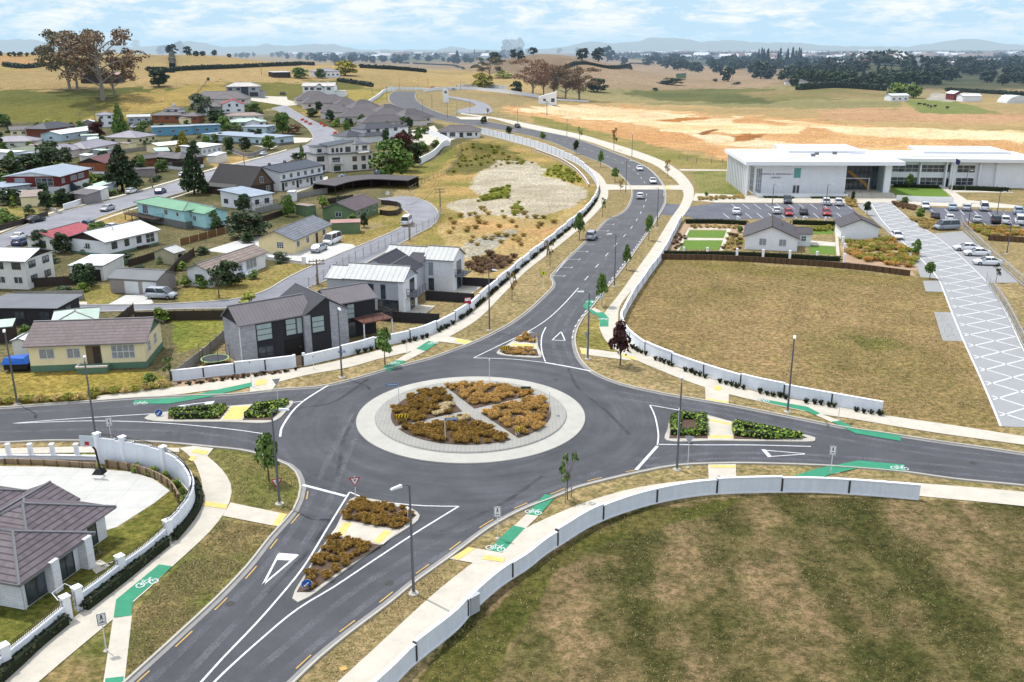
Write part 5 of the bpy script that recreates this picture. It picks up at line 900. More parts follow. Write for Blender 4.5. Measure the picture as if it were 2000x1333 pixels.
house('tan_roof_house', 'low house with long tan tiled roof below the red gable', (440, 240), (514, 238), depth=8, h=2.6, roof='hip', p=.3, wm=PAL, rm=RTAN, wins='f3', ov=.5); r, L, D = house('mint_roof_house', 'white house with pale mint green hip roof', (447, 253), (520, 250), depth=9, h=2.7, roof='hip', p=.28, wm=WH, rm=RPG, wins='f4', ov=.6); block(r, 8, -2.5, 6, 6, 2.7, 'gy', .3, WH, RPG, .5)
r, L, D = house('long_grey_hip_house', 'very long house with dark grey hip roof in front of the two storey house', (372, 206), (485, 207), depth=13, h=2.8, roof='hip', p=.52, wm=PINKP, rm=RTG, wins='f6', ov=.6, fm=MFRD); block(r, L*.42, -3, L*.4, 9, 2.8, 'hip', .42, PINKP, RTG, .6); house('grey_hip_wing', 'grey tile hip roof house left of the red gable', (398, 222), (434, 222), depth=11, h=2.8, roof='hip', p=.42, wm=GRW, rm=RTG, wins='f2', ov=.5)
r, L, D = house('hilltop_villa', 'two storey grey villa with pale hip roof and double garage on the slope', (443, 188), (508, 192), depth=9, h=5.6, roof='hip', p=.42, wm=wall('villa_grey', S(168, 168, 172)), rm=ROOF('pale_tile_roof', S(200, 194, 190), 'tile', .5, .85), ov=.6, fm=MFRD); [win(r, 0, 0, L, D, 'f', L*f, 3.4, 2.0, 1.3, 2, 1, MFRD) for f in (.12, .36, .82)]; m = MB(); m.box(L*.45, L*.66, -.35, 0, 0, 5.5); m.build('entry_bay', RNV, r); m = MB(); m.box(L*.70, L*.95, -.08, 0, 0, 2.3); m.build('garage_door', MFRD, r); block(r, L, 1, 2.5, 6, 2.9, 'flat', 0, _mc['villa_grey'], RTC, .3)
r, L, D = house('gabled_villa', 'two storey white villa with pale roof and central dark gable', (592, 188), (653, 190), depth=9, h=6, roof='gx', p=.38, wm=WH, rm=_mc['pale_tile_roof'], ov=.6); block(r, L*.42, -1.2, L*.24, 5, 5.4, 'gy', .75, WH, RNV, .5); win(r, L*.42, -1.2, L*.24, 5, 'f', L*.12, 3.6, 3.0, 1.4, 1, 1, MFRD); [win(r, 0, 0, L, D, 'f', L*f, 3.6, 2.2, 1.6, 3, 1, MFRD) for f in (.12, .3, .84)]; block(r, L, 2, 6, 6, 3, 'flat', 0, WH, RWH, .3)
HG_ = 'dark grey hip roofed houses in the new estate'
r, L, D = house('grey_hip_house', 'long low house with dark grey hip roof directly below the gabled villa', (580, 206), (655, 207), depth=14, h=2.9, roof='hip', p=.56, wm=PINKP, rm=RTG, wins='f3', ov=.6, fm=MFRD, group=HG_)
r, L, D = house('grey_hip_house', 'grey roofed house with black glazed front, second row of the estate', (594, 214), (684, 213), depth=13, h=2.9, roof='hip', p=.56, wm=PINKP, rm=RTG, wins='f4', ov=.6, fm=MFRD, group=HG_)
r, L, D = house('grey_hip_house', 'grey roofed house with tall teal window at its left gable', (627, 233), (688, 232), depth=12, h=2.9, roof='hip', p=.56, wm=PINKP, rm=RTG, wins='f2', ov=.6, fm=MFRD, group=HG_); win(r, 0, 0, L, D, 'f', 4.2, .3, 4.0, 2.4, 4, 1, MFR, MTEAL); block(r, L-1, 5, 17, 12, 2.9, 'hip', .56, PINKP, RTG, .6)
r, L, D = house('grey_hip_house', 'grey roofed house in the middle of the estate behind low round bushes', (665, 242), (742, 240), depth=12, h=2.9, roof='hip', p=.56, wm=PINKP, rm=RTG, wins='f3', ov=.6, fm=MFRD, group=HG_); block(r, L-3, 4, 15, 11, 2.9, 'hip', .56, PINKP, RTG, .6)
r, L, D = house('grey_hip_house', 'wide grey roofed house along the white estate wall', (710, 254), (800, 249), depth=10, h=2.9, roof='hip', p=.52, wm=PINKP, rm=RTG, wins='f3', ov=.6, fm=MFRD, group=HG_); block(r, L-2, 3, 12, 9, 2.9, 'hip', .42, PINKP, RTG, .6)
for A, B, l in [((690, 226), (748, 222), 'grey roofed house behind the teal window house'), ((745, 236), (800, 231), 'grey roofed house right of the bushes, third row'), ((790, 246), (846, 240), 'grey roofed house beside the white estate yard'), ((655, 219), (706, 217), 'grey roofed house between the first rows')]: house('grey_hip_house', l, A, B, depth=13, h=2.9, roof='hip', p=.55, wm=PINKP, rm=RTG, wins='f3', ov=.6, fm=MFRD, group=HG_)
r, L, D = house('slate_roof_house', 'two storey white house with slate blue hip roof and window row', (712, 278), (782, 272), depth=9, h=5.2, roof='hip', p=.35, wm=WH, rm=RTC, ov=.6, fm=MFRD); roww(r, (0, 0, L, D), 'f', 4, 3.6, 1.3, 1.8, 3, fm=MFRD); block(r, L-2, 2, 8, 9, 4.8, 'hip', .35, WH, RTC, .6); block(r, -9, 0, 9.5, 9, 2.9, 'hip', .4, WH, RTC, .6); block(r, -3, -4, 12, 5, 2.8, 'hip', .4, WH, RTC, .5)
r, L, D = house('estate_corner_house', 'white house with brownish hip roof and dark ranch sliders on the corner lawn', (857, 270), (936, 270), depth=9, h=2.9, roof='hip', p=.45, wm=WH, rm=RTG, ov=.6, fm=MFRD); bx = (0, 0, L, D); [win(r, *bx, 'f', L*f, z, w, h_, 2, 1, MFRD) for f, z, w, h_ in ((.12, .1, 2.8, 2.2), (.34, .6, 2.4, 1.7), (.56, .1, 1.6, 2.2), (.76, .9, 2.2, 1.3), (.93, 1, .8, 1.2))]; m = MB(); m.box(-1, L*.6, -2.2, 0, 0, .25); m.build('patio', MPATH, r)
# --- farm buildings
house('farmhouse', 'white farmhouse with grey roof beside the golden tree on the ridge', (620, 152), (664, 152), depth=12, h=4, roof='hip', p=.3, wm=WH, rm=RLL, wins='f5', fm=MFRD); house('farm_shed', 'open dark farm shed with pale roof on the dry slope', (534, 152), (568, 152), depth=8, h=3.2, roof='mb', p=.06, wm=DBR, rm=RLG, cat='shed', ov=.5)
house('old_barn', 'old barn with rusty pink roof under the tall gum trees', (158, 163), (232, 163), depth=10, h=4.5, roof='gx', p=.25, wm=DBR, rm=RRP, cat='barn', ov=.6); house('white_farm_cottage', 'white farm cottage in front of the clipped green trees', (1740, 198), (1774, 198), depth=9, h=3.8, roof='gx', p=.25, wm=WH, rm=RWH, wins='f3', fm=MFRD)
house('white_barn', 'white open barn beside the grey farm yard', (1880, 199), (1915, 199), depth=10, h=3.8, roof='gx', p=.3, wm=WH, rm=RWH, cat='barn'); house('red_barn', 'white gabled barn with a red end wall', (1862, 196), (1880, 196), depth=12, h=4.5, roof='gy', p=.5, wm=RDP, rm=RWH, cat='barn'); house('teal_shed', 'teal shed next to the white hoop shelter', (1962, 200), (1982, 200), depth=8, h=3.6, roof='gy', p=.3, wm=MTEAL, rm=RWH, cat='shed'); r = thing('hoop_shelter', 'white fabric hoop shelter at the right edge', 'shelter', tuple(G(1992, 202)))
m = MB(); a = [(9*math.cos(PI*k/10), 0, 5*math.sin(PI*k/10)) for k in range(11)]; b = [(x, 14, z) for x, y, z in a]; m.mesh(a+b, [(i, i+1, 12+i, 11+i) for i in range(10)]+[tuple(range(11)), tuple(range(21, 10, -1))]); m.build('canopy', RWH, r)
house('long_farm_roof', 'low grey roofed farmhouse half hidden behind the green bank', (1534, 166), (1576, 166), depth=10, h=3, roof='hip', p=.3, wm=PAL, rm=RTG); house('trig_hut', 'small green hut on legs in the brown paddock', (1327, 153), (1340, 153), depth=4, h=5, roof='flat', p=0, wm=SGR, rm=RTG, cat='hut')
# ================================================================ library and its wing
LW = concrete('library_white', S(246, 249, 255), .05, 0, .04); LP = M('library_white_paint', S(246, 248, 252), .6, .03); RP = M('membrane_roof', S(236, 238, 242), .6, .06, .2); RG2 = M('membrane_grey', S(218, 222, 228), .6, .1, .2)
o, a, L, D = site((1458, 383), (1740, 384), C=(1424, 353)); h = 7.9
r = thing('library_building', 'white two storey library with a deep overhanging flat roof, side colonnade and tall glass entrance', 'library', (*o, 0), a)
block(r, 2.2, 2.2, L-13.3, D-2.2, h, 'flat', 0, LW, RP, 0, noroof=True); block(r, L-11.2, 6.5, 9.5, D-7, h, 'flat', 0, LW, RP, 0, noroof=True)
m = MB(); m.box(L-1.7, L-.1, 1.2, D, 0, h); m.build('end_wall', LW, r)
m = MB(); m.box(-.9, L+2.2, -1.3, D+1, h, h+.95); m.box(8, L-6, 4, D-3, h+.95, h+1.15, 1); m.build('roof', [LP, RG2], r)
m = MB(); m.box(14, L-2, D-12, D+6, h+.96, h+1.8); m.build('upper_roof', RP, r); 
for x, y in ((18, 9), (20, 13), (25, 14)): m = MB(); m.box(x, x+1.0, y, y+1.0, h+1.1, h+1.8); m.build('roof_vent', MGUT, r)
for k in range(13): m = MB(); y = .3+k*(D-1)/12.5; m.box(-.25, .15, y, y+.55, 0, h); m.build('column', LP, r)
for k in range(3): win(r, 2.2, 2.2, L-13.3, D, 'l', 3+k*7.5, .5, 4.5, 6.2, 3, 4, MFR, MCUR)
win(r, 2.2, 2.2, L-13.3, D, 'f', 1.1, .4, 1.5, 6.3, 3, 5, MFR, MCUR); win(r, 2.2, 2.2, L-13.3, D, 'f', L*.295, 4.3, 1.8, 2.6, 1, 1, MFR, MTEAL); dd = door(r, 2.2, 2.2, L-13.3, D, 'f', L*.295, 1.9, 2.4, MFR, .2)
for x in (-.45, .45): q = MB(); q.box(x-.32, x+.32, -.06, -.045, .3, 2.2); q.build('pane', MGL, dd)
# glass entrance: frame of mullions with a white portal
G0 = L-11.2; m = MB(); m.box(G0, G0+9.5, 6.4, 6.46, 0, h); m.build('entrance_glass', MGL, r)
m = MB()
for k in range(9): x = G0+k*9.5/8; m.box(x-.05, x+.05, 6.28, 6.4, 0, h)
for z in (2.8, 5.2): m.box(G0, G0+9.5, 6.29, 6.4, z-.05, z+.05)
m.build('mullions', MFRD, r)
m = MB(); m.box(G0+9.4, G0+9.5, 1.6, 6.3, 0, h); m.build('side_glass', MGL2, r); m = MB(); m.box(G0+.9, G0+1.1, 5.6, 6.2, 0, 3.7); m.box(G0+7.1, G0+7.3, 5.6, 6.2, 0, 3.7); m.box(G0+.9, G0+7.3, 5.6, 6.2, 3.7, 3.9); m.build('portal', LP, r)
m = MB(); m.prism([(G0+3, 6.0), (G0+4.5, 6.0), (G0+4.5, 6.25), (G0+3, 6.25)], 0, .4); m.mesh([(G0+2.2, 6.26, 5.8), (G0+6.8, 6.26, 2.5), (G0+8.9, 6.26, .2), (G0+7.6, 6.26, .2), (G0+6.0, 6.26, 2.2), (G0+1.5, 6.26, 5.4)], [(0, 5, 4, 3, 2, 1)]); m.build('stair_stringer', M('stair_timber', S(176, 132, 70), .6), r)
def text(s, size, loc, root, mat, name='lettering', rz=0, spacing=1.15, tilt=PI/2):
    c = bpy.data.curves.new(name, 'FONT'); c.body = s; c.size = size; c.extrude = .02; c.align_x = 'CENTER'; c.space_character = spacing; c.materials.append(mat)
    t = bpy.data.objects.new(name, c); COL.objects.link(t); bpy.context.view_layer.update()
    me = bpy.data.meshes.new_from_object(t.evaluated_get(bpy.context.evaluated_depsgraph_get())); me.name = name; bpy.data.objects.remove(t)
    if not me.materials: me.materials.append(mat)
    x = put(name, me, root, loc); x.rotation_euler = (tilt, 0, rz); return x
LT = M('grey_letters', S(96, 100, 108), .5, 0); text('WENDELL B. MENDENHALL', .62, (2.2+5.4, 2.14, 5.1), r, LT); text('LIBRARY', .62, (2.2+5.4, 2.14, 4.2), r, LT)
m = MB(); m.box(2.4, G0-.3, -2.2, -1.9, 0, .9); m.box(2.4, 2.6, -1.9, 2.1, 0, .9); m.build('planter_wall', LP, r); m = MB(); [m.box(G0+.2, L+.4, -3.0+k*.4, -2.6+k*.4, 0, .15*(k+1)) for k in range(5)]; m.box(G0+.2, L+.4, -1.0, 6.3, 0, .8); m.build('entrance_steps', MPATH, r)
for k in range(5): m = MB(); x = G0+.6+k*2.4; m.tube([(x, -3, .1), (x, -3, 1), (x, -1, 1.7), (x, -1, .8)], .04, 5); m.build('handrail', MGUT, r)
o, a, L, D = site((1742, 364), (1968, 367), depth=17); h = 6.9
L2 = L+6; r = thing('classroom_wing', 'white two storey wing with dark window bands and wide flat roof, right of the library', 'building', (*o, 0), a); L = L2
m = MB(); m.box(-1.0, L-9.8, 0, D, -1, h); m.build('wall', LW, r); m = MB(); m.box(L-9.8, L-1, -.6, D, -1, h); m.build('blank_wall', LW, r)
m = MB(); m.box(-6, L+1.2, -2.4, D+1.5, h, h+.9); m.box(-2, L-4, 2, D-3, h+.9, h+1.1, 1); m.build('roof', [LP, RG2], r); m = MB(); m.box(10, L-3, D-8, D+8, h+.91, h+1.7); m.build('upper_roof', RP, r)
fr = [(0, .27), (.285, .50), (.61, .735)]
for f0, f1 in ((-.02, .245), (.27, .50), (.625, .80)):
    w = (f1-f0)*(L-9.8)
    for z in (.5, 3.9): win(r, 0, 0, L-9.8, D, 'f', (f0+f1)/2*(L-9.8), z, w, 2.0, max(3, int(w/1.5)), 2, MFR, MGL)
for f in (.256, .51, .56, .84): m = MB(); x = f*(L-9.8); m.box(x-.2, x+.2, -1.0, -.05, -.3, h); m.build('column', LP, r)
win(r, 0, 0, L-9.8, D, 'f', .54*(L-9.8), 4.0, 1.2, 2.0, 1, 1, MFRD); door(r, 0, 0, L-9.8, D, 'f', .54*(L-9.8), 1.5, 2.3, MFRD)
w_ = WS([(1750, 392), (1800, 395), (1862, 396)], 2); r = thing('low_garden_wall', 'low white wall below the lawn of the classroom wing', 'wall', (w_[0][0], w_[0][1], 0)); m = MB(); sweep(m, [(x-w_[0][0], y-w_[0][1]) for x, y in w_], [(0, 0), (0, 1.3), (.3, 1.3), (.3, 0)], zs=[0]*len(w_)); m.build('wall', LP, r)
w_ = WS([(1968, 345), (2040, 362), (2120, 372)], 2); r = thing('screen_wall', 'white screen wall at the right end of the classroom wing', 'wall', (w_[0][0], w_[0][1], 0)); m = MB(); sweep(m, [(x-w_[0][0], y-w_[0][1]) for x, y in w_], [(0, 0), (0, 3), (.3, 3), (.3, 0)], zs=[0]*len(w_)); m.build('wall', LP, r)
p = G(1533, 440); fp = G(1858, 376); r = thing('flagpole', 'white flagpole with a small blue flag before the classroom wing', 'flagpole', tuple(fp)); m = MB(); m.cyl(0, 0, 0, 9, .12, .06, 8); m.build('pole', MFR, r); m = MB(); m.mesh([(.06, 0, 8.8), (1.4, .2, 8.1), (1.2, .3, 7.0), (.06, 0, 7.4)], [(0, 1, 2, 3)]); m.build('flag', M('flag_blue', S(60, 60, 110), .8), r)
# ---- white cottages with dark gable roofs
RCT = ROOF('cottage_roof', S(76, 70, 74), 'rib', .5, .8)
r, L, D = house('gable_cottage', 'larger white cottage with dark brown gable roof inside the hedged garden', (1454, 487), (1556, 492), depth=11.5, h=2.5, roof='gy', p=.42, wm=LW, rm=RCT, ov=.45, fas=DBR)
[win(r, 0, 0, L, D, 'f', L*f, .9, 1.3, 1.3, 2, 1, MFR, MCUR) for f in (.34, .72)]; block(r, L, 5.5, 2.6, 4.5, 2.4, 'gx', .3, LW, RCT, .3); win(r, L, 5.5, 2.6, 4.5, 'f', 1.3, 1, .9, 1, 2, 2, MFR); m = MB(); m.cyl(L*.7, 6, 3.2, 4.3, .12); m.build('flue', MGUT, r)
r, L, D = house('gable_cottage', 'smaller windowless white cottage with dark brown gable roof beside the plaza', (1642, 467), (1714, 469), depth=7.5, h=2.5, roof='gy', p=.42, wm=LW, rm=RCT, ov=.45, fas=DBR)
# ================================================================ plants
def leafmesh(clumps, n, leaf, name, mat, seed=0, droop=0):
    g = np.random.default_rng(seed); cl = np.array(clumps, float); wgt = (cl[:, 3]*cl[:, 4]+cl[:, 4]*cl[:, 5]); k = g.choice(len(cl), n, p=wgt/wgt.sum())
    d = g.normal(size=(n, 3)); d /= np.linalg.norm(d, axis=1)[:, None]; d[:, 2] = np.where(d[:, 2] < -.4, -d[:, 2], d[:, 2]); r = g.uniform(.62, 1.05, n)[:, None]
    c = cl[k, :3]+d*cl[k, 3:6]*r; nn = d*.8+g.normal(size=(n, 3))*.5+np.array([0, 0, .35-droop]); nn /= np.linalg.norm(nn, axis=1)[:, None]
    t = np.cross(nn, g.normal(size=(n, 3))); t /= np.linalg.norm(t, axis=1)[:, None]; b = np.cross(nn, t); s = leaf*g.uniform(.55, 1.35, n)[:, None]
    V = np.stack([c-t*s-b*s*.6, c+t*s*.3-b*s, c+t*s+b*s*.5, c-t*s*.4+b*s], 1).reshape(-1, 3)
    me = bpy.data.meshes.new(name); me.vertices.add(4*n); me.vertices.foreach_set('co', V.astype(np.float32).ravel()); me.loops.add(4*n); me.loops.foreach_set('vertex_index', np.arange(4*n, dtype=np.int32))
    me.polygons.add(n); me.polygons.foreach_set('loop_start', np.arange(0, 4*n, 4, dtype=np.int32)); me.update(calc_edges=True); me.materials.append(mat); return me
BARK = M('bark_brown', S(104, 88, 74), .95, .25, 4); BARKG = M('bark_pale', S(150, 142, 132), .95, .2, 4); BARKD = M('bark_dark', S(62, 52, 46), .95, .2, 4)
LV = {'green': LEAF('leaf_green', S(70, 98, 42), S(98, 126, 58), S(128, 150, 78)), 'dark': LEAF('leaf_dark', S(38, 54, 34), S(54, 74, 44), S(76, 96, 58)), 'grey': LEAF('leaf_grey_green', S(58, 72, 50), S(82, 98, 70), S(112, 124, 92)),
      'limeleaf': LEAF('leaf_lime', S(100, 118, 40), S(134, 146, 56), S(160, 164, 76)), 'gold': LEAF('leaf_gold', S(110, 108, 30), S(166, 156, 44), S(196, 180, 60)), 'purple': LEAF('leaf_purple', S(52, 30, 30), S(78, 42, 40), S(104, 60, 48)),
      'brown': LEAF('leaf_brown', S(116, 86, 74), S(146, 112, 90), S(160, 136, 98)), 'gum': LEAF('leaf_gum', S(84, 86, 60), S(120, 112, 80), S(156, 136, 100)), 'gum2': LEAF('leaf_gum_red', S(110, 86, 66), S(148, 118, 90), S(168, 152, 116)),
      'autumn': LEAF('leaf_autumn', S(96, 96, 44), S(150, 112, 52), S(170, 130, 66)), 'hedge': LEAF('leaf_hedge', S(34, 52, 26), S(52, 74, 34), S(72, 92, 44)), 'tussock': LEAF('tussock_rust', S(154, 118, 58, 1.4), S(188, 150, 84, 1.4), S(212, 178, 118, 1.35)), 'tussockd': LEAF('tussock_olive_brown', S(110, 86, 34, 1.3), S(146, 114, 50, 1.3), S(180, 144, 80, 1.3)),
      'tussockb': LEAF('tussock_blond', S(224, 198, 146), S(236, 214, 168), S(244, 230, 196)), 'flax': LEAF('flax_dark', S(30, 38, 24), S(48, 58, 34), S(84, 86, 52)), 'straw': LEAF('leaf_straw', S(186, 162, 96), S(216, 190, 120), S(232, 210, 150)), 'far': LEAF('leaf_far', S(34, 48, 40), S(50, 66, 50), S(72, 86, 62)),
      'flower': LEAF('leaf_flower', S(60, 86, 52), S(150, 160, 200), S(214, 216, 232)), 'olive': LEAF('leaf_olive', S(142, 146, 60), S(182, 178, 82), S(210, 196, 104)), 'laurel': LEAF('leaf_laurel', S(70, 100, 34), S(112, 142, 54), S(166, 176, 76)), 'redgrass': LEAF('leaf_redgrass', S(120, 96, 76), S(150, 122, 96), S(176, 148, 118)), 'lime': LEAF('leaf_limegrass', S(150, 158, 60), S(186, 190, 84), S(208, 206, 110))}
def trunkmesh(mb, h, r, seed, forks=3, top=.75, spread=.3):
    g = random.Random(seed); mb.tube([(0, 0, -.02), (g.uniform(-.02, .02), g.uniform(-.02, .02), h*.5), (g.uniform(-.03, .03), g.uniform(-.03, .03), h)], [r, r*.8, r*.6], 6)
    for i in range(forks):
        a = 2*PI*(i+g.random()*.6)/forks; x, y = math.cos(a)*spread, math.sin(a)*spread; mb.tube([(0, 0, h*.92), (x*.4, y*.4, h+(top-h)*.45), (x, y, top*g.uniform(.85, 1.05))], [r*.55, r*.4, r*.12], 5)
_tm = {}
def treemesh(kind, leafk, v):
    k = (kind, leafk, v)
    if k in _tm: return _tm[k]
    g = random.Random(hash((len(kind)*7+ord(kind[0])*13+ord(kind[-1]), v)) & 0xffff); mb = MB(); C = []; bm_ = BARK
    def ball(n, z0, z1, rad, cr, prof=lambda t: 1):
        for i in range(n):
            t = (i+g.random())/n; a = g.uniform(0, 2*PI); rr = rad*prof(t)*math.sqrt(g.uniform(.15, 1)); c = cr*g.uniform(.75, 1.25); C.append((math.cos(a)*rr, math.sin(a)*rr, z0+(z1-z0)*t, c, c, c*.8))
    if kind == 'street': trunkmesh(mb, .42, .016*2, v, 4, .8, .16); ball(14, .38, .9, .3, .19, lambda t: math.sin(PI*(.2+.75*t))); me = leafmesh(C, 900, .045, 'crown', LV[leafk], v)
    elif kind == 'sparse': trunkmesh(mb, .45, .03, v, 5, .92, .3); ball(8, .42, .95, .38, .13); me = leafmesh(C, 190, .04, 'crown', LV[leafk], v)
    elif kind == 'round': trunkmesh(mb, .2, .04, v, 4, .6, .2); ball(34, .12, .86, .36, .16, lambda t: (.75+.35*math.sin(PI*min(1, t*1.05)))*(1 if t < .6 else 1-.7*(t-.6))); me = leafmesh(C, 2300, .036, 'crown', LV[leafk], v)
    elif kind == 'bush': trunkmesh(mb, .12, .05, v, 5, .5, .3); ball(16, .12, .78, .36, .18, lambda t: 1.15-.75*t); me = leafmesh(C, 900, .045, 'crown', LV[leafk], v)
    elif kind == 'gum':
        bm_ = BARKG; mb.tube([(0, 0, -.02), (.02, .01, .3), (-.02, .02, .55), (.03, 0, .86)], [.028, .022, .016, .005], 7)
        for i in range(15):
            a = i*2.4+g.random(); z0 = .16+.042*i; L = g.uniform(.26, .44)*(1.1-.4*abs(z0-.5)); z1 = min(.95, z0+g.uniform(.12, .3)); x, y = math.cos(a)*L, math.sin(a)*L
            mb.tube([(0, 0, z0), (x*.5, y*.5, z0+(z1-z0)*.6), (x, y, z1)], [.013, .008, .003], 5)
            for j in range(4): c = g.uniform(.065, .13); C.append((x+g.uniform(-.08, .08), y+g.uniform(-.08, .08), z1+g.uniform(-.07, .04), c*1.2, c*1.2, c*.7))
        for j in range(5): C.append((g.uniform(-.1, .1), g.uniform(-.1, .1), g.uniform(.8, .93), .09, .09, .06))
        me = leafmesh(C, 3800, .0155, 'crown', LV[leafk], v, .3)
    elif kind == 'conifer':
        bm_ = BARKD; mb.tube([(0, 0, -.02), (0, 0, .95)], [.035, .006], 6)
        for i in range(46): t = i/46; z = .1+.86*t; rr = (1-t)**.8*.42+.02; a = i*2.4; c = .05+.11*(1-t); C.append((math.cos(a)*rr*.75, math.sin(a)*rr*.75, z, c, c, c*.75))
        me = leafmesh(C, 1900, .03, 'crown', LV[leafk], v, .3)
    elif kind == 'column': mb.tube([(0, 0, -.02), (0, 0, .4)], [.05, .03], 5); [C.append((g.uniform(-.1, .1), g.uniform(-.1, .1), .12+.8*i/12, .34*(1-.6*i/12)+.06, .34*(1-.6*i/12)+.06, .12)) for i in range(12)]; me = leafmesh(C, 420, .06, 'crown', LV[leafk], v)
    elif kind == 'far': trunkmesh(mb, .2, .05, v, 3, .6, .25); ball(20, .12, .86, .34, .17, lambda t: (.75+.35*math.sin(PI*t))*(1 if t < .6 else 1-.6*(t-.6))); me = leafmesh(C, 420, .07, 'crown', LV[leafk], v)
    elif kind == 'farcone': mb.tube([(0, 0, -.02), (0, 0, .9)], [.04, .01], 5); [C.append((math.cos(i*2.4)*(1-i/20)*.25, math.sin(i*2.4)*(1-i/20)*.25, .1+.85*i/20, .2*(1-i/24), .2*(1-i/24), .1)) for i in range(20)]; me = leafmesh(C, 300, .06, 'crown', LV[leafk], v)
    t = mb.data('trunk', bm_); _tm[k] = (t, me); return _tm[k]
_ts = [0]
def tree(px, py, hpx, wpx, kind, leafk, label, name='tree', cat='tree', group=None, loc=None, hw=None):
    p = G(px, py) if loc is None else Vector(loc); s = ppm(p)
    h, w = (hpx/(s*.97), wpx/s*(1.12 if kind == 'street' else 1.3 if kind == 'gum' else 1)) if hw is None else hw
    _ts[0] += 1; v = _ts[0] % 4; tm, cm = treemesh(kind, leafk, v)
    r = thing(name, label, cat, tuple(p), (_ts[0]*2.4) % 6.28, group); r.scale = (w, w, h)
    if kind in ('bush', 'column') and name != 'tree': put('stems', tm, r); put('foliage', cm, r)
    else: put('trunk', tm, r); put('crown', cm, r)
    return r
def blades(n, h, lean, w, mat, name, seed):
    g = random.Random(seed); mb = MB()
    for i in range(n):
        a = g.uniform(0, 2*PI); l = lean*math.sqrt(g.random()); hh = h*g.uniform(.6, 1.1); ca, sa = math.cos(a), math.sin(a); r0 = .12*g.random(); b = a+PI/2+g.uniform(-.4, .4); wx, wy = math.cos(b)*w, math.sin(b)*w
        p = [(ca*r0, sa*r0, 0), (ca*(r0+l*.45), sa*(r0+l*.45), hh*.75), (ca*(r0+l), sa*(r0+l), hh*(1-.35*l/max(lean, .01)))]
        mb.face([(p[0][0]-wx, p[0][1]-wy, 0), (p[0][0]+wx, p[0][1]+wy, 0), (p[1][0]+wx, p[1][1]+wy, p[1][2]), (p[2][0], p[2][1], p[2][2]), (p[1][0]-wx, p[1][1]-wy, p[1][2])])
    return mb.data(name, mat)
FLAX = [blades(46, .85, .36, .022, LV['flax'], 'flax_clump', i) for i in range(3)]
TUS = {k: [blades(230, .6, .52, .013, LV[k], 'tussock', i+9) for i in range(3)] for k in ('tussock', 'tussockd', 'tussockb', 'straw', 'olive', 'redgrass', 'lime')}
def plant(me, x, y, s, name, label, cat, group, z=None):
    o = put(name, me, None, (x, y, (Hs(x, y) if z is None else z)-.02), random.uniform(0, 6.28), s); return tag(o, label, cat, group)
def along(P, step, off=0, jit=0):
    P = offs(P, off) if off else P; L = plen(P); n = max(1, int(L/step)); Q = resample(P, n+1); return [(q[0]+random.uniform(-jit, jit), q[1]+random.uniform(-jit, jit)) for q in Q]
def hedge(name, label, P, w, h, leafk='hedge', z=0, group=None, cat='hedge', dens=26, leaf=.13, world=False, step=.6):
    P = P if world else WS(P, step)
    x0, y0 = P[0]; z0 = Hs(x0, y0)+z; r = thing(name, label, cat, (x0, y0, z0), 0, group); Q = [(x-x0, y-y0) for x, y in P]; zs = [Hs(x, y)+z-z0 for x, y in P]
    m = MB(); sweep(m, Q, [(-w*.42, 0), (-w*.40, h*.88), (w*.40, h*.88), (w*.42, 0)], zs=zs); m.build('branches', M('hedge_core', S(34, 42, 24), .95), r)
    R_ = resample(Q, max(3, int(plen(Q)/(w*.5)))); zz = np.interp(np.linspace(0, 1, len(R_)), np.linspace(0, 1, len(zs)), zs); C = [(q[0], q[1], zz[i]+h*f, w*.5, w*.5, h*.42) for i, q in enumerate(R_) for f in (.3, .62)]
    put('foliage', leafmesh(C, int(min(9000, plen(Q)*(w+h)*dens)), leaf, 'foliage', LV[leafk], len(P)), r); return r
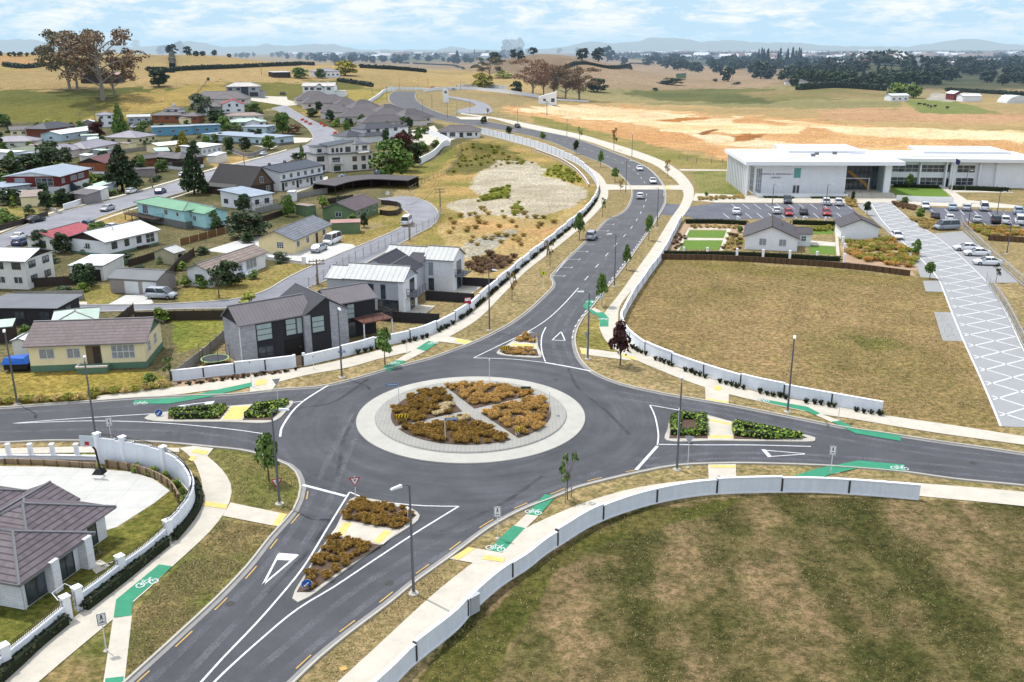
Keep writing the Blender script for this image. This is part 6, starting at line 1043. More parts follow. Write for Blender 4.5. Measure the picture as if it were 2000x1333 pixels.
# ================================================================ vehicles
TYRE = M('tyre_rubber', S(34, 34, 36), .9, .1); RIM = M('wheel_rim', S(160, 162, 166), .4, .05, metal=.6); CGL = M('car_glass', S(44, 52, 62), .1, .1, .8, spec=.9); HL = M('headlight_lens', S(226, 228, 230), .2, 0); TL = M('tail_light_lens', S(150, 30, 30), .3, 0); TRIM = M('black_trim', S(36, 36, 38), .6, 0)
PC = {'white': S(232, 234, 238), 'silver': S(176, 182, 190), 'blue': S(46, 62, 110), 'black': S(36, 38, 44), 'dark': S(66, 72, 82), 'red': S(176, 40, 52), 'paleblue': S(168, 188, 206), 'grey': S(150, 158, 168)}
def paintm(c): return M('car_paint_'+c, PC[c], .28, .04, .6, spec=.7)
CAR = {'sedan': (4.6, 1.8, [(-2.3, .74, .78), (-2.15, .84, .95), (-1.2, .9, 1.0), (0, .9, .98), (1.1, .88, .92), (2.0, .82, .76), (2.3, .68, .62)], (-1.75, -.95, .35, 1.2, 1.42)),
       'hatch': (4.1, 1.75, [(-2.05, .78, .85), (-1.95, .84, .98), (-1.0, .87, .99), (0, .87, .97), (1.0, .85, .92), (1.8, .8, .76), (2.05, .66, .62)], (-1.95, -1.5, .3, 1.15, 1.48)),
       'suv': (4.6, 1.85, [(-2.3, .84, 1.0), (-2.2, .9, 1.1), (-1.0, .93, 1.1), (0, .93, 1.08), (1.1, .91, 1.04), (2.1, .86, .92), (2.3, .74, .72)], (-2.2, -1.85, .35, 1.15, 1.72)),
       'van': (5.0, 1.9, [(-2.5, .9, 1.1), (-2.42, .94, 1.15), (-1.0, .95, 1.15), (0, .95, 1.15), (1.4, .94, 1.1), (2.3, .88, .95), (2.5, .76, .72)], (-2.42, -2.3, 1.2, 1.95, 2.05)),
       'mpv': (4.6, 1.8, [(-2.3, .84, .9), (-2.2, .88, 1.02), (-1.0, .9, 1.02), (0, .9, 1.0), (1.3, .88, .96), (2.1, .8, .78), (2.3, .68, .62)], (-2.2, -2.0, .6, 1.55, 1.7))}
_cm = {}
def carmesh(kind, c):
    if (kind, c) in _cm: return _cm[(kind, c)]
    L, Wd, st, (x1, x2, x3, x4, zr) = CAR[kind]; pm = paintm(c); b = MB(); n = len(st); vs = []
    for x, w, zt in st:
        e = .30 if abs(x) > L/2-.12 else .2; vs += [(x, -w, e+.1), (x, -w*1.02, zt*.62), (x, -w*.93, zt), (x, -w*.5, zt+.035), (x, w*.5, zt+.035), (x, w*.93, zt), (x, w*1.02, zt*.62), (x, w, e+.1), (x, w*.9, e), (x, -w*.9, e)]
    k = 10; b.mesh(vs, [(i*k+j, i*k+(j+1) % k, (i+1)*k+(j+1) % k, (i+1)*k+j) for i in range(n-1) for j in range(k)]+[tuple(range(k-1, -1, -1)), tuple((n-1)*k+j for j in range(k))])
    zb = st[2][2]-.03; wb, wr = Wd/2*.92, Wd/2*.74
    b.frus([(x2-.04, -wr, zr-.05), (x3+.04, -wr, zr-.05), (x3+.04, wr, zr-.05), (x2-.04, wr, zr-.05)], [(x2+.1, -wr+.08, zr+.02), (x3-.12, -wr+.08, zr+.02), (x3-.12, wr-.08, zr+.02), (x2+.1, wr-.08, zr+.02)])
    for s in (-1, 1):
        for a, d in (((x1, zb), (x2, zr)), ((x4, zb), (x3, zr)), (((x1*.35+x4*.65)-.5, zb), ((x2+x3)/2, zr))): b.tube([(a[0], s*wb, a[1]), (d[0], s*wr, d[1]-.02)], .045, 4)
        b.box((x4+x3)/2-.1, (x4+x3)/2+.08, s*(Wd/2)-.05, s*(Wd/2)+.12 if s > 0 else s*(Wd/2)+.05, .98, 1.1) if s > 0 else b.box((x4+x3)/2-.1, (x4+x3)/2+.08, -(Wd/2)-.12, -(Wd/2)+.05, .98, 1.1)
    g = MB(); g.frus([(x1+.03, -wb+.02, zb-.05), (x4-.03, -wb+.02, zb-.05), (x4-.03, wb-.02, zb-.05), (x1+.03, wb-.02, zb-.05)], [(x2, -wr, zr-.04), (x3, -wr, zr-.04), (x3, wr, zr-.04), (x2, wr, zr-.04)])
    t = MB(); t.disc((0, 0, 0), (0, 1, 0), .33, .22, 14); q = MB(); q.disc((0, 0, 0), (0, 1, 0), .2, .235, 10); hl = MB(); hl.box(-.12, .03, -.16, .16, -.07, .07); bp = MB(); bp.box(L/2-.1, L/2+.03, -.6, .6, .34, .5); bp.box(-L/2-.03, -L/2+.1, -.5, .5, .36, .46)
    _cm[(kind, c)] = dict(body=b.data('body', pm, True), windows=g.data('windows', CGL), tyre=t.data('wheel', TYRE), rim=q.data('rim', RIM), hl=hl.data('headlight', HL), tl=hl.data('tail_light', TL), bumper=bp.data('bumper', TRIM), L=L, W=Wd, z=st[-1][2]); return _cm[(kind, c)]
CN = {'sedan': 'parked_car', 'hatch': 'parked_car', 'suv': 'suv', 'van': 'van', 'mpv': 'people_carrier'}
def car(px, py, kind, c, to, label, name=None, frm=None, group=None, small=False):
    p = G(px, py); f = G(*(frm or (px, py))); t = G(*to); a = math.atan2(t.y-f.y, t.x-f.x); d = carmesh(kind, c)
    r = thing(name or CN[kind], label, {'van': 'van', 'suv': 'SUV'}.get(kind, 'car'), (p.x, p.y, p.z+.03+(0 if p.y < 400 else .12)), a, group); put('body', d['body'], r); put('windows', d['windows'], r)
    if small: return r
    for sx in (-1, 1):
        for sy in (-1, 1): w = put('wheel', d['tyre'], r, (sx*d['L']*.31, sy*(d['W']/2-.11), .33)); put('rim', d['rim'], w)
    for sy in (-1, 1): put('headlight', d['hl'], r, (d['L']/2-.06, sy*.6, d['z']+.02)); put('tail_light', d['tl'], r, (-d['L']/2+.05, sy*.68, .78 if kind == 'sedan' else .88))
    put('bumper', d['bumper'], r); return r
# ================================================================ lamps, poles, signs
PSTEEL = M('lamp_pole_steel', S(104, 104, 110), .5, .08); GALV = M('galvanised_steel', S(186, 188, 192), .5, .08); WPOLE = M('white_pole', S(226, 228, 230), .5, .05); WOODP = M('weathered_pole', S(150, 138, 122), .95, .2, 2)
def lamp_parts(h):
    if ('lamp', h) in _cm: return _cm[('lamp', h)]
    a = MB(); a.cyl(0, 0, 0, h, .11, .065, 10); b = MB(); b.tube([(0, 0, h-.05), (.25, 0, h+.12), (.75, 0, h+.15)], [.05, .045, .04], 6)
    c = MB(); c.frus([(.6, -.16, h+.08), (1.45, -.12, h+.10), (1.45, .12, h+.10), (.6, .16, h+.08)], [(.62, -.12, h+.24), (1.38, -.07, h+.2), (1.38, .07, h+.2), (.62, .12, h+.24)]); d = MB(); d.cyl(0, 0, 0, .08, .38, .36, 12); d.cyl(0, 0, .08, .2, .2, .14, 8)
    _cm[('lamp', h)] = (a.data('pole', PSTEEL), b.data('arm', PSTEEL), c.data('lamp_head', WPOLE), d.data('base', MKERB)); return _cm[('lamp', h)]
def lamp(px, py, to, label, h=8.3, group='street lamps round the junction'):
    p = G(px, py); t = G(*to); r = thing('street_lamp', label, 'street lamp', tuple(p), math.atan2(t.y-p.y, t.x-p.x), group)
    for n, m in zip(('pole', 'arm', 'lamp_head', 'base'), lamp_parts(h)): put(n, m, r)
    return r
SR = M('sign_red', S(190, 40, 46), .5, 0); SW = M('sign_white', S(232, 232, 234), .5, 0); SB = M('sign_blue', S(34, 92, 178), .5, 0); SY = M('sign_yellow', S(240, 206, 40), .5, 0); SK = M('sign_black', S(28, 28, 30), .5, 0); SGB = M('sign_back', S(170, 174, 180), .5, .05); SYG = M('sign_lime', S(214, 226, 40), .5, 0); STB = M('name_blade_blue', S(52, 116, 170), .5, .05)
def poly(m, P, y, mi): m.face([(x, y, z) for x, z in P], mi)
def sign(px, py, hpx, kind, label, face=0, cat='traffic sign', w=1.0, name=None):
    """face: degrees the plate is turned from facing the photographer"""
    p = G(px, py); h = hpx/(ppm(p)*.95); r = thing(name or {'blade': 'street_name_sign', 'chev': 'chevron_board', 'post': 'marker_post'}.get(kind, 'traffic_sign'), label, cat, tuple(p), math.atan2(p.x, p.y)*-1+R(face))
    m = MB(); m.cyl(0, .05, 0, h, .04, .035, 6); m.build('pole', WPOLE, r); m = MB(); m.cyl(0, .05, 0, .06, .2, .18, 8); m.build('base', MKERB, r); m = MB()
    if kind == 'giveway':
        s = .42*w; m.prism([(0, 0), (0, 0), (0, 0)], 0, 0) if False else None
        T = lambda k: [(-s*k*1.15, h-.06+(k-1)*s*.55), (0, h-s*2-.06-(k-1)*s*1.1), (s*k*1.15, h-.06+(k-1)*s*.55)]
        poly(m, T(1), 0, 0); poly(m, T(.68), -.008, 1); poly(m, T(1)[::-1], .012, 3); poly(m, [(-.09, h-.28), (.02, h-.42), (.1, h-.26), (.04, h-.2)], -.014, 2); mats = [SR, SW, SK, SGB]
    elif kind == 'back': s = .42; poly(m, [(-s, h), (0, h-.8), (s, h)], 0, 0); poly(m, [(s, h), (0, h-.8), (-s, h)], .01, 0); mats = [SGB]
    elif kind == 'keepleft':
        C = [(.36*math.cos(k*PI/10), h-.3+.36*math.sin(k*PI/10)) for k in range(20)]; poly(m, C, 0, 0); poly(m, [(x*1.08, (z-h+.3)*1.08+h-.3) for x, z in C], .006, 1); poly(m, C[::-1], .012, 2)
        poly(m, [(-.2, h-.5), (.0, h-.5), (-.06, h-.43), (.16, h-.2), (.1, h-.14), (-.12, h-.36), (-.2, h-.3)], -.01, 1); mats = [SB, SW, SGB]
    elif kind == 'shared':
        m.box(-.27*w, .27*w, -.01, .01, h-.85*w, h, 0); poly(m, [(-.25*w, h-.02), (-.25*w, h-.83*w), (.25*w, h-.83*w), (.25*w, h-.02)], -.012, 1); poly(m, [(-.22*w, h-.05), (-.22*w, h-.8*w), (.22*w, h-.8*w), (.22*w, h-.05)], -.016, 0)
        m.disc((0, -.02, h-.14), (0, 1, 0), .045, .004, 10, 1); poly(m, [(-.05, h-.19), (.05, h-.19), (.07, h-.3), (.03, h-.3), (.1, h-.46), (.05, h-.47), (0, h-.36), (-.07, h-.47), (-.11, h-.45), (-.03, h-.3), (-.06, h-.29)], -.02, 1)
        for q in (-.1, .1):
            for k in range(10): a, b = k*PI/5, (k+1)*PI/5; m.face([(q+.07*math.cos(a), -.02, h-.66+.07*math.sin(a)), (q+.07*math.cos(b), -.02, h-.66+.07*math.sin(b)), (q+.05*math.cos(b), -.02, h-.66+.05*math.sin(b)), (q+.05*math.cos(a), -.02, h-.66+.05*math.sin(a))], 1)
        poly(m, [(-.1, h-.66), (-.04, h-.57), (.06, h-.57), (.1, h-.66), (.08, h-.66), (.0, h-.64)], -.021, 1); mats = [SW, SK]
    elif kind == 'blade': m.box(*((-1.25, .05) if w < 0 else (-.05, 1.25)), .02, .05, h-.28, h-.04, 0); m.box(*((-1.15, -.1) if w < 0 else (.1, 1.15)), .012, .02, h-.19, h-.13, 1); mats = [STB, SW]
    elif kind == 'chev':
        m.box(-.6, .6, -.01, .01, h-.5, h, 0)
        for k in range(4): x = -.56+k*.3; poly(m, [(x, h-.25), (x+.12, h-.48), (x+.24, h-.48), (x+.12, h-.25), (x+.24, h-.02), (x+.12, h-.02)], -.014, 1)
        m.box(-.45, -.38, .0, .06, 0, h-.5, 2); m.box(.38, .45, .0, .06, 0, h-.5, 2); mats = [SY, SK, SW]
    elif kind == 'diamond': m.mesh([(0, 0, h), (.42, 0, h-.42), (0, 0, h-.84), (-.42, 0, h-.42)], [(0, 3, 2, 1)], 0); m.mesh([(0, .012, h), (.42, .012, h-.42), (0, .012, h-.84), (-.42, .012, h-.42)], [(0, 1, 2, 3)], 2); poly(m, [(-.05, h-.3), (.06, h-.3), (.12, h-.6), (.02, h-.5), (-.1, h-.62)], -.012, 1); m.disc((0, -.012, h-.22), (0, 1, 0), .05, .004, 8, 1); mats = [SYG, SK, SGB]
    elif kind == 'board': m.box(-.55*w, .55*w, -.01, .02, h-.5, h, 0); m.box(-.5*w, -.42*w, 0, .06, 0, h-.5, 1); m.box(.42*w, .5*w, 0, .06, 0, h-.5, 1); mats = [M('board_green', S(44, 84, 84), .5, 0), SW]
    elif kind == 'edge': m.box(-.03, .03, -.25, .3, h-.5, h, 0); mats = [SW]
    elif kind == 'sale': m.box(-.5, .5, -.01, .02, h-1.0, h, 0); m.box(-.42, .42, -.016, -.01, h-.5, h-.1, 1); mats = [M('sale_red', S(176, 44, 52), .5, 0), SW]
    else: m.cyl(0, .05, h-.15, h, .06, .06, 6, 0); mats = [SR]
    m.build('sign_plate', mats, r); return r
# ================================================================ walls and fences
def run(P, closed=False): return [tuple(q) for q in P]
def wallrun(name, label, P, hs, plen_=5.5, th=.22, mat=None, cop=True, cat='wall', joint=True, pillars=None, zs=None, skip=()):
    Q = WS(P, .5); n = max(1, round(plen(Q)/plen_)); Rz = resample(Q, n*8+1); x0, y0 = Rz[0]; z0 = Hs(x0, y0); r = thing(name, label, cat, (x0, y0, z0)); mat = mat or LP
    for i in range(n):
        if i in skip: continue
        h = hs(i, n) if callable(hs) else hs; seg = [(a-x0, b-y0) for a, b in Rz[i*8:i*8+9]]; z = [Hs(a+x0, b+y0)-z0 for a, b in seg]
        m = MB(); sweep(m, seg, [(-th/2, -.1), (-th/2, h), (th/2, h), (th/2, -.1)], zs=z)
        if cop: sweep(m, seg, [(-th/2-.05, h), (-th/2-.05, h+.09), (th/2+.05, h+.09), (th/2+.05, h)], zs=z, m=1)
        sweep(m, seg, [(-th/2-.04, -.1), (-th/2-.04, .12), (th/2+.04, .12), (th/2+.04, -.1)], zs=z, m=1)
        m.build('panel', [mat, LP], r)
        if joint:
            m = MB(); a = seg[0]; an = math.atan2(seg[1][1]-a[1], seg[1][0]-a[0]); m.obox(a, an, .16, th+.06, 0, h+.02); m.build('joint', M('joint_dark', S(70, 68, 70), .8), r, loc=(0, 0, z[0]))
    if pillars:
        ph, pw, every = pillars
        for i in range(0, n+1, every): j = min(i*8, len(Rz)-1); a = Rz[j]; b = Rz[min(j+1, len(Rz)-1)] if j < len(Rz)-1 else Rz[j]; m = MB(); an = math.atan2(*(Rz[max(j, 1)]-Rz[max(j, 1)-1])[::-1]); m.obox((a[0]-x0, a[1]-y0), an, pw, pw, -.1, ph); m.obox((a[0]-x0, a[1]-y0), an, pw+.1, pw+.1, ph, ph+.1); m.build('pillar', LP, r, loc=(0, 0, Hs(*a)-z0))
    return r, Rz, (x0, y0)
def fence(name, label, P, h, mat, cat='fence', post=2.4, pw=.1, board=True, mesh=False, rails=(.2, .9), gm=None, straight=True, group=None):
    Q = (W(P) if straight else WS(P, 1)); x0, y0 = Q[0]; z0 = Hs(x0, y0); r = thing(name, label, cat, (x0, y0, z0), 0, group); n = max(1, int(plen(Q)/post)); T = resample(Q, n+1); S_ = [(a-x0, b-y0) for a, b in T]; z = [Hs(a, b)-z0 for a, b in T]
    m = MB()
    if board: sweep(m, S_, [(-.03, .02), (-.03, h), (.03, h), (.03, .02)], zs=z)
    else:
        for f in rails: sweep(m, S_, [(-.025, h*f-.04), (-.025, h*f+.04), (.025, h*f+.04), (.025, h*f-.04)], zs=z)
        if mesh:
            D = resample(S_, int(plen(S_)/.5)+2); zz = np.interp(np.linspace(0, 1, len(D)), np.linspace(0, 1, len(z)), z)
            for (a, b), q in zip(D, zz): m.tube([(a, b, q+.05), (a, b, q+h)], .012, 3)
            for f in (.25, .5, .75, 1): m.tube([(a, b, q+h*f) for (a, b), q in zip(D, zz)], .012, 3)
    m.build('panel' if board else 'rails', mat, r)
    pm = MB(); pm.box(-pw/2, pw/2, -pw/2, pw/2, -.1, h+.12); pd = pm.data('post', gm or mat)
    for (a, b), q in list(zip(S_, z))[:95]: put('post', pd, r, (a, b, q))
    return r
# ================================================================ boundary walls
PW = concrete('wall_panel_concrete', S(240, 246, 254), .07, 0, .08)
st = [1.30, 1.30, 1.42, 1.30]
wallrun('boundary_wall', 'long white panelled wall curving along the big lawn at the bottom right', [(700, 1400), (775, 1330), (802, 1302), (893, 1228), (923, 1193), (981, 1142), (1029, 1111), (1065, 1082), (1100, 1060), (1158, 1025), (1257, 989), (1365, 968), (1482, 962), (1600, 962), (1725, 970), (1794, 976)], lambda i, n: 1.3+.16*(i % 3 == 1)-.06*(i % 4 == 3), 5.7, .2, PW)
wallrun('boundary_wall', 'white wall between footpath and the brown field right of the junction', [(1330, 432), (1292, 505), (1264, 544), (1236, 586), (1219, 618), (1213, 636), (1222, 657), (1240, 675), (1265, 692), (1311, 711), (1379, 735), (1464, 760), (1559, 780), (1662, 799), (1722, 810)], lambda i, n: 1.35+.12*(i % 3 == 1), 5.0, .22, PW)
rw, Rz4, o4 = wallrun('boundary_wall', 'long white wall between the building lot and the footpath of the upper road', [(592, 715), (697, 690), (739, 678), (823, 659), (868, 639), (910, 614), (956, 574), (1000, 536), (1034, 507), (1079, 471), (1107, 447), (1144, 415), (1163, 389), (1168, 372), (1162, 354), (1149, 338), (1128, 321), (1096, 307), (1040, 288), (978, 271), (940, 262)], lambda i, n: 1.25+.14*(i % 2)+1.3*float(sm(.5, .8, i/n)), 5.2, .22, PW, pillars=None)
wallrun('boundary_wall', 'short stepped white wall in front of the trampoline and black house', [(336, 745), (367, 742), (440, 733), (500, 727), (577, 718)], lambda i, n: 1.25+.18*(i >= 2), 3.6, .22, PW)
r = thing('garden_gate', 'small timber garden gate between two white wall ends', 'gate', tuple(G(585, 716))); m = MB(); an = math.atan2(G(592, 715).y-G(577, 718).y, G(592, 715).x-G(577, 718).x); m.obox((0, 0), an, .9, .06, .1, 1.3); m.build('gate_leaf', M('gate_timber', S(150, 128, 112), .9), r); m = MB(); [m.obox((s*math.cos(an)*.6, s*math.sin(an)*.6), an, .3, .3, 0, 1.6) for s in (-1, 1)]; m.build('gate_posts', LP, r)
wallrun('retaining_wall', 'low pale retaining wall inside the building lot', [(1047, 296), (1090, 312), (1120, 330), (1140, 350), (1150, 366)], .8, 4, .2, MPALEB, joint=False)
wallrun('estate_wall', 'white stepped wall round the estate gardens below the corner house', [(817, 323), (848, 307), (878, 291), (872, 278), (838, 264)], 2.1, 5, .25, LP, joint=False)
wallrun('far_wall', 'white wall along the far road beyond the estate', [(720, 203), (740, 190), (754, 180), (772, 178)], 1.8, 6, .4, LP); wallrun('far_wall', 'white wall sweeping round the far loop road', [(828, 180), (855, 177), (882, 176), (920, 176), (954, 179), (1000, 184), (1052, 192)], 2.0, 9, .4, LP, joint=False)
wallrun('far_wall', 'white slotted wall behind the loop road', [(892, 174), (930, 172), (992, 176)], 2.6, 5, .4, LP); wallrun('far_wall', 'low white wall running right from the gatehouse to the brown trees', [(1082, 196), (1120, 198), (1150, 200)], 1.0, 9, .4, LP, joint=False); wallrun('far_wall', 'white wall pieces at the head of the far road', [(756, 174), (772, 175), (806, 176), (828, 176)], 1.6, 5, .4, LP)
# curved foreground wall: tall plaster part, then low wall with iron railing and pillars
def curved_wall():
    P = [(197, 905), (246, 911), (290, 917), (324, 926), (352, 940), (372, 962), (380, 985), (372, 1010), (352, 1036), (331, 1057)]
    r, Rz, (x0, y0) = wallrun('curved_wall', 'tall curved white plaster wall with iron railing round the concrete yard', P, lambda i, n: 2.5-.09*i, 1.9, .25, PW, cop=True, joint=False)
    iron = M('wrought_iron', S(62, 54, 52), .6, 0)
    def railing(Rz, x0, y0, z, r):
        m = MB(); Q = resample(Rz, int(plen(Rz)/.16)); zz = np.interp(np.linspace(0, 1, len(Q)), np.linspace(0, 1, len(z)), z)
        for k, (a, b) in enumerate(Q):
            m.tube([(a-x0, b-y0, zz[k]), (a-x0, b-y0, zz[k]+.38)], .02, 3)
            if k % 4 == 0: m.tube([(a-x0, b-y0, zz[k]+.1), (a-x0+.05, b-y0+.05, zz[k]+.2), (a-x0, b-y0, zz[k]+.3)], .014, 3)
        for f in (.05, .36): m.tube([(a-x0, b-y0, zz[k]+f) for k, (a, b) in enumerate(Q)], .026, 4)
        m.build('iron_railing', iron, r)
    n = round(plen(WS(P, .5))/1.9); z = np.repeat([2.6-.09*i for i in range(n)], 8); z = np.r_[z, z[-1]]; railing(Rz, x0, y0, z, r)
    def pil(p, h, w=.5): q = G(*p); m = MB(); m.obox((q.x-x0, q.y-y0), .9, w, w, -.1, h); m.obox((q.x-x0, q.y-y0), .9, w+.1, w+.1, h, h+.1); m.build('pillar', LP, r)
    pil((197, 905), 2.9); pil((246, 911), 2.85); pil((324, 926), 2.6)
    for lab, P2 in (('low white garden wall with iron railing left of the iron gate', [(-80, 1388), (15, 1307), (70, 1262), (133, 1209)]), ('low white garden wall with iron railing between gate and tall curved wall', [(156, 1190), (200, 1158), (239, 1127), (290, 1090), (331, 1053)])):
        r2, Rz2, (a0, b0) = wallrun('garden_wall', lab, P2, 1.05, 2.4, .22, PW, joint=False); railing(Rz2, a0, b0, np.full(9, 1.15), r2)
        for p in ([(15, 1307), (133, 1209)] if '-80' in str(P2) else [(156, 1190), (239, 1127), (331, 1055)]):
            q = G(*p); m = MB(); m.obox((q.x-a0, q.y-b0), .9, .5, .5, -.1, 1.65); m.obox((q.x-a0, q.y-b0), .9, .6, .6, 1.65, 1.75); m.build('pillar', LP, r2)
    a, b = G(134, 1208), G(155, 1191); g = thing('iron_gate', 'ornamental iron gate in the white garden wall', 'gate', tuple(a), math.atan2(b.y-a.y, b.x-a.x)); L = (b-a).length; m = MB()
    for k in range(9): m.tube([(L*k/8, 0, .08), (L*k/8, 0, 1.35+.25*math.sin(PI*k/8))], .016, 4)
    for z_ in (.1, .5, .9, 1.3): m.tube([(0, 0, z_), (L, 0, z_)], .016, 4)
    for k in range(6): m.tube([(L*(.1+.15*k)+.08*math.cos(t*PI/4), 0, .7+.16*math.sin(t*PI/4)) for t in range(9)], .012, 3)
    m.build('gate_leaf', iron, g); m = MB(); m.tube([(-.3, .3, 1.5), (.2, 1.2, 1.6), (1.4, 1.2, 1.6), (1.2, .2, 1.5)], .03, 4); m.build('canopy_frame', LP, g)
curved_wall()
# white posts and low wall west of the pillar
for i, px in enumerate((19, 62, 105, 152)):
    q = G(px, 896); r = thing('wall_pillar', f'white pillar of the low yard wall, {["leftmost", "second from left", "third from left", "nearest the basketball hoop"][i]}', 'pillar', tuple(q)); m = MB(); m.box(-.16, .16, -.16, .16, 0, 1.4); m.box(-.2, .2, -.2, .2, 1.4, 1.5); m.build('shaft', LP, r)
wallrun('low_wall', 'low white wall with wire rails linking the four yard pillars', [(-120, 897), (19, 897), (105, 897), (195, 899)], .35, 2, .2, LP, joint=False)
TIM = ROOF('retaining_timber', S(150, 128, 100), 'rib', 1.2, .6); TIMD = ROOF('dark_retaining_timber', S(104, 80, 58), 'rib', .9, .55); TFB = ROOF('fence_boards', S(150, 148, 144), 'rib', .15, .75); TFD = ROOF('dark_fence_boards', S(66, 56, 50), 'rib', .15, .7); TFR = ROOF('brown_fence_boards', S(132, 96, 64), 'rib', .15, .7)
def timber(label, P, h, mat, z=0):
    Q = WS(P, .6); x0, y0 = Q[0]; r = thing('timber_retaining_wall', label, 'retaining wall', (x0, y0, 0)); S_ = [(a-x0, b-y0) for a, b in Q]; m = MB(); sweep(m, S_, [(0, -.1), (0, h), (.12, h), (.12, -.1)], zs=[0]*len(S_)); m.build('boards', mat, r)
    pm = MB(); pm.box(-.07, .07, -.07, .07, -.1, h+.03); pd = pm.data('post', mat)
    for a, b in along(offs(S_, -.06), 1.1)[:90]: put('post', pd, r, (a, b, 0))
timber('curved timber retaining wall round the concrete yard', [(209, 913), (255, 920), (300, 934), (334, 955), (349, 980)], .7, TIM); timber('low timber retaining wall behind the basketball hoop', [(9, 906), (95, 909), (185, 915)], .5, TIM)
timber('dark timber retaining wall above the brown field', [(1289, 507), (1400, 509), (1480, 513), (1560, 518), (1640, 524), (1700, 530), (1776, 540)], 1.0, TIMD); timber('dark timber retaining wall right of the car park planting', [(1930, 470), (1960, 472), (2060, 478)], 1.1, TIMD)
pads('planting_bed', MBARK, .02, [[(212, 908), (255, 912), (300, 922), (345, 942), (365, 965), (362, 1000), (348, 985), (334, 953), (300, 932), (255, 918)], [(0, 898), (185, 900), (185, 912), (0, 905)]])
# fences
fence('timber_fence', 'dark timber fence behind the lawn of the cream bungalow', [(265, 629), (360, 626), (455, 625)], 1.4, TFD); fence('timber_fence', 'short dark fence beside the mint roof', [(228, 640), (262, 612)], 1.4, TFD); fence('timber_fence', 'weathered grey paling fence below the white two storey house', [(29, 589), (100, 588), (165, 586)], 1.5, TFB)
fence('timber_fence', 'brown timber fence below the round grey bush', [(352, 480), (400, 467), (457, 452)], 1.3, TFR, gm=CRM); fence('timber_fence', 'dark fence between shed and white bungalow', [(252, 522), (285, 512), (322, 498)], 1.3, TFD); fence('timber_fence', 'dark fence beside the street at far left', [(0, 451), (50, 437), (94, 423)], 1.2, TFD); fence('timber_fence', 'grey fence below the lilac roofed house', [(178, 309), (205, 305), (232, 297)], 1.6, TFB)
fence('black_fence', 'black fence in front of the nearer pale townhouse', [(712, 624), (780, 630), (858, 634)], 1.5, BLK); fence('black_fence', 'black fence between the two pale townhouses', [(832, 587), (880, 590), (926, 593)], 1.5, BLK); fence('black_fence', 'black fence right of the farther townhouse', [(897, 559), (935, 561), (968, 563)], 1.5, BLK); fence('timber_fence', 'dark sloping fence left of the black house', [(345, 742), (400, 700), (448, 655)], 1.3, TFB)
fence('timber_fence', 'dark fence along the driveway above the cream block house', [(480, 445), (520, 432), (560, 418)], 1.3, TFD); fence('timber_fence', 'curved dark fence on the corner of the cul-de-sac', [(742, 420), (765, 423), (782, 416), (776, 404), (745, 400)], 1.2, TFD, straight=False)
wallrun('block_wall', 'grey block wall beside the white roof house', [(440, 292), (487, 307), (520, 295)], 1.4, 5, .2, GRW, joint=False, cop=False); wallrun('street_wall', 'white street wall under the clipped hedge', [(125, 410), (150, 402), (180, 391)], 1.2, 4, .25, LP, joint=False); wallrun('street_wall', 'low brown garden wall with three pillars by the white yard', [(520, 507), (558, 512), (594, 517)], .5, 3.6, .2, PINKP, joint=False, pillars=(1.3, .5, 1))
fence('mesh_fence', 'tall wire mesh fence along the cul-de-sac street', [(604, 566), (652, 536), (690, 512), (740, 490), (800, 462), (852, 440), (862, 418)], 1.8, GALV, board=False, mesh=True, pw=.08, post=3, gm=WOODP)
fence('mesh_fence', 'wire mesh fence beside the row of white cars', [(1876, 436), (1882, 452), (1936, 506), (1992, 556), (2060, 620)], 1.8, GALV, board=False, mesh=True, pw=.08, post=3); fence('mesh_fence', 'wire mesh fence along the lower right edge of the plaza', [(1926, 553), (1965, 612), (1999, 682), (2060, 780)], 1.8, GALV, board=False, mesh=True, pw=.08, post=3)
fence('post_fence', 'wire and post fence at the edge of the earthworks', [(1326, 312), (1360, 318), (1400, 320), (1428, 316)], 1.4, WOODP, board=False, pw=.16, post=5, rails=(.3, .6, .95)); fence('post_fence', 'post fence climbing the grassy slope from the estate', [(386, 182), (398, 168), (408, 154)], 1.2, WOODP, board=False, pw=.2, post=7); fence('post_fence', 'wavering post fence between lawn and building lot', [(800, 374), (830, 356), (862, 344), (890, 322), (900, 300), (894, 286)], 1.2, WOODP, board=False, pw=.12, post=3.5, straight=False)
# garden posts and hedges of the cottages
GP = 'white garden posts in the cottage hedge'
for k, (x, y) in enumerate([(1335, 499), (1381, 500), (1439, 502), (1490, 504), (1542, 506), (1595, 508), (1649, 513), (1440, 437), (1569, 437), (1612, 438), (1646, 478), (1649, 492)]):
    q = G(x, y); r = thing('garden_post', 'square white post standing in the dark hedge of the cottage garden', 'post', tuple(q), R(-8), GP); m = MB(); m.box(-.2, .2, -.2, .2, 0, 1.55); m.build('shaft', LP, r)
hedge('clipped_hedge', 'long clipped dark hedge along the front of the cottage garden', [(1297, 499), (1400, 500), (1500, 503), (1640, 511)], 1.0, .9); hedge('clipped_hedge', 'hedge between car park and cottage garden left of the cottage', [(1340, 437), (1400, 437), (1458, 440)], 1.2, 1.0); hedge('clipped_hedge', 'hedge between the two cottages below the red cars', [(1548, 438), (1600, 440), (1638, 441)], 1.2, 1.0)
hedge('clipped_hedge', 'low hedge under the lettering of the library', [(1493, 387), (1550, 388)], 1, .5, 'laurel'); hedge('clipped_hedge', 'low hedge right of the library door', [(1585, 388), (1645, 388)], 1, .5, 'laurel'); hedge('clipped_hedge', 'dark hedge under the windows of the classroom wing', [(1746, 366), (1832, 368)], 1.5, .9); hedge('clipped_hedge', 'dark hedge under the blank wall of the classroom wing', [(1858, 371), (1900, 372), (1968, 375)], 2, 1.2, 'dark')
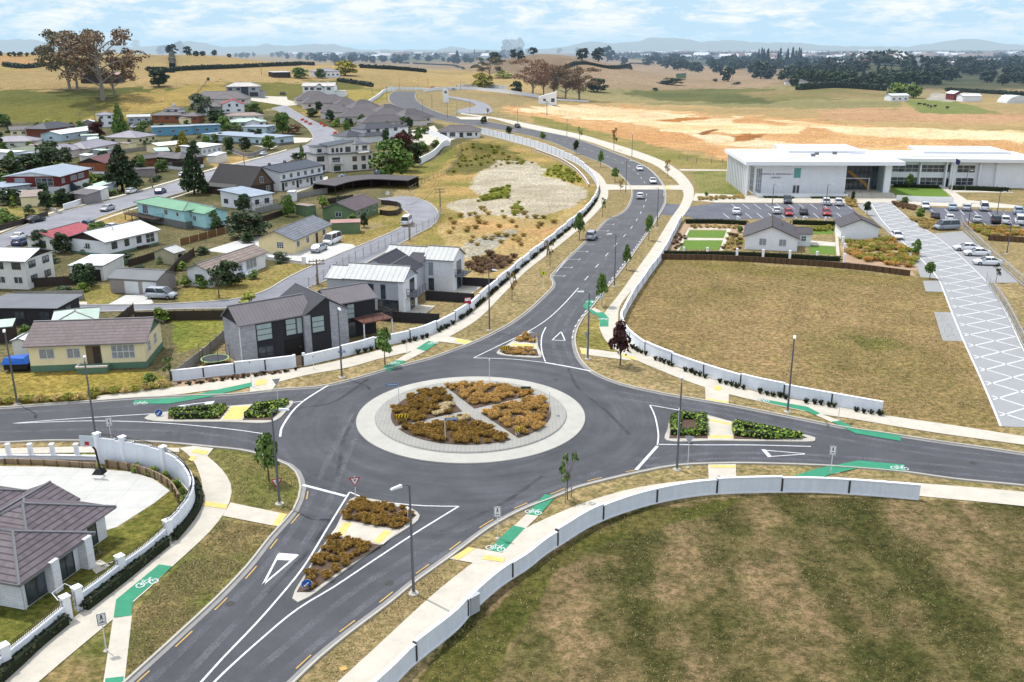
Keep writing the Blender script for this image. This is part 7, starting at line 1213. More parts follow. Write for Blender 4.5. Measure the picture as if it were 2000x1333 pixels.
hedge('street_hedge', 'thick clipped hedge above the white street wall', [(122, 400), (150, 394), (178, 384)], 3.0, 2.6, 'dark', dens=20, leaf=.2)
# ================================================================ street lamps
for x, y, t, l in [(808, 1160, (760, 1180), 'tall grey street lamp nearest the camera, beside the lower right footpath'), (546, 985, (620, 985), 'street lamp on the left verge beside the give way sign'), (1322, 918, (1322, 870), 'street lamp at the bottom of the right hand road by the hedge island'), (1538, 805, (1538, 840), 'street lamp beside the wall of the brown field'), (1148, 702, (1100, 700), 'street lamp right of the upper give way triangle'), (668, 738, (690, 770), 'street lamp below the black house with a blue name blade near it'), (956, 646, (1000, 655), 'street lamp on the verge opposite the yellow pedestrian sign'), (1200, 560, (1160, 560), 'street lamp on the right verge halfway up the road'), (1283, 446, (1240, 446), 'street lamp beside the driveway to the car park'), (189, 866, (189, 830), 'street lamp behind the tall curved wall'), (34, 790, (34, 840), 'street lamp at the far left of the left hand road'), (1222, 378, (1250, 378), 'street lamp at the raised crossing'), (1234, 309, (1220, 330), 'street lamp by the bend above the crossing'), (1107, 271, (1100, 290), 'street lamp beside the orange earthworks'), (1011, 246, (1005, 260), 'street lamp beside the dark SUV')]: lamp(x, y, t, l)
for x, y in [(780, 176), (817, 176), (836, 178), (756, 198), (844, 214), (893, 228), (918, 224), (874, 232), (826, 226), (727, 186), (900, 178), (945, 178)]: lamp(x, y, (x+5, y+4), 'slim street lamp along the distant loop road', 8.3, 'distant street lamps on the far road')
for x, y, l in [(1508, 404, 'short car park lamp in front of the library lettering'), (1613, 404, 'short car park lamp in front of the white parked pair'), (1885, 373, 'short lamp on the lawn near the flagpole'), (1947, 421, 'short lamp beside the white van in the right car park'), (1890, 447, 'lamp in the planting behind the grey van'), (1966, 497, 'lamp standing in the dirt right of the mesh fence')]: lamp(x, y, (x+20, y), l, 5.2, 'car park lamps')
def powerpole(px, py, hpx, label):
    p = G(px, py); h = hpx/ppm(p); r = thing('power_pole', label, 'power pole', tuple(p), .4, 'power poles in the suburb'); m = MB(); m.cyl(0, 0, 0, h, .2, .13, 7); m.build('pole', WOODP, r)
    for z in (h*.93, h*.8): m = MB(); m.box(-1.3, 1.3, -.07, .07, z-.08, z+.08); [m.cyl(x, 0, z+.08, z+.3, .06, .06, 5) for x in (-1.1, -.5, .5, 1.1)]; m.build('crossarm', WOODP, r)
for a in [(187, 243, 36, 'power pole beside the narrow two storey house'), (158, 247, 26, 'plain power pole on the hill edge'), (386, 240, 38, 'power pole left of the bushy tree'), (406, 226, 34, 'power pole right of the bushy tree'), (298, 368, 30, 'power pole beside the blue car'), (70, 300, 26, 'power pole above the olive roof'), (478, 330, 30, 'power pole across the street from the chalet'), (860, 408, 40, 'power pole at the edge of the building lot'), (621, 556, 50, 'thin pole beside the mesh fence'), (800, 470, 34, 'power pole by the white people carrier'), (1068, 226, 28, 'tilted timber pole by the loop road'), (511, 147, 22, 'power pole on the dry slope'), (1430, 158, 26, 'power pole in the brown paddock'), (1011, 150, 12, 'pale pole above the brown trees')]: powerpole(*a)
# ================================================================ signs
for a in [(695, 976, 46, 'giveway', 'red bordered give way sign in the lower island'), (544, 984, 52, 'giveway', 'give way sign beside the left hand lamp post'), (600, 1156, 24, 'keepleft', 'round blue keep left sign at the tip of the lower island'), (208, 1273, 82, 'shared', 'walking and cycling sign in front of the garden wall'), (972, 1053, 66, 'shared', 'walking and cycling sign beside the green ramp'), (1622, 926, 56, 'shared', 'walking and cycling sign at the lower right green ramp'), (1637, 822, 54, 'edge', 'sign seen edge on above the upper right green ramp'), (1174, 612, 38, 'shared', 'walking and cycling sign at the upper green ramp'), (1343, 914, 64, 'back', 'back of a triangular sign beside the lower right lamp'), (1041, 692, 42, 'back', 'triangular sign seen from behind on the upper island'), (1146, 696, 46, 'back', 'triangular sign back next to the upper lamp'), (543, 786, 46, 'back', 'triangular sign back on the left island'), (797, 1016, 24, 'edge', 'blue and white sign seen edge on in the lower island'), (311, 815, 14, 'keepleft', 'small dark keep left disc on the left island'), (218, 862, 46, 'shared', 'sign behind the tall curved wall'), (956, 749, 46, 'edge', 'slim white sign on the far rim of the roundabout'), (1061, 558, 28, 'diamond', 'lime diamond pedestrian sign on the left verge'), (492, 757, 50, 'post', 'thin marker post by the left crossing'), (1073, 814, 52, 'edge', 'slim sign on the right rim of the roundabout'), (1323, 860, 62, 'edge', 'tall blue edge sign in the right hedge island'), (613, 722, 26, 'post', 'short marker post on the footpath by the black house'), (795, 690, 22, 'post', 'short marker post by the upper left green ramp'), (1243, 486, 16, 'back', 'small dark sign back on the right verge')]: sign(*a[:3], a[3], a[4], w=1)
sign(780, 801, 53, 'blade', 'blue street name blade pointing left on the roundabout', w=-1, cat='street sign'); sign(870, 869, 54, 'blade', 'blue street name blade pointing right at the front of the roundabout', w=1, cat='street sign'); sign(655, 700, 14, 'blade', 'blue street name blade behind the wall of the black house', w=1, cat='street sign')
sign(786, 831, 22, 'chev', 'yellow and black chevron board at the left of the roundabout', cat='chevron board'); sign(1014, 856, 22, 'chev', 'tilted yellow and black chevron board at the front right of the roundabout', 50, cat='chevron board'); sign(987, 690, 14, 'chev', 'small yellow board on the upper island', 20, cat='chevron board'); sign(1027, 775, 20, 'board', 'low green board on two white posts in the roundabout', cat='sign'); sign(914, 612, 30, 'sale', 'red and white property sign on the footpath wall', 20, cat='sign', name='property_sign'); sign(842, 738/1.0, 10, 'post', 'marker stub on the roundabout rim') if False else None
for x, y, l in [(573, 256, 'round sign disc on a post by the street bend'), (758, 401, 'white disc sign at the cul-de-sac')]:
    p = G(x, y); r = thing('disc_sign', l, 'sign', tuple(p)); m = MB(); m.cyl(0, 0, 0, 2.6, .05, .05, 5); m.build('pole', GALV, r); m = MB(); m.disc((0, -.06, 2.9), (0, 1, 0), .5, .04); m.build('sign_plate', SW, r)
# ================================================================ planting: clumps along the walls
FG = 'dark strappy clumps planted along the white walls'
def flaxrow(P, step, off, label, s=(.75, 1.1), group=FG, pat=None):
    for i, (x, y) in enumerate(along(WS(P, .5), step, off, .12)):
        if pat and not pat(i): continue
        plant(FLAX[i % 3], x, y, random.uniform(*s), 'flax_clump', label, 'plant', group)
flaxrow([(372, 753), (450, 743), (577, 725)], 1.15, 0, 'small dark clump in the pale bark in front of the stepped wall', (.6, .75), 'small dark clumps in pale bark', None)
flaxrow([(700, 693), (739, 682), (823, 664), (868, 644), (910, 619), (956, 579), (1000, 541), (1034, 512), (1079, 476), (1107, 453), (1144, 420), (1166, 392)], .95, 0, 'dark strappy clump at the foot of the long upper left wall', (.8, 1.1), FG, lambda i: i % 7 < 5)
flaxrow([(1235, 682), (1265, 697), (1311, 716), (1379, 740), (1464, 765), (1559, 785), (1662, 803), (1716, 812)], .72, 0, 'dark strappy clump at the foot of the wall of the brown field', (.8, 1.0), FG, lambda i: i % 7 < 5)
hedge('wall_hedge', 'dark feathery hedge at the foot of the low garden wall left of the gate', [(-40, 1366), (22, 1312), (76, 1262), (128, 1220)], .8, .8, 'flax', dens=60, leaf=.1); hedge('wall_hedge', 'dark feathery hedge between the iron gate and the tall wall', [(166, 1192), (200, 1166), (244, 1132), (290, 1094), (325, 1066)], .8, .8, 'flax', dens=60, leaf=.1); hedge('wall_hedge', 'dark feathery hedge round the outside of the tall curved wall', [(340, 1056), (364, 1028), (382, 1002), (390, 982), (388, 962), (380, 945)], .7, .75, 'flax', dens=60, leaf=.1)
# tussocks on the roundabout and the islands
def scatter(P, n, z, keys, size, label, group, name='tussock', cat='tussock grass', mn=.35, world=False):
    P = P if world else W(P); xs = [p[0] for p in P]; ys = [p[1] for p in P]; pts = []; t = 0; X = np.array
    while len(pts) < n and t < n*60:
        t += 1; x, y = random.uniform(min(xs), max(xs)), random.uniform(min(ys), max(ys))
        if not inpoly(X([x]), X([y]), P)[0] or any((x-a)**2+(y-b)**2 < mn*mn for a, b in pts): continue
        pts.append((x, y)); k = keys(x, y) if callable(keys) else keys; plant(TUS[k][t % 3], x, y, random.uniform(*size), name, label, cat, group, z if z is not None else None)
def shrinkw(q, f=.93): cx = sum(p[0] for p in q)/len(q); cy = sum(p[1] for p in q)/len(q); return [(cx+(x-cx)*f, cy+(y-cy)*f) for x, y in q]
bn = ['back', 'left', 'front', 'right']
for i, q in enumerate(beds):
    scatter(shrinkw(q, .97), (66, 62, 84, 64)[i], .42, (lambda x, y: 'tussockb' if math.hypot(x-CX+1.2, y-CY+.5) < 2.6 and random.random() < .6 and x < CX+1.5 else ('tussock' if i in (0, 3) else 'tussockd')), (.75, 1.15), f'rust brown tussock in the {bn[i]} bed of the roundabout', f'tussocks in the {bn[i]} bed', world=True, mn=.34)
scatter(ISB['sw1'], 50, .17, 'tussockd', (.6, .85), 'rust brown tussock in the wider bed of the lower island', 'clumps in the lower island, back bed', 'island_tussock', 'island tussock'); scatter(ISB['sw2'], 44, .17, 'tussockd', (.6, .85), 'rust brown tussock in the pointed bed of the lower island', 'clumps in the lower island, front bed', 'island_tussock', 'island tussock'); scatter(ISB['n1'], 12, .17, 'tussock', (.7, .9), 'rust tussock in the small back bed of the upper island', 'clumps in the upper island, back bed', 'island_tussock', 'island tussock'); scatter(ISB['n2'], 20, .17, 'tussock', (.6, .85), 'rust tussock in the front bed of the upper island', 'clumps in the upper island, front bed', 'island_tussock', 'island tussock')  # island clumps are the same tussocks, smaller
def islhedge(P, label): Q = W(P); hedge('island_hedge', label, Q+[Q[0]], 1.2, .6, 'laurel', z=.15, dens=60, leaf=.12, world=True)
def inset(P, f=.8): cx = sum(p[0] for p in P)/len(P); cy = sum(p[1] for p in P)/len(P); return [(cx+(x-cx)*f, cy+(y-cy)*f) for x, y in P]
islhedge([(340, 811), (385, 807), (435, 802), (420, 817), (345, 818)], 'glossy green hedge in the long bed of the left island'); islhedge([(505, 800), (555, 792), (526, 815), (486, 817)], 'glossy green hedge in the short bed of the left island'); islhedge([(1318, 824), (1328, 818), (1370, 820), (1372, 851), (1318, 851)], 'glossy green hedge square in the right island'); islhedge([(1440, 836), (1500, 847), (1555, 857), (1500, 857), (1442, 852)], 'glossy green pointed hedge in the right island')
EG = 'grasses in the library gardens'
scatter([(1650, 474), (1740, 470), (1790, 500), (1780, 525), (1660, 508)], 110, None, lambda x, y: random.choice(('olive', 'olive', 'straw', 'tussock')), (1.2, 2.0), 'tall olive and gold ornamental grass beside the small cottage', EG, 'ornamental_grass', 'grass clump', .7); scatter([(1560, 448), (1640, 444), (1636, 452), (1565, 452)], 26, None, 'olive', (1, 1.5), 'olive grass in the bed between the cottages', EG, 'ornamental_grass', 'grass clump', .8)
scatter([(1776, 428), (1830, 432), (1838, 444), (1810, 452)], 34, None, 'straw', (1.1, 1.6), 'straw coloured grass beside the grey van', EG, 'ornamental_grass', 'grass clump', .8); scatter([(1880, 440), (1990, 448), (2000, 462), (1920, 462), (1895, 450)], 60, None, lambda x, y: random.choice(('straw', 'tussock', 'olive')), (1.1, 1.7), 'ornamental grass behind the mesh fence', EG, 'ornamental_grass', 'grass clump', .9); scatter([(1646, 386), (1668, 392), (1680, 408), (1655, 402)], 18, None, 'straw', (1, 1.5), 'straw grass at the corner of the car park', EG, 'ornamental_grass', 'grass clump', .8); scatter([(1740, 396), (1785, 402), (1790, 412), (1748, 406)], 24, None, 'redgrass', (1, 1.5), 'reddish grass by the plaza entrance', EG, 'ornamental_grass', 'grass clump', .8); scatter([(1365, 386), (1450, 384), (1452, 390), (1360, 393)], 30, None, 'straw', (1, 1.4), 'straw grass strip left of the library', EG, 'ornamental_grass', 'grass clump', .9); scatter([(1310, 470), (1335, 452), (1342, 470), (1320, 490)], 16, None, 'redgrass', (.7, 1), 'brown grass beside the two green lawns', EG, 'ornamental_grass', 'grass clump', .8); scatter([(1422, 458), (1450, 462), (1446, 488), (1410, 490)], 26, None, lambda x, y: random.choice(('olive', 'redgrass', 'straw')), (.8, 1.2), 'mixed grass left of the larger cottage', EG, 'ornamental_grass', 'grass clump', .8); scatter([(1350, 441), (1440, 443), (1440, 448), (1350, 447)], 20, None, 'straw', (.8, 1.2), 'pale flowering clump above the green lawns', EG, 'ornamental_grass', 'grass clump', 1)
SG = 'straw bushes along the left hand road'
for P, st_ in (([(-20, 788), (60, 786), (120, 783), (175, 779)], 1.0), ([(190, 770), (250, 766), (322, 757)], .9)):
    for k, (x, y) in enumerate(along(WS(P, .5), st_, 0, .3)): plant(TUS[('olive', 'straw')[k % 2]][k % 3], x, y, random.uniform(1.3, 1.8), 'roadside_grass', 'yellow green grass bush in the row along the left hand road', 'grass bush', SG)
scatter([(348, 752), (430, 747), (560, 728), (570, 724), (450, 735), (350, 748)], 40, None, 'redgrass', (.4, .6), 'small rusty groundcover tuft in the pale bark', 'rusty tufts in pale bark', 'groundcover_tuft', 'plant', .4)
WG = 'weeds on the building lot'
for P, n, kk in (([(955, 375), (995, 366), (992, 388), (925, 396)], 30, 'lime'), ([(1060, 340), (1090, 322), (1130, 345), (1138, 362), (1100, 355)], 44, 'lime'), ([(905, 520), (955, 498), (1008, 502), (1000, 518), (940, 536)], 26, 'redgrass'), ([(880, 340), (950, 330), (1040, 320), (960, 290), (900, 300)], 60, 'olive'), ([(840, 440), (940, 410), (1100, 425), (1000, 500), (900, 480)], 46, 'straw'), ([(1000, 400), (1015, 396), (1018, 412), (1004, 424)], 12, 'lime')):
    scatter(P, n, None, kk, (1.0, 2.1), {'lime': 'bright lime weed clump on the pale building lot', 'olive': 'green weed clump on the pale building lot', 'redgrass': 'brown weed clump on the building lot', 'straw': 'dry straw weed clump on the building lot'}[kk], WG+' '+kk, 'weed_clump', 'weed', 1.2)
# ================================================================ trees near the junction
ST = 'young street trees'
for a in [(752, 713, 72, 40, 'street', 'green', 'round headed street tree in front of the black house'), (1211, 714, 82, 48, 'street', 'purple', 'dark purple leaved street tree by the wall corner'), (526, 941, 96, 54, 'street', 'green', 'green street tree on the left verge'), (1108, 976, 92, 44, 'sparse', 'green', 'thin staked street tree above the lower right footpath'), (1175, 599, 62, 30, 'street', 'green', 'green street tree behind the upper green ramp'), (1223, 528, 46, 20, 'street', 'green', 'small street tree halfway up the right verge'), (1267, 470, 48, 20, 'street', 'green', 'small street tree near the driveway'), (1000, 587, 56, 26, 'sparse', 'autumn', 'sparse yellowing tree on the left verge'), (1074, 521, 48, 26, 'sparse', 'autumn', 'sparse tree beside the lowest parking bays'), (1131, 468, 48, 26, 'street', 'green', 'street tree beside the parked silver wagon'), (1177, 424, 38, 20, 'sparse', 'green', 'thin tree at the top of the parking bays'), (1201, 356, 27, 18, 'street', 'green', 'dark little tree left of the raised crossing'), (1212, 377, 24, 16, 'sparse', 'autumn', 'orange little tree just below the raised crossing'), (1173, 327, 30, 14, 'street', 'green', 'narrow tree on the inner verge of the bend'), (1125, 302, 26, 14, 'street', 'dark', 'narrow dark tree further up the inner verge'), (1060, 272, 14, 14, 'round', 'green', 'small round tree on the upper verge'), (994, 261, 14, 16, 'round', 'dark', 'small dark round tree beside the dark SUV'), (945, 242, 14, 14, 'round', 'dark', 'small dark tree above the corner house'), (952, 226, 14, 12, 'sparse', 'autumn', 'small brown tree at the loop road exit'), (1304, 349, 34, 18, 'sparse', 'autumn', 'orange young tree on the outer verge'), (1199, 293, 38, 20, 'sparse', 'autumn', 'thin rusty tree beside the earthworks'), (1132, 276, 26, 14, 'sparse', 'green', 'thin green tree beside the earthworks'), (1665, 397, 22, 10, 'street', 'dark', 'slim dark tree by the library steps'), (1693, 421, 26, 18, 'street', 'dark', 'dark tree at the top of the plaza'), (1775, 370, 28, 18, 'street', 'green', 'green tree before the classroom wing'), (1766, 400, 15, 16, 'round', 'green', 'small round tree by the bin'), (1797, 427, 20, 20, 'round', 'green', 'round tree beside the parked dark car'), (1787, 500, 32, 22, 'round', 'green', 'bushy tree left of the plaza'), (1816, 545, 32, 26, 'street', 'green', 'vase shaped tree at the corner of the brown field'), (1945, 553, 34, 20, 'sparse', 'dark', 'sparse dark tree by the white kerb of the parking bays'), (1445, 455, 14, 14, 'round', 'green', 'small tree left of the larger cottage'), (1380, 383, 8, 9, 'round', 'green', 'tiny round shrub tree near the library path')]:
    tree(*a, name='street_tree' if a[0] < 1400 else 'garden_tree', group=ST if a[0] < 1400 else 'young trees round the library')
for x, y in ((1104, 983), (1116, 972)): q = G(x, y); r = thing('tree_stake', 'timber stake beside the thin staked tree', 'stake', tuple(q), 0, 'tree stakes'); m = MB(); m.cyl(0, 0, 0, 1.4, .05, .04, 5); m.build('stake', WOODP, r)
for a in [(333, 744, 46, 40, 'sparse', 'green', 'small open tree at the end of the stepped wall'), (292, 748, 22, 32, 'bush', 'green', 'low open shrub on the yellow lawn'), (316, 629, 30, 38, 'bush', 'laurel', 'rounded green shrub against the dark fence'), (428, 582, 58, 50, 'sparse', 'dark', 'straggly dark shrub in front of the white tile house'), (487, 602, 34, 52, 'bush', 'lime', 'yellow green bush beside the street behind the black house'), (485, 464, 54, 88, 'round', 'grey', 'big round grey green bush above the brown fence'), (425, 448, 16, 36, 'bush', 'grey', 'pale low shrub left of the big round bush'), (711, 445, 32, 20, 'bush', 'dark', 'dark shrub beside the green gabled house'), (630, 406, 24, 34, 'bush', 'laurel', 'bright green bush below the townhouse row'), (661, 365, 15, 14, 'street', 'green', 'little ball tree by the three storey house'), (618, 374, 12, 20, 'bush', 'green', 'little shrub on the lawn beside the townhouse row'), (162, 570, 20, 28, 'bush', 'laurel', 'green shrub between paling fence and low garage'), (52, 665, 34, 38, 'bush', 'green', 'green bush behind the left corner of the cream bungalow'), (320, 514, 20, 30, 'bush', 'green', 'shrub beside the beige shed'), (268, 531, 12, 44, 'bush', 'dark', 'low dark shrubs along the garage fence'), (457, 553, 12, 12, 'bush', 'dark', 'dark ball shrub left of the porch planter'), (476, 546, 10, 10, 'bush', 'dark', 'dark ball shrub by the planter'), (196, 458, 26, 26, 'bush', 'gold', 'yellow shrub beside the dark blue car'),
          (740, 352, 20, 26, 'bush', 'flower', 'pale blue flowering bush below the feathery tree'), (670, 354, 14, 34, 'bush', 'flower', 'pale flowering bush before the three storey house'), (765, 350, 76, 88, 'round', 'green', 'large feathery green tree right of the three storey house'), (786, 335, 76, 62, 'round', 'purple', 'dark red tree behind the feathery green tree'), (808, 326, 48, 40, 'round', 'dark', 'dark green tree at the end of the estate garden'), (822, 300, 24, 40, 'bush', 'green', 'green shrubs inside the stepped estate wall'), (850, 290, 18, 26, 'bush', 'laurel', 'light green shrub on top of the estate wall')]: tree(*a, name='shrub' if a[4] == 'bush' else 'tree', cat='shrub' if a[4] == 'bush' else 'tree')
for a in [(240, 374, 88, 80, 'conifer', 'dark', 'huge dark conifer between the red house and the street'), (360, 302, 46, 36, 'conifer', 'gold', 'golden green conifer behind the white roof house'), (380, 380, 88, 62, 'conifer', 'dark', 'dark conifer with bare trunks beside the street'), (235, 264, 60, 38, 'conifer', 'green', 'tall green tree beside the narrow two storey house'), (190, 272, 34, 36, 'round', 'purple', 'dark purple tree in front of the pale gable'), (280, 260, 24, 30, 'bush', 'green', 'green bush left of the bright blue house'), (208, 248, 20, 12, 'column', 'dark', 'dark column shrub under the two storey house'), (197, 250, 18, 10, 'column', 'dark', 'second dark column shrub under the two storey house'), (392, 224, 40, 52, 'round', 'grey', 'bushy grey green tree between the power poles'), (424, 240, 26, 44, 'round', 'dark', 'dark bushes below the red gabled house'), (437, 256, 28, 32, 'round', 'green', 'bright green bush right of the bright blue house'), (462, 254, 16, 26, 'bush', 'laurel', 'yellow green bush by the mint roof'), (495, 219, 18, 36, 'round', 'green', 'green shrubs right of the red gable'), (553, 262, 42, 36, 'round', 'green', 'green tree at the street bend'), (576, 262, 20, 34, 'bush', 'redbr' if False else 'brown', 'brown rounded hedge at the street bend'), (526, 293, 28, 32, 'round', 'green', 'round bush in front of the long pale blue house'), (590, 312, 30, 14, 'column', 'green', 'slim green column shrub by the street'), (578, 314, 16, 26, 'bush', 'dark', 'dark ball bush left of the column shrub'), (603, 313, 16, 24, 'bush', 'dark', 'dark ball bush right of the column shrub'), (609, 228, 16, 28, 'round', 'dark', 'dark round bush at the estate entrance'), (681, 246, 14, 22, 'round', 'dark', 'round bush in the estate garden'), (655, 248, 12, 20, 'bush', 'laurel', 'light shrub in the estate garden'), (705, 250, 12, 18, 'bush', 'dark', 'dark shrub by the estate drive'), (767, 218, 8, 12, 'round', 'green', 'small bush above the estate roofs'), (802, 226, 8, 20, 'bush', 'grey', 'grey shrub above the estate roofs'), (5, 246, 24, 34, 'round', 'green', 'green tree at the left edge under the hill'),
          (22, 346, 34, 54, 'round', 'dark', 'dark bush mass at the far left'), (58, 340, 38, 56, 'round', 'dark', 'dark bushes behind the red and white house'), (10, 366, 30, 44, 'bush', 'green', 'green bush left of the red and white house'), (38, 362, 24, 30, 'bush', 'green', 'yellowish bush beside the red and white house'), (98, 330, 52, 66, 'round', 'grey', 'big grey green bush above the red and white house'), (128, 322, 34, 40, 'round', 'grey', 'grey bush right of the big grey green one'), (32, 286, 18, 8, 'column', 'dark', 'leftmost of three dark columns'), (43, 286, 18, 8, 'column', 'dark', 'middle one of three dark columns'), (55, 286, 18, 8, 'column', 'dark', 'rightmost of three dark columns'), (62, 392, 24, 34, 'bush', 'green', 'green shrub under the red and white house, left'), (88, 396, 26, 40, 'bush', 'dark', 'dark shrub under the red and white house, middle'), (112, 402, 24, 34, 'bush', 'green', 'green shrub beside the clipped hedge'), (22, 400, 34, 50, 'bush', 'dark', 'dark tangle of shrubs at the left edge'), (196, 368, 30, 34, 'bush', 'green', 'shrub between the red house and the huge conifer'), (176, 362, 22, 26, 'bush', 'laurel', 'light palm like shrub by the stairs'), (214, 376, 22, 30, 'bush', 'green', 'shrub at the foot of the huge conifer'), (270, 362, 20, 24, 'bush', 'dark', 'dark shrub right of the huge conifer'), (300, 290, 12, 16, 'bush', 'green', 'small shrub by the low white roofed house'), (84, 300, 14, 24, 'bush', 'lime', 'lime shrub by the red brick end'), (20, 280, 16, 40, 'bush', 'green', 'hedge shrubs at the foot of the hill'), (96, 240, 8, 26, 'bush', 'olive' if False else 'lime', 'low scrub on the green hillside')]: tree(*a, name='shrub' if a[4] in ('bush', 'column') else 'tree', cat='shrub' if a[4] in ('bush', 'column') else 'tree')
for k, (x, y) in enumerate([(268, 921), (300, 928), (322, 938), (344, 952), (356, 968), (360, 984)]): tree(x, y, 0, 0, 'bush', 'laurel', 'light green shrub in the bed inside the tall curved wall', 'shrub', 'shrub', 'shrubs inside the curved wall', hw=(.9, 1.1))
# hill and paddock trees
for a in [(137, 176, 106, 84, 'gum', 'gum', 'tall gum tree left of the barn'), (151, 174, 92, 70, 'gum', 'gum', 'slender gum behind the tall left gum'), (201, 196, 124, 118, 'gum', 'gum2', 'tall pale trunked gum in front of the barn'), (224, 188, 86, 70, 'gum', 'gum2', 'reddish gum at the right of the barn'), (311, 170, 36, 44, 'round', 'dark', 'lone dark wind shaped tree on the green slope'), (588, 153, 20, 38, 'round', 'green', 'spreading tree beside the farm shed'), (627, 153, 18, 24, 'round', 'green', 'small tree before the farmhouse'), (674, 148, 28, 54, 'round', 'gold', 'golden tree right of the farmhouse'), (407, 158, 6, 7, 'round', 'dark', 'tiny bush on the fence line'), (1040, 188, 68, 60, 'gum', 'brown', 'tall purple brown tree left of the group'), (1062, 186, 56, 44, 'gum', 'brown', 'brown tree second in the group'), (1082, 190, 60, 52, 'gum', 'gum2', 'brown tree in the middle of the group'), (1104, 194, 58, 50, 'gum', 'gum2', 'fourth brown tree of the group'), (1132, 196, 60, 56, 'gum', 'gum2', 'rightmost brown tree of the group'), (1166, 180, 26, 46, 'round', 'dark', 'dark green bush right of the brown trees'), (942, 174, 30, 50, 'round', 'gold', 'golden green bush by the loop road'), (957, 152, 36, 42, 'gum', 'gum', 'grey green tree above the golden bush'), (1008, 182, 22, 28, 'round', 'dark', 'dark shrub by the white wall'), (985, 152, 14, 46, 'bush', 'lime', 'lime scrub on the hill shoulder'), (990, 104, 26, 26, 'far', 'far', 'dark pines on the skyline, left clump'), (1003, 103, 24, 20, 'far', 'far', 'dark pines on the skyline, middle clump'), (1016, 103, 27, 18, 'far', 'far', 'dark pines on the skyline, right clump'), (1093, 99, 10, 14, 'far', 'far', 'small tree on the middle hilltop'), (1128, 100, 12, 11, 'far', 'far', 'pointed tree on the middle hilltop'), (1137, 118, 22, 28, 'far', 'far', 'round dark tree on the hill slope'), (1168, 121, 26, 28, 'far', 'far', 'left half of the dark wood on the slope'), (1186, 121, 28, 30, 'far', 'far', 'right half of the dark wood on the slope'), (965, 126, 24, 30, 'far', 'far', 'feathery tree below the skyline pines'), (893, 122, 24, 20, 'farcone', 'far', 'dark conical tree in the middle distance'), (927, 113, 16, 8, 'farcone', 'far', 'thin dark conifer in the middle distance'), (1422, 160, 26, 32, 'far', 'far', 'lone dark tree in the brown paddock'), (1486, 154, 34, 42, 'far', 'far', 'broad dark tree at the paddock edge'), (1650, 164, 20, 28, 'far', 'gold', 'golden tree among the dark wood'), (1753, 190, 26, 48, 'round', 'laurel', 'left clipped green tree beside the white cottage'), (1784, 192, 27, 40, 'round', 'laurel', 'right clipped green tree beside the white cottage'), (1396, 160, 6, 12, 'far', 'far', 'low bush left of the lone paddock tree'), (1280, 178, 6, 14, 'far', 'far', 'small bush beside the gravel road'), (1312, 166, 14, 60, 'bush', 'dark', 'dark mound of scrub beside the hut'), (1440, 166, 6, 22, 'bush', 'dark', 'low scrub beside the paddock fence'), (268, 104, 26, 20, 'far', 'far', 'layered pine on the left skyline'), (318, 108, 18, 26, 'far', 'far', 'dark tree on the left skyline'), (336, 108, 20, 26, 'far', 'far', 'round tree on the left skyline'), (352, 107, 24, 24, 'far', 'far', 'tallest round tree on the left skyline'), (366, 109, 18, 20, 'far', 'far', 'tree right of the tallest skyline tree')]:
    tree(*a, group='brown trees by the gatehouse' if a[5] in ('brown',) else None)
# ================================================================ cars
KC_ = 'cars parked along the old street'; LC = 'cars in the library car parks'
for a in [(1155, 467, 'mpv', 'silver', (1167, 453), 'silver wagon parked in a roadside bay'), (1250, 388, 'hatch', 'white', (1251, 376), 'white hatchback driving just below the raised crossing'), (1275, 358, 'sedan', 'white', (1284, 372), 'white car driving just above the raised crossing'), (1249, 333, 'sedan', 'white', (1260, 345), 'white car following on the bend'), (1011, 250, 'suv', 'black', (1024, 254), 'dark SUV on the upper bend'), (515, 304, 'sedan', 'silver', (530, 299), 'silver car parked by the block wall'), (257, 378, 'hatch', 'white', (272, 373), 'white hatchback parked under the huge conifer'), (314, 378, 'sedan', 'blue', (330, 372), 'blue sedan parked on the old street'), (210, 412, 'sedan', 'silver', (195, 417), 'pale silver sedan driving down the old street'), (70, 434, 'sedan', 'black', (90, 430), 'black car parked beside the dark fence'), (38, 468, 'sedan', 'white', (58, 459), 'white sedan at the left end of the street'), (40, 480, 'hatch', 'blue', (60, 471), 'blue hatchback behind the cottage'), (172, 446, 'suv', 'blue', (155, 441), 'dark blue SUV behind the faded red roof'), (222, 450, 'sedan', 'white', (240, 452), 'white car behind the white bungalow'), (316, 583, 'mpv', 'silver', (345, 584), 'silver people carrier on the garage drive'), (623, 491, 'sedan', 'silver', (640, 483), 'silver sedan on the white yard'), (649, 476, 'van', 'white', (632, 483), 'white van in front of the beige block house'), (795, 439, 'van', 'white', (806, 428), 'white people mover parked in the cul-de-sac'), (358, 346, 'hatch', 'white', (375, 340), 'white car half hidden by the dark conifer'), (399, 370, 'mpv', 'white', (414, 372), 'white van beside the chalet'), (261, 251, 'hatch', 'white', (270, 248), 'small white car by the green bush'), (553, 186, 'suv', 'black', (565, 185), 'dark vehicle on the farm track'), (832, 262, 'van', 'white', (846, 264), 'white vehicle in the estate yard')]: car(*a[:5], a[5])
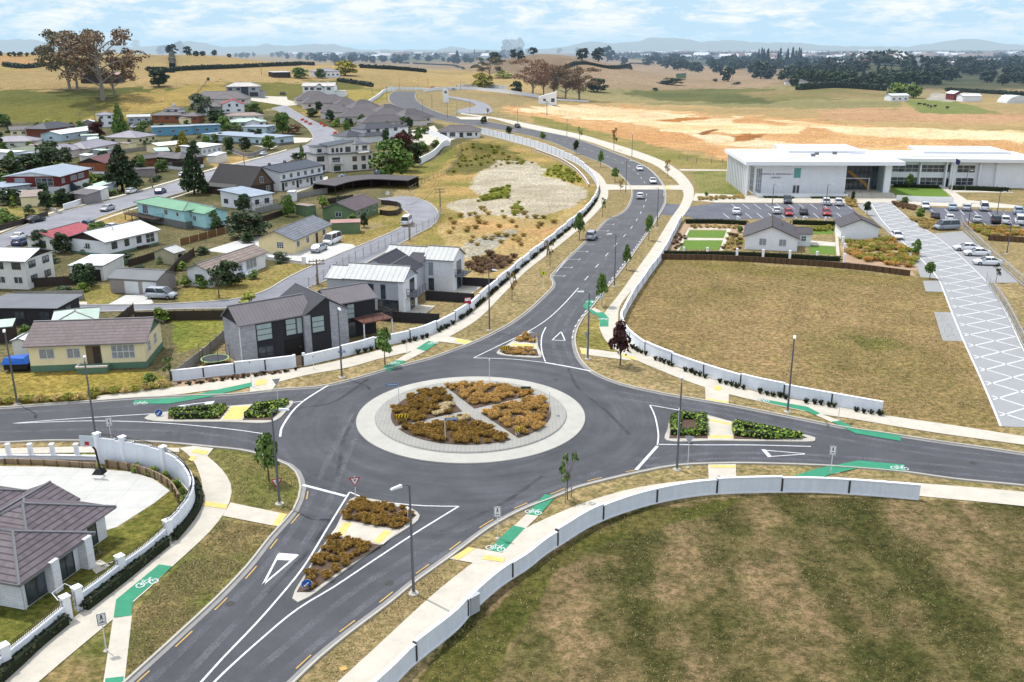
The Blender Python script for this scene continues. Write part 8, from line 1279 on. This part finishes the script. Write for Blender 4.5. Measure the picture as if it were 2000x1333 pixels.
for x, y, k, c, to, l in [(1538, 397, 'suv', 'dark', (1542, 410), 'dark grey SUV facing the cottages'), (1613, 400, 'suv', 'white', (1610, 390), 'white SUV in the library car park, left of a pair'), (1637, 401, 'suv', 'white', (1634, 391), 'white SUV in the library car park, right of a pair'), (1516, 417, 'hatch', 'white', (1512, 408), 'white car behind the larger cottage roof'), (1540, 421, 'hatch', 'red', (1544, 430), 'red hatchback behind the larger cottage roof'), (1569, 419, 'hatch', 'dark', (1565, 410), 'dark hatchback right of the red one'), (1614, 421, 'hatch', 'red', (1618, 430), 'red car alone on the right of the lower row'), (1438, 418, 'sedan', 'white', (1436, 408), 'white car at the left end of the car park'), (1807, 407, 'sedan', 'white', (1810, 416), 'white car at the left of the right car park'), (1860, 410, 'sedan', 'paleblue', (1857, 400), 'pale blue sedan in the upper row'), (1887, 411, 'sedan', 'silver', (1884, 401), 'silver sedan in the upper row'), (1921, 411, 'van', 'white', (1917, 400), 'white minibus in the upper row'), (1988, 418, 'suv', 'paleblue', (1984, 408), 'blue grey SUV at the right edge'), (1826, 428, 'hatch', 'black', (1822, 419), 'black car in the lower row'), (1854, 432, 'hatch', 'white', (1850, 423), 'white hatchback in the lower row'), (1908, 434, 'sedan', 'silver', (1904, 425), 'silver car half hidden by the planting'), (1944, 436, 'suv', 'black', (1940, 426), 'black SUV beside the white SUV'), (1962, 437, 'suv', 'white', (1958, 427), 'white SUV with a black rack in the lower row'), (1991, 438, 'van', 'white', (1987, 428), 'white minibus at the right edge')]: car(x, y, k, c, to, l, group=LC)
for x, y, k, c, to, l in [(1751, 466, 'sedan', 'white', (1764, 476), 'white sedan parked on the plaza beside the grasses'), (1848, 449, 'van', 'grey', (1815, 450), 'grey van at the edge of the plaza'), (1887, 490, 'sedan', 'white', (1860, 489), 'farthest of three white sedans in the plaza bays'), (1908, 500, 'sedan', 'white', (1880, 499), 'middle of three white sedans in the plaza bays'), (1928, 518, 'sedan', 'white', (1900, 517), 'nearest of three white sedans in the plaza bays')]: car(x, y, k, c, to, l)
for x, y, c, l in [(845, 174, 'red', 'tiny red car on the far loop road'), (871, 176, 'red', 'second tiny red car left of the white tower sign'), (886, 177, 'paleblue', 'tiny pale car right of the white tower sign')]: car(x, y, 'hatch', c, (x+8, y), l, small=True)
# ================================================================ far woods, hedgerows and town
def pick(P, n, seed):
    g = random.Random(seed); xs = [p[0] for p in P]; ys = [p[1] for p in P]; out = []
    while len(out) < n:
        x, y = g.uniform(min(xs), max(xs)), g.uniform(min(ys), max(ys))
        if inpoly(np.array([x]), np.array([y]), P)[0]: out.append((x, y, g))
    return sorted(out, key=lambda q: q[1])
for sd, (P, n, h, kind, lk, lab, gp) in enumerate([
 ([(1290, 124), (1500, 118), (1520, 136), (1420, 146), (1310, 144)], 50, (13, 20), 'far', 'far', 'dark tree in the long wood below the town', 'trees of the long dark wood'),
 ([(1478, 126), (1568, 126), (1560, 134), (1480, 134)], 13, (30, 40), 'farcone', 'far', 'tall dark conifer in the conifer stand', 'conifer stand'),
 ([(1440, 134), (1700, 132), (1660, 152), (1500, 158)], 52, (15, 23), 'far', 'far', 'dark tree in the middle wood', 'trees of the middle wood'),
 ([(1520, 156), (1740, 158), (1860, 166), (1700, 172), (1540, 170)], 62, (16, 27), 'far', 'dark', 'dark tree in the wood behind the green bank', 'trees behind the green bank'),
 ([(1760, 138), (2030, 134), (2030, 168), (1780, 164)], 74, (16, 26), 'far', 'far', 'dark tree in the wood at the right', 'trees of the right hand wood'),
 ([(1640, 140), (1800, 132), (1790, 150), (1660, 154)], 12, (18, 26), 'farcone', 'far', 'pointed conifer on the little brown hill', 'conifers on the little brown hill'),
 ([(1190, 118), (1330, 116), (1340, 132), (1200, 126)], 18, (10, 16), 'far', 'far', 'distant tree right of the round hill', 'distant trees right of the round hill'),
 ([(560, 114), (820, 116), (960, 116), (960, 126), (700, 124), (560, 118)], 46, (7, 14), 'far', 'far', 'small distant tree on the plain beyond the ridge', 'trees on the plain beyond the ridge'),
 ([(380, 108), (560, 112), (560, 116), (380, 112)], 16, (7, 12), 'far', 'far', 'small tree on the left skyline ridge', 'trees on the left skyline ridge'),
 ([(0, 109), (140, 107), (140, 111), (0, 112)], 12, (7, 11), 'far', 'far', 'small tree on the skyline behind the gums', 'trees behind the gums'),
 ([(930, 108), (1060, 104), (1050, 112), (960, 128)], 16, (10, 16), 'far', 'far', 'tree round the foot of the skyline pines', 'trees below the skyline pines'),
 ([(640, 112), (700, 118), (690, 130), (610, 122)], 12, (10, 14), 'far', 'far', 'dark tree in the dip beyond the hedgerow', 'trees in the dip')]):
    for x, y, g in pick(P, n, sd): hh = g.uniform(*h); tree(x, y, hh, hh*(g.uniform(1.0, 1.6) if kind == 'far' else .45), kind, lk, lab, 'woodland_tree' if kind == 'far' else 'conifer_tree', 'woodland tree' if kind == 'far' else 'conifer', group=gp)
for P, w, h, lab in [([(336, 140), (400, 136), (470, 133), (560, 129), (612, 128)], 4, 2.8, 'long dark hedgerow across the dry hill'), ([(337, 134), (338, 104)], 5, 4, 'hedge running up the dry hill to the skyline'), ([(290, 139), (336, 142)], 4, 3, 'short scrubby hedge left of the long hedgerow'), ([(705, 133), (740, 135), (790, 138), (830, 142)], 4, 3, 'clumped dark hedge on the golden slope'), ([(772, 122), (798, 125)], 6, 4, 'short dark hedge beyond the golden slope'), ([(807, 125), (870, 128), (932, 132)], 4, 3, 'long dark hedge beyond the golden slope'), ([(1000, 102), (1030, 99), (1057, 98)], 5, 4, 'hedge along the middle hill ridge'), ([(1096, 137), (1144, 126), (1188, 134), (1236, 125), (1264, 127)], 4, 3, 'zigzag hedge over the middle hill'), ([(664, 160), (700, 165), (725, 170)], 4, 2.5, 'scrub line below the farmhouse'), ([(1560, 176), (1640, 172), (1730, 178)], 8, 5, 'dark shelter belt above the green bank'), ([(1850, 178), (2010, 188)], 5, 3, 'low hedge behind the barns'), ([(12, 130), (50, 134), (84, 130)], 6, 3, 'scrub on the orange cutting at the left')]:
    hedge('hedgerow', lab, P, w, h, 'far' if w != 8 else 'dark', dens=1.6, leaf=.75, step=6)
# town houses on the plain: a few shared shapes, each house an object
tw = []
for i, (wc, rc) in enumerate([(S(238, 236, 230), S(214, 214, 214)), (S(230, 226, 216), S(150, 138, 132)), (S(240, 240, 240), S(120, 120, 128)), (S(220, 214, 200), S(140, 112, 100)), (S(236, 236, 236), S(232, 234, 236))]):
    m = MB(); m.box(-8, 8, -5, 5, -2, 3.4); m.mesh([(-8.6, -5.8, 3.2), (8.6, -5.8, 3.2), (8.6, 0, 6.2), (-8.6, 0, 6.2), (-8.6, 5.8, 3.2), (8.6, 5.8, 3.2)], [(0, 1, 2, 3), (3, 2, 5, 4), (0, 3, 4), (1, 5, 2)], 1); tw.append(m.data('town_house', [M('town_wall_%s' % 'abcde'[i], wc, .9, .05), M('town_roof_%s' % 'abcde'[i], rc, .8, .05)]))
TL_ = ['small white house in the distant town', 'small house with brown roof in the distant town', 'small house with grey roof in the distant town', 'small house with reddish roof in the distant town', 'small all white house in the distant town']
for k, (P, n) in enumerate([([(1190, 104), (2020, 103), (2020, 130), (1800, 132), (1420, 120), (1200, 112)], 170), ([(560, 106), (960, 105), (960, 116), (560, 113)], 46), ([(1680, 118), (2010, 118), (2010, 127), (1700, 126)], 40)]):
    for x, y, g in pick(P, n, 50+k): i = g.randrange(5); p = G(x, y); o = put('town_house', tw[i], None, tuple(p), g.uniform(-.6, .6), g.uniform(1.2, 2.0)*(1 if p.y < 3000 else 1.5+p.y/9000)); tag(o, TL_[i], 'house', TL_[i][6:]+' plain')
C = []; g = random.Random(5)
for P, n in (([(1180, 101), (2100, 100), (2100, 130), (1800, 130), (1420, 120), (1190, 116)], 1500), ([(540, 103), (1000, 102), (1000, 116), (540, 112)], 300)):
    for x, y, _ in pick(P, n, 90+n): p = G(x, y); r_ = g.uniform(7, 13)*(1 if p.y < 4000 else 1.5); C.append((p.x, p.y, p.z+r_*.5, r_*1.2, r_, r_*.8))
tag(put('town_trees', leafmesh(C, 44000, 3.0, 'town_trees', LV['far'], 4)), 'hazy mass of trees between the houses of the distant town', 'trees', None, 'stuff')
# ================================================================ garden clutter in the suburb
def free(x, y, m=1.2):
    for (o, a, L, D) in FOOT:
        dx, dy = x-o[0], y-o[1]; u = dx*math.cos(a)+dy*math.sin(a); v = -dx*math.sin(a)+dy*math.cos(a)
        if -m-2 < u < L+m+2 and -m < v < D+m: return False
    return True
SUB = [(0, 250), (260, 244), (420, 230), (560, 230), (560, 285), (400, 325), (230, 380), (0, 450)]; SUB2 = [(60, 488), (300, 405), (430, 372), (560, 385), (640, 400), (700, 400), (690, 460), (560, 520), (450, 580), (180, 590), (60, 560)]; SUB3 = [(620, 215), (760, 240), (850, 262), (800, 290), (700, 268), (640, 240)]
streets = WS([(0, 473), (175, 409), (340, 369), (480, 328), (600, 290), (630, 270), (610, 245), (560, 225)], 3)+WS([(100, 604), (400, 597), (540, 580), (700, 490), (800, 440), (800, 400)], 3); streets = np.array(streets)
nsh = 0
for P, n, sd in ((SUB, 190, 1), (SUB2, 34, 2), (SUB3, 60, 3)):
    for x, y, g in pick(P, n, 200+sd):
        p = G(x, y)
        if not free(p.x, p.y) or np.min(np.hypot(streets[:, 0]-p.x, streets[:, 1]-p.y)) < 6.5: continue
        k = g.random(); nm = 'garden_shrub'
        if k < .72: lk = g.choice(['green', 'dark', 'laurel', 'grey', 'green']); tree(x, y, 0, 0, 'bush', lk, {'green': 'mid green shrub in a suburb garden', 'dark': 'dark shrub in a suburb garden', 'laurel': 'light green shrub in a suburb garden', 'grey': 'grey green shrub in a suburb garden'}[lk], nm, 'shrub', lk+' shrubs in suburb gardens', hw=(g.uniform(1.2, 2.6), g.uniform(1.8, 4)))
        else: tree(x, y, 0, 0, 'round', g.choice(['green', 'dark']), 'small tree in a suburb garden', 'garden_tree', 'tree', 'small trees in suburb gardens', hw=(g.uniform(3.5, 6), g.uniform(3, 5)))
for P, mt in [([(60, 562), (160, 556)], TFD), ([(330, 545), (352, 520), (380, 500)], TFD), ([(398, 430), (430, 424)], TFD), ([(500, 420), (560, 405)], TFB), ([(640, 400), (690, 392)], TFD), ([(190, 330), (235, 318)], TFB), ([(262, 345), (310, 338)], TFD), ([(240, 300), (300, 292)], TFB), ([(180, 285), (236, 280)], TFB), ([(70, 300), (120, 296)], TFD), ([(550, 395), (600, 385), (640, 378)], TFB)]:
    fence('garden_fence', 'plain %s paling fence between suburb gardens' % ('dark' if mt is TFD else 'grey'), P, 1.5, mt, group='%s garden fences' % ('dark' if mt is TFD else 'grey'))
for k, (P, n) in enumerate(((SUB, 26),)):
    for x, y, g in pick(P, n, 400+k):
        p = G(x, y)
        if not free(p.x, p.y, 3) or np.min(np.hypot(streets[:, 0]-p.x, streets[:, 1]-p.y)) < 10: continue
        j = g.randrange(4); house('backyard_shed', 'small backyard shed with a plain %s roof' % ('white', 'dark grey', 'tan', 'pale green')[j], (x, y), (x+10, y), depth=g.uniform(3, 6), h=2.3, roof=g.choice(('gx', 'mb', 'flat')), p=.15, wm=(PAL, GRW, CRM, LGC)[j], rm=(RWH, RTG, RTAN, RPG)[j], ov=.2, L=g.uniform(4, 7), rot=g.uniform(-40, 40), cat='shed', group='backyard sheds with %s roofs' % ('white', 'dark grey', 'tan', 'pale green')[j])
# ================================================================ grass blades on the near verges and fields
def grass(label, P, n, cols, size, seed):
    q = W(P); g = np.random.default_rng(seed); xs = [a for a, b in q]; ys = [b for a, b in q]; X = g.uniform(min(xs), max(xs), n*3); Y = g.uniform(min(ys), max(ys), n*3); k = inpoly(X, Y, q); X, Y = X[k][:n], Y[k][:n]; n = len(X)
    k = fbm(X, Y, .5, 3)+g.uniform(-.2, .2, n) > .42; X, Y = X[k], Y[k]; n = len(X); a = g.uniform(0, 6.28, n); s = size*g.uniform(.5, 1.4, n); h = s*g.uniform(.2, .8, n); c, d = np.cos(a), np.sin(a); z = np.full(n, .0)
    V = np.stack([np.stack([X-d*s*.25, Y+c*s*.25, z], -1), np.stack([X+d*s*.25, Y-c*s*.25, z], -1), np.stack([X+c*s, Y+d*s, h], -1)], 1).reshape(-1, 3)
    me = bpy.data.meshes.new('grass'); me.vertices.add(3*n); me.vertices.foreach_set('co', V.astype(np.float32).ravel()); me.loops.add(3*n); me.loops.foreach_set('vertex_index', np.arange(3*n, dtype=np.int32)); me.polygons.add(n); me.polygons.foreach_set('loop_start', np.arange(0, 3*n, 3, dtype=np.int32)); me.update(calc_edges=True); me.materials.append(LEAF('grass_blades_%d' % seed, *cols)); tag(put('grass', me), label, 'grass', None, 'stuff')
GC = (S(80, 84, 40), S(118, 104, 64), S(166, 146, 106))
grass('dry brown and green grass of the big lawn at the bottom right', [(772, 1345), (802, 1305), (893, 1232), (981, 1147), (1065, 1087), (1158, 1030), (1257, 994), (1365, 973), (1482, 967), (1600, 967), (1790, 981), (2060, 998), (2060, 1345)], 42000, GC, .10, 1)
grass('dry grass on the verge left of the lower road', [(435, 1015), (543, 1034), (480, 1100), (420, 1165), (250, 1320), (262, 1200), (300, 1150), (400, 1060)], 16000, GC, .12, 2); grass('green and tan grass round the left street tree', [(430, 884), (540, 905), (578, 930), (584, 960), (568, 1000), (455, 980), (455, 940)], 9000, (S(84, 92, 40), S(128, 122, 66), S(176, 156, 108)), .11, 3)
grass('dry grass of the brown field behind the wall', [(1292, 508), (1500, 520), (1780, 544), (1840, 600), (1955, 840), (1722, 806), (1559, 776), (1379, 731), (1265, 688), (1218, 640), (1264, 548)], 70000, (S(126, 112, 66), S(172, 148, 102), S(210, 184, 138)), .15, 4)
grass('dry grass on the verges right of the lower road', [(600, 1325), (681, 1243), (757, 1186), (872, 1098), (920, 1103), (800, 1198), (727, 1268), (655, 1333)], 9000, (S(110, 100, 56), S(156, 136, 92), S(190, 168, 126)), .12, 5)
# ================================================================ small things
p = G(107, 712); p = G(421, 712); r = thing('trampoline', 'round trampoline with green edge and safety net beside the black house', 'trampoline', (p.x, p.y, 0)); m = MB(); m.disc((0, 0, .75), (0, 0, 1), 1.5, .04, 24); m.build('mat', M('trampoline_mat', S(70, 72, 78), .8), r)
m = MB(); n = 24; m.mesh([(rr*math.cos(2*PI*k/n), rr*math.sin(2*PI*k/n), .8) for rr in (1.5, 1.66) for k in range(n)], [(k, (k+1) % n, n+(k+1) % n, n+k) for k in range(n)]); m.build('edge_pad', M('pad_green', S(150, 190, 120), .7), r); m = MB()
for k in range(6): a = k*PI/3; x, y = 1.8*math.cos(a), 1.8*math.sin(a); m.tube([(x, y, 0), (x, y, 2.5)], .03, 5)
m.tube([(1.8*math.cos(k*PI/12), 1.8*math.sin(k*PI/12), 2.5) for k in range(25)], .02, 4); m.build('net_frame', MFRD, r)
p = G(194, 925); r = thing('basketball_hoop', 'portable basketball hoop with black base on the concrete yard', 'basketball hoop', (p.x, p.y, .03), -.1); m = MB(); m.frus([(-.5, -.4, 0), (.5, -.4, 0), (.5, .5, 0), (-.5, .5, 0)], [(-.25, -.1, .4), (.25, -.1, .4), (.25, .4, .4), (-.25, .4, .4)]); m.build('base', TRIM, r); m = MB(); m.tube([(0, .2, .3), (-.1, .1, 2.2), (-.5, -.1, 3.1)], .09, 6); m.build('pole', TRIM, r)
m = MB(); m.box(-1.2, .1, -.3, -.25, 2.7, 3.7); m.build('backboard', M('backboard', S(196, 206, 210), .3, .05), r); m = MB(); m.box(-.75, -.35, -.32, -.3, 2.85, 3.15); m.build('target_square', SR, r); m = MB(); m.tube([(-.55+.23*math.cos(k*PI/6), -.55+.23*math.sin(k*PI/6), 2.85) for k in range(13)], .02, 4); m.build('hoop', SR, r)
def bicycle(px, py, ang, label, cm, s=1.0, lie=0):
    p = G(px, py); r = thing('bicycle', label, 'bicycle', (p.x, p.y, .08), ang); r.scale = (s, s, s); r.rotation_euler = (lie, 0, ang)
    for x in (-.5, .5): m = MB(); m.tube([(x+.32*math.cos(k*PI/8), 0, .34+.32*math.sin(k*PI/8)) for k in range(17)], .025, 4); w_ = m.build('wheel', TYRE, r); h_ = MB(); [h_.tube([(x, 0, .34), (x+.31*math.cos(k*PI/4), 0, .34+.31*math.sin(k*PI/4))], .006, 3) for k in range(8)]; h_.build('spokes', RIM, w_)
    m = MB(); [m.tube(q, .022, 4) for q in ([(-.5, 0, .34), (-.18, 0, .75), (.36, 0, .75), (.5, 0, .34)], [(-.18, 0, .75), (-.02, 0, .34), (.36, 0, .75)], [(-.5, 0, .34), (-.02, 0, .34)])]; m.build('frame', cm, r); m = MB(); m.box(-.32, -.08, -.06, .06, .84, .9); m.build('saddle', TRIM, r); m = MB(); m.tube([(.34, 0, .75), (.32, 0, .95)], .02, 4); m.tube([(.3, -.28, .97), (.33, 0, .95), (.3, .28, .97)], .02, 4); m.build('handlebar', TRIM, r)
bicycle(144, 1106, .5, 'dark bicycle leaning in the porch of the hip roofed house', M('bike_dark', S(40, 50, 76), .5, 0)); bicycle(184, 1098, 1.1, 'black bicycle standing at the porch edge', SK); bicycle(209, 1102, .9, 'small white bicycle lying on the lawn', SW, .7, 1.2)
p = G(925, 1196); r = thing('utility_box', 'grey utility box against the field side of the long white wall', 'utility box', (p.x, p.y, 0), .8); m = MB(); m.box(-.4, .4, -.2, .2, 0, 1.3); m.box(-.44, .44, -.24, .24, 1.3, 1.36); m.build('cabinet', GALV, r)
p = G(671, 1307); r = thing('marker_cover', 'small square yellow cover in the grass by the footpath', 'cover', (p.x, p.y, 0), .5); m = MB(); m.box(-.22, .22, -.18, .18, 0, .06); m.build('lid', MDASH, r)
p = G(1766, 397); r = thing('litter_bin', 'dark red litter bin at the plaza entrance', 'bin', tuple(p)); m = MB(); m.box(-.3, .3, -.3, .3, 0, 1.1); m.build('bin_body', M('bin_red', S(90, 40, 44), .6, 0), r)
p = G(38, 722); r = thing('tarp_cover', 'bright blue tarpaulin over a trailer beside the cream bungalow', 'tarpaulin', (p.x, p.y, 0), .1); m = MB(); m.box(-1.3, 1.3, -1, 1, .3, 1.2); m.build('trailer', TRIM, r); m = MB(); m.frus([(-1.5, -1.2, 1.0), (1.5, -1.2, 1.0), (1.5, 1.2, 1.0), (-1.5, 1.2, 1.0)], [(-1.2, -.7, 1.7), (1.0, -.9, 1.6), (1.1, .8, 1.7), (-1.2, .7, 1.5)]); m.build('tarpaulin', M('tarp_blue', S(30, 96, 190), .5, .15, 2), r)
p = G(1052, 203); r = thing('gatehouse', 'small white gatehouse with slanted roof and dark windows above the earthworks', 'gatehouse', tuple(p), -.05); m = MB(); m.mesh([(x, y, z) for y in (0, 5) for x, z in ((0, -1), (11, -1), (11, 7.2), (0, 4.2))], [(0, 1, 2, 3), (7, 6, 5, 4), (0, 4, 5, 1), (1, 5, 6, 2), (2, 6, 7, 3), (3, 7, 4, 0)]); m.build('wall', LP, r)
for x, w_, z in ((3.6, 1.6, 1.6), (8.8, 2.2, 1.0)): win(r, 0, 0, 11, 5, 'f', x, z, w_, 2.2 if x > 5 else 1.4, 2, 1, MFRD)
p = G(871, 201); r = thing('tower_sign', 'tall white tower sign on the far grass oval', 'sign', tuple(p)); m = MB(); m.box(-1.6, 1.6, -.4, .4, 0, 8); m.build('slab', LP, r); m = MB(); m.disc((0, -.42, 6), (0, 1, 0), .8, .05); m.build('emblem', MGUT, r)
m = MB(); m.frus([(-.25, -.6, .7), (.25, -.6, .7), (.25, .9, .7), (-.25, .9, .7)], [(-.2, -.6, 1.4), (.2, -.6, 1.4), (.2, .9, 1.45), (-.2, .9, 1.45)]); m.frus([(-.1, -1.3, .9), (.1, -1.3, .9), (.12, -.6, 1.0), (-.12, -.6, 1.0)], [(-.1, -1.25, 1.2), (.1, -1.25, 1.2), (.12, -.6, 1.45), (-.12, -.6, 1.45)])
for x in (-.2, .2):
    for y in (-.45, .8): m.tube([(x, y, .75), (x, y, .35), (x, y, 0)], [.09, .06, .05], 5)
cw = m.data('cow', SK)
for x, y in ((1795, 207), (1805, 208), (1812, 210), (1818, 212), (1826, 211), (1850, 214)): o = put('cow', cw, None, tuple(G(x, y)), x % 6, 1.3); tag(o, 'black cow grazing in the green paddock', 'cow', 'black cows in the green paddock')
for i, (x, y) in enumerate([(591, 236), (598, 240), (606, 244), (655, 262), (659, 268), (662, 273), (628, 244), (634, 248)]):
    o = G(x, y); r = thing('road_barrier', 'orange plastic road barrier at the estate street', 'barrier', tuple(o), .8, 'orange barriers'); m = MB(); m.frus([(-.9, -.3, 0), (.9, -.3, 0), (.9, .3, 0), (-.9, .3, 0)], [(-.9, -.12, 1), (.9, -.12, 1), (.9, .12, 1), (-.9, .12, 1)]); m.build('barrier_body', M('barrier_orange', S(220, 84, 50), .6, 0), r)
def wire(a, b, ha, hb, label):
    p, q = G(*a), G(*b); r = thing('power_line', label, 'power line', tuple(p), 0, 'power lines'); L = (q-p).length
    for s_ in (-.9, .9): m = MB(); m.tube([((q.x-p.x)*t+s_*.5, (q.y-p.y)*t+s_*.3, (1-t)*ha+t*(hb+q.z-p.z)-L*.03*4*t*(1-t)) for t in np.linspace(0, 1, 9)], .035, 3); m.build('wire', TRIM, r)
for a, b, l in [((158, 247), (187, 243), 'short wire beside the narrow two storey house'), ((187, 243), (386, 240), 'long wire from the narrow house to the bushy tree'), ((298, 368), (478, 330), 'wire along the old street past the dark conifer'), ((70, 300), (298, 368), 'wire from the olive roof down to the blue car'), ((386, 240), (406, 226), 'short wire by the bushy tree'), ((800, 470), (860, 408), 'wire along the edge of the building lot')]: wire(a, b, 7, 7, l)
# rocks of the street garden
g = random.Random(3)
for k in range(12): x, y = 66+k*4.6, 394+k*2.2; p = G(x, y); m = MB(); ring_ = [(math.cos(a)*g.uniform(.5, .8), math.sin(a)*g.uniform(.4, .6)) for a in np.linspace(0, 2*PI, 8)[:-1]]; m.frus([(a, b, 0) for a, b in ring_], [(a*.6, b*.6, g.uniform(.5, .8)) for a, b in ring_]); tag(m.build('rock', M('pale_rock', S(176, 170, 164), .9, .2, 2), None, loc=tuple(p)), 'pale rock in the rockery beside the clipped hedge', 'rock', 'rocks in the rockery')
# ================================================================ light and sky
EL, AZv = R(63), Vector((-.76, .64, 0)).normalized()
sd = Vector((AZv.x*math.cos(EL), AZv.y*math.cos(EL), math.sin(EL)))
sl = bpy.data.lights.new('sun', 'SUN'); sl.energy = 3.45; sl.angle = R(.53); sl.color = (1, .965, .90); so = bpy.data.objects.new('sun', sl); COL.objects.link(so)
so.rotation_euler = (-sd).to_track_quat('-Z', 'Y').to_euler(); so.location = (0, 0, 200)
w = bpy.data.worlds.new('World'); SC.world = w; w.use_nodes = True; nt = w.node_tree; nt.nodes.clear(); N = nt.nodes.new; Lk = nt.links.new
sky = N('ShaderNodeTexSky'); sky.sky_type = 'NISHITA'; sky.sun_disc = False; sky.sun_elevation = EL; sky.sun_rotation = math.atan2(sd.x, sd.y); sky.altitude = 50; sky.air_density = 1.0; sky.dust_density = 1.2; sky.ozone_density = 1.2
bg = N('ShaderNodeBackground'); bg.inputs[1].default_value = .15; out = N('ShaderNodeOutputWorld')
tc = N('ShaderNodeTexCoord'); sp = N('ShaderNodeSeparateXYZ'); Lk(tc.outputs['Generated'], sp.inputs[0])
# clouds: noise over the sky directions, flattened towards the horizon
mp = N('ShaderNodeMapping'); mp.inputs['Scale'].default_value = (15, 15, 62); Lk(tc.outputs['Generated'], mp.inputs['Vector'])
no = N('ShaderNodeTexNoise'); no.inputs['Scale'].default_value = 1; no.inputs['Detail'].default_value = 8; no.inputs['Roughness'].default_value = .66; no.inputs['Distortion'].default_value = .25; Lk(mp.outputs[0], no.inputs['Vector'])
rp = N('ShaderNodeValToRGB'); rp.color_ramp.elements[0].position = .43; rp.color_ramp.elements[0].color = (0, 0, 0, 1); rp.color_ramp.elements[1].position = .60; rp.color_ramp.elements[1].color = (1, 1, 1, 1); Lk(no.outputs['Fac'], rp.inputs[0])
# haze band at the horizon, clouds fade into it
hz = N('ShaderNodeMapRange'); hz.inputs[1].default_value = .0; hz.inputs[2].default_value = .03; hz.inputs[3].default_value = 0; hz.inputs[4].default_value = .85; Lk(sp.outputs[2], hz.inputs[0])
mf = N('ShaderNodeMath'); mf.operation = 'MULTIPLY'; Lk(rp.outputs[0], mf.inputs[0]); Lk(hz.outputs[0], mf.inputs[1])
low = N('ShaderNodeMapRange'); low.inputs[1].default_value = .1; low.inputs[2].default_value = .4; low.inputs[3].default_value = 1.0; low.inputs[4].default_value = 0; Lk(sp.outputs[2], low.inputs[0])
m0 = N('ShaderNodeMix'); m0.data_type = 'RGBA'; Lk(low.outputs[0], m0.inputs[0]); Lk(sky.outputs[0], m0.inputs[6]); m0.inputs[7].default_value = (3.75, 5.3, 6.5, 1)
m1 = N('ShaderNodeMix'); m1.data_type = 'RGBA'; Lk(mf.outputs[0], m1.inputs[0]); Lk(m0.outputs[2], m1.inputs[6]); cm = N('ShaderNodeMix'); cm.data_type = 'RGBA'; Lk(low.outputs[0], cm.inputs[0]); cm.inputs[6].default_value = (14.5, 14.7, 15, 1); cm.inputs[7].default_value = (6.8, 6.95, 7.1, 1); Lk(cm.outputs[2], m1.inputs[7])
Lk(m1.outputs[2], bg.inputs[0]); Lk(bg.outputs[0], out.inputs[0])
SC.view_settings.view_transform = 'Standard'; SC.view_settings.look = 'None'; SC.view_settings.exposure = 0; SC.view_settings.gamma = 1
SC.render.engine = 'CYCLES'; SC.cycles.max_bounces = 4; SC.cycles.diffuse_bounces = 2; SC.cycles.glossy_bounces = 2; SC.cycles.transparent_max_bounces = 6
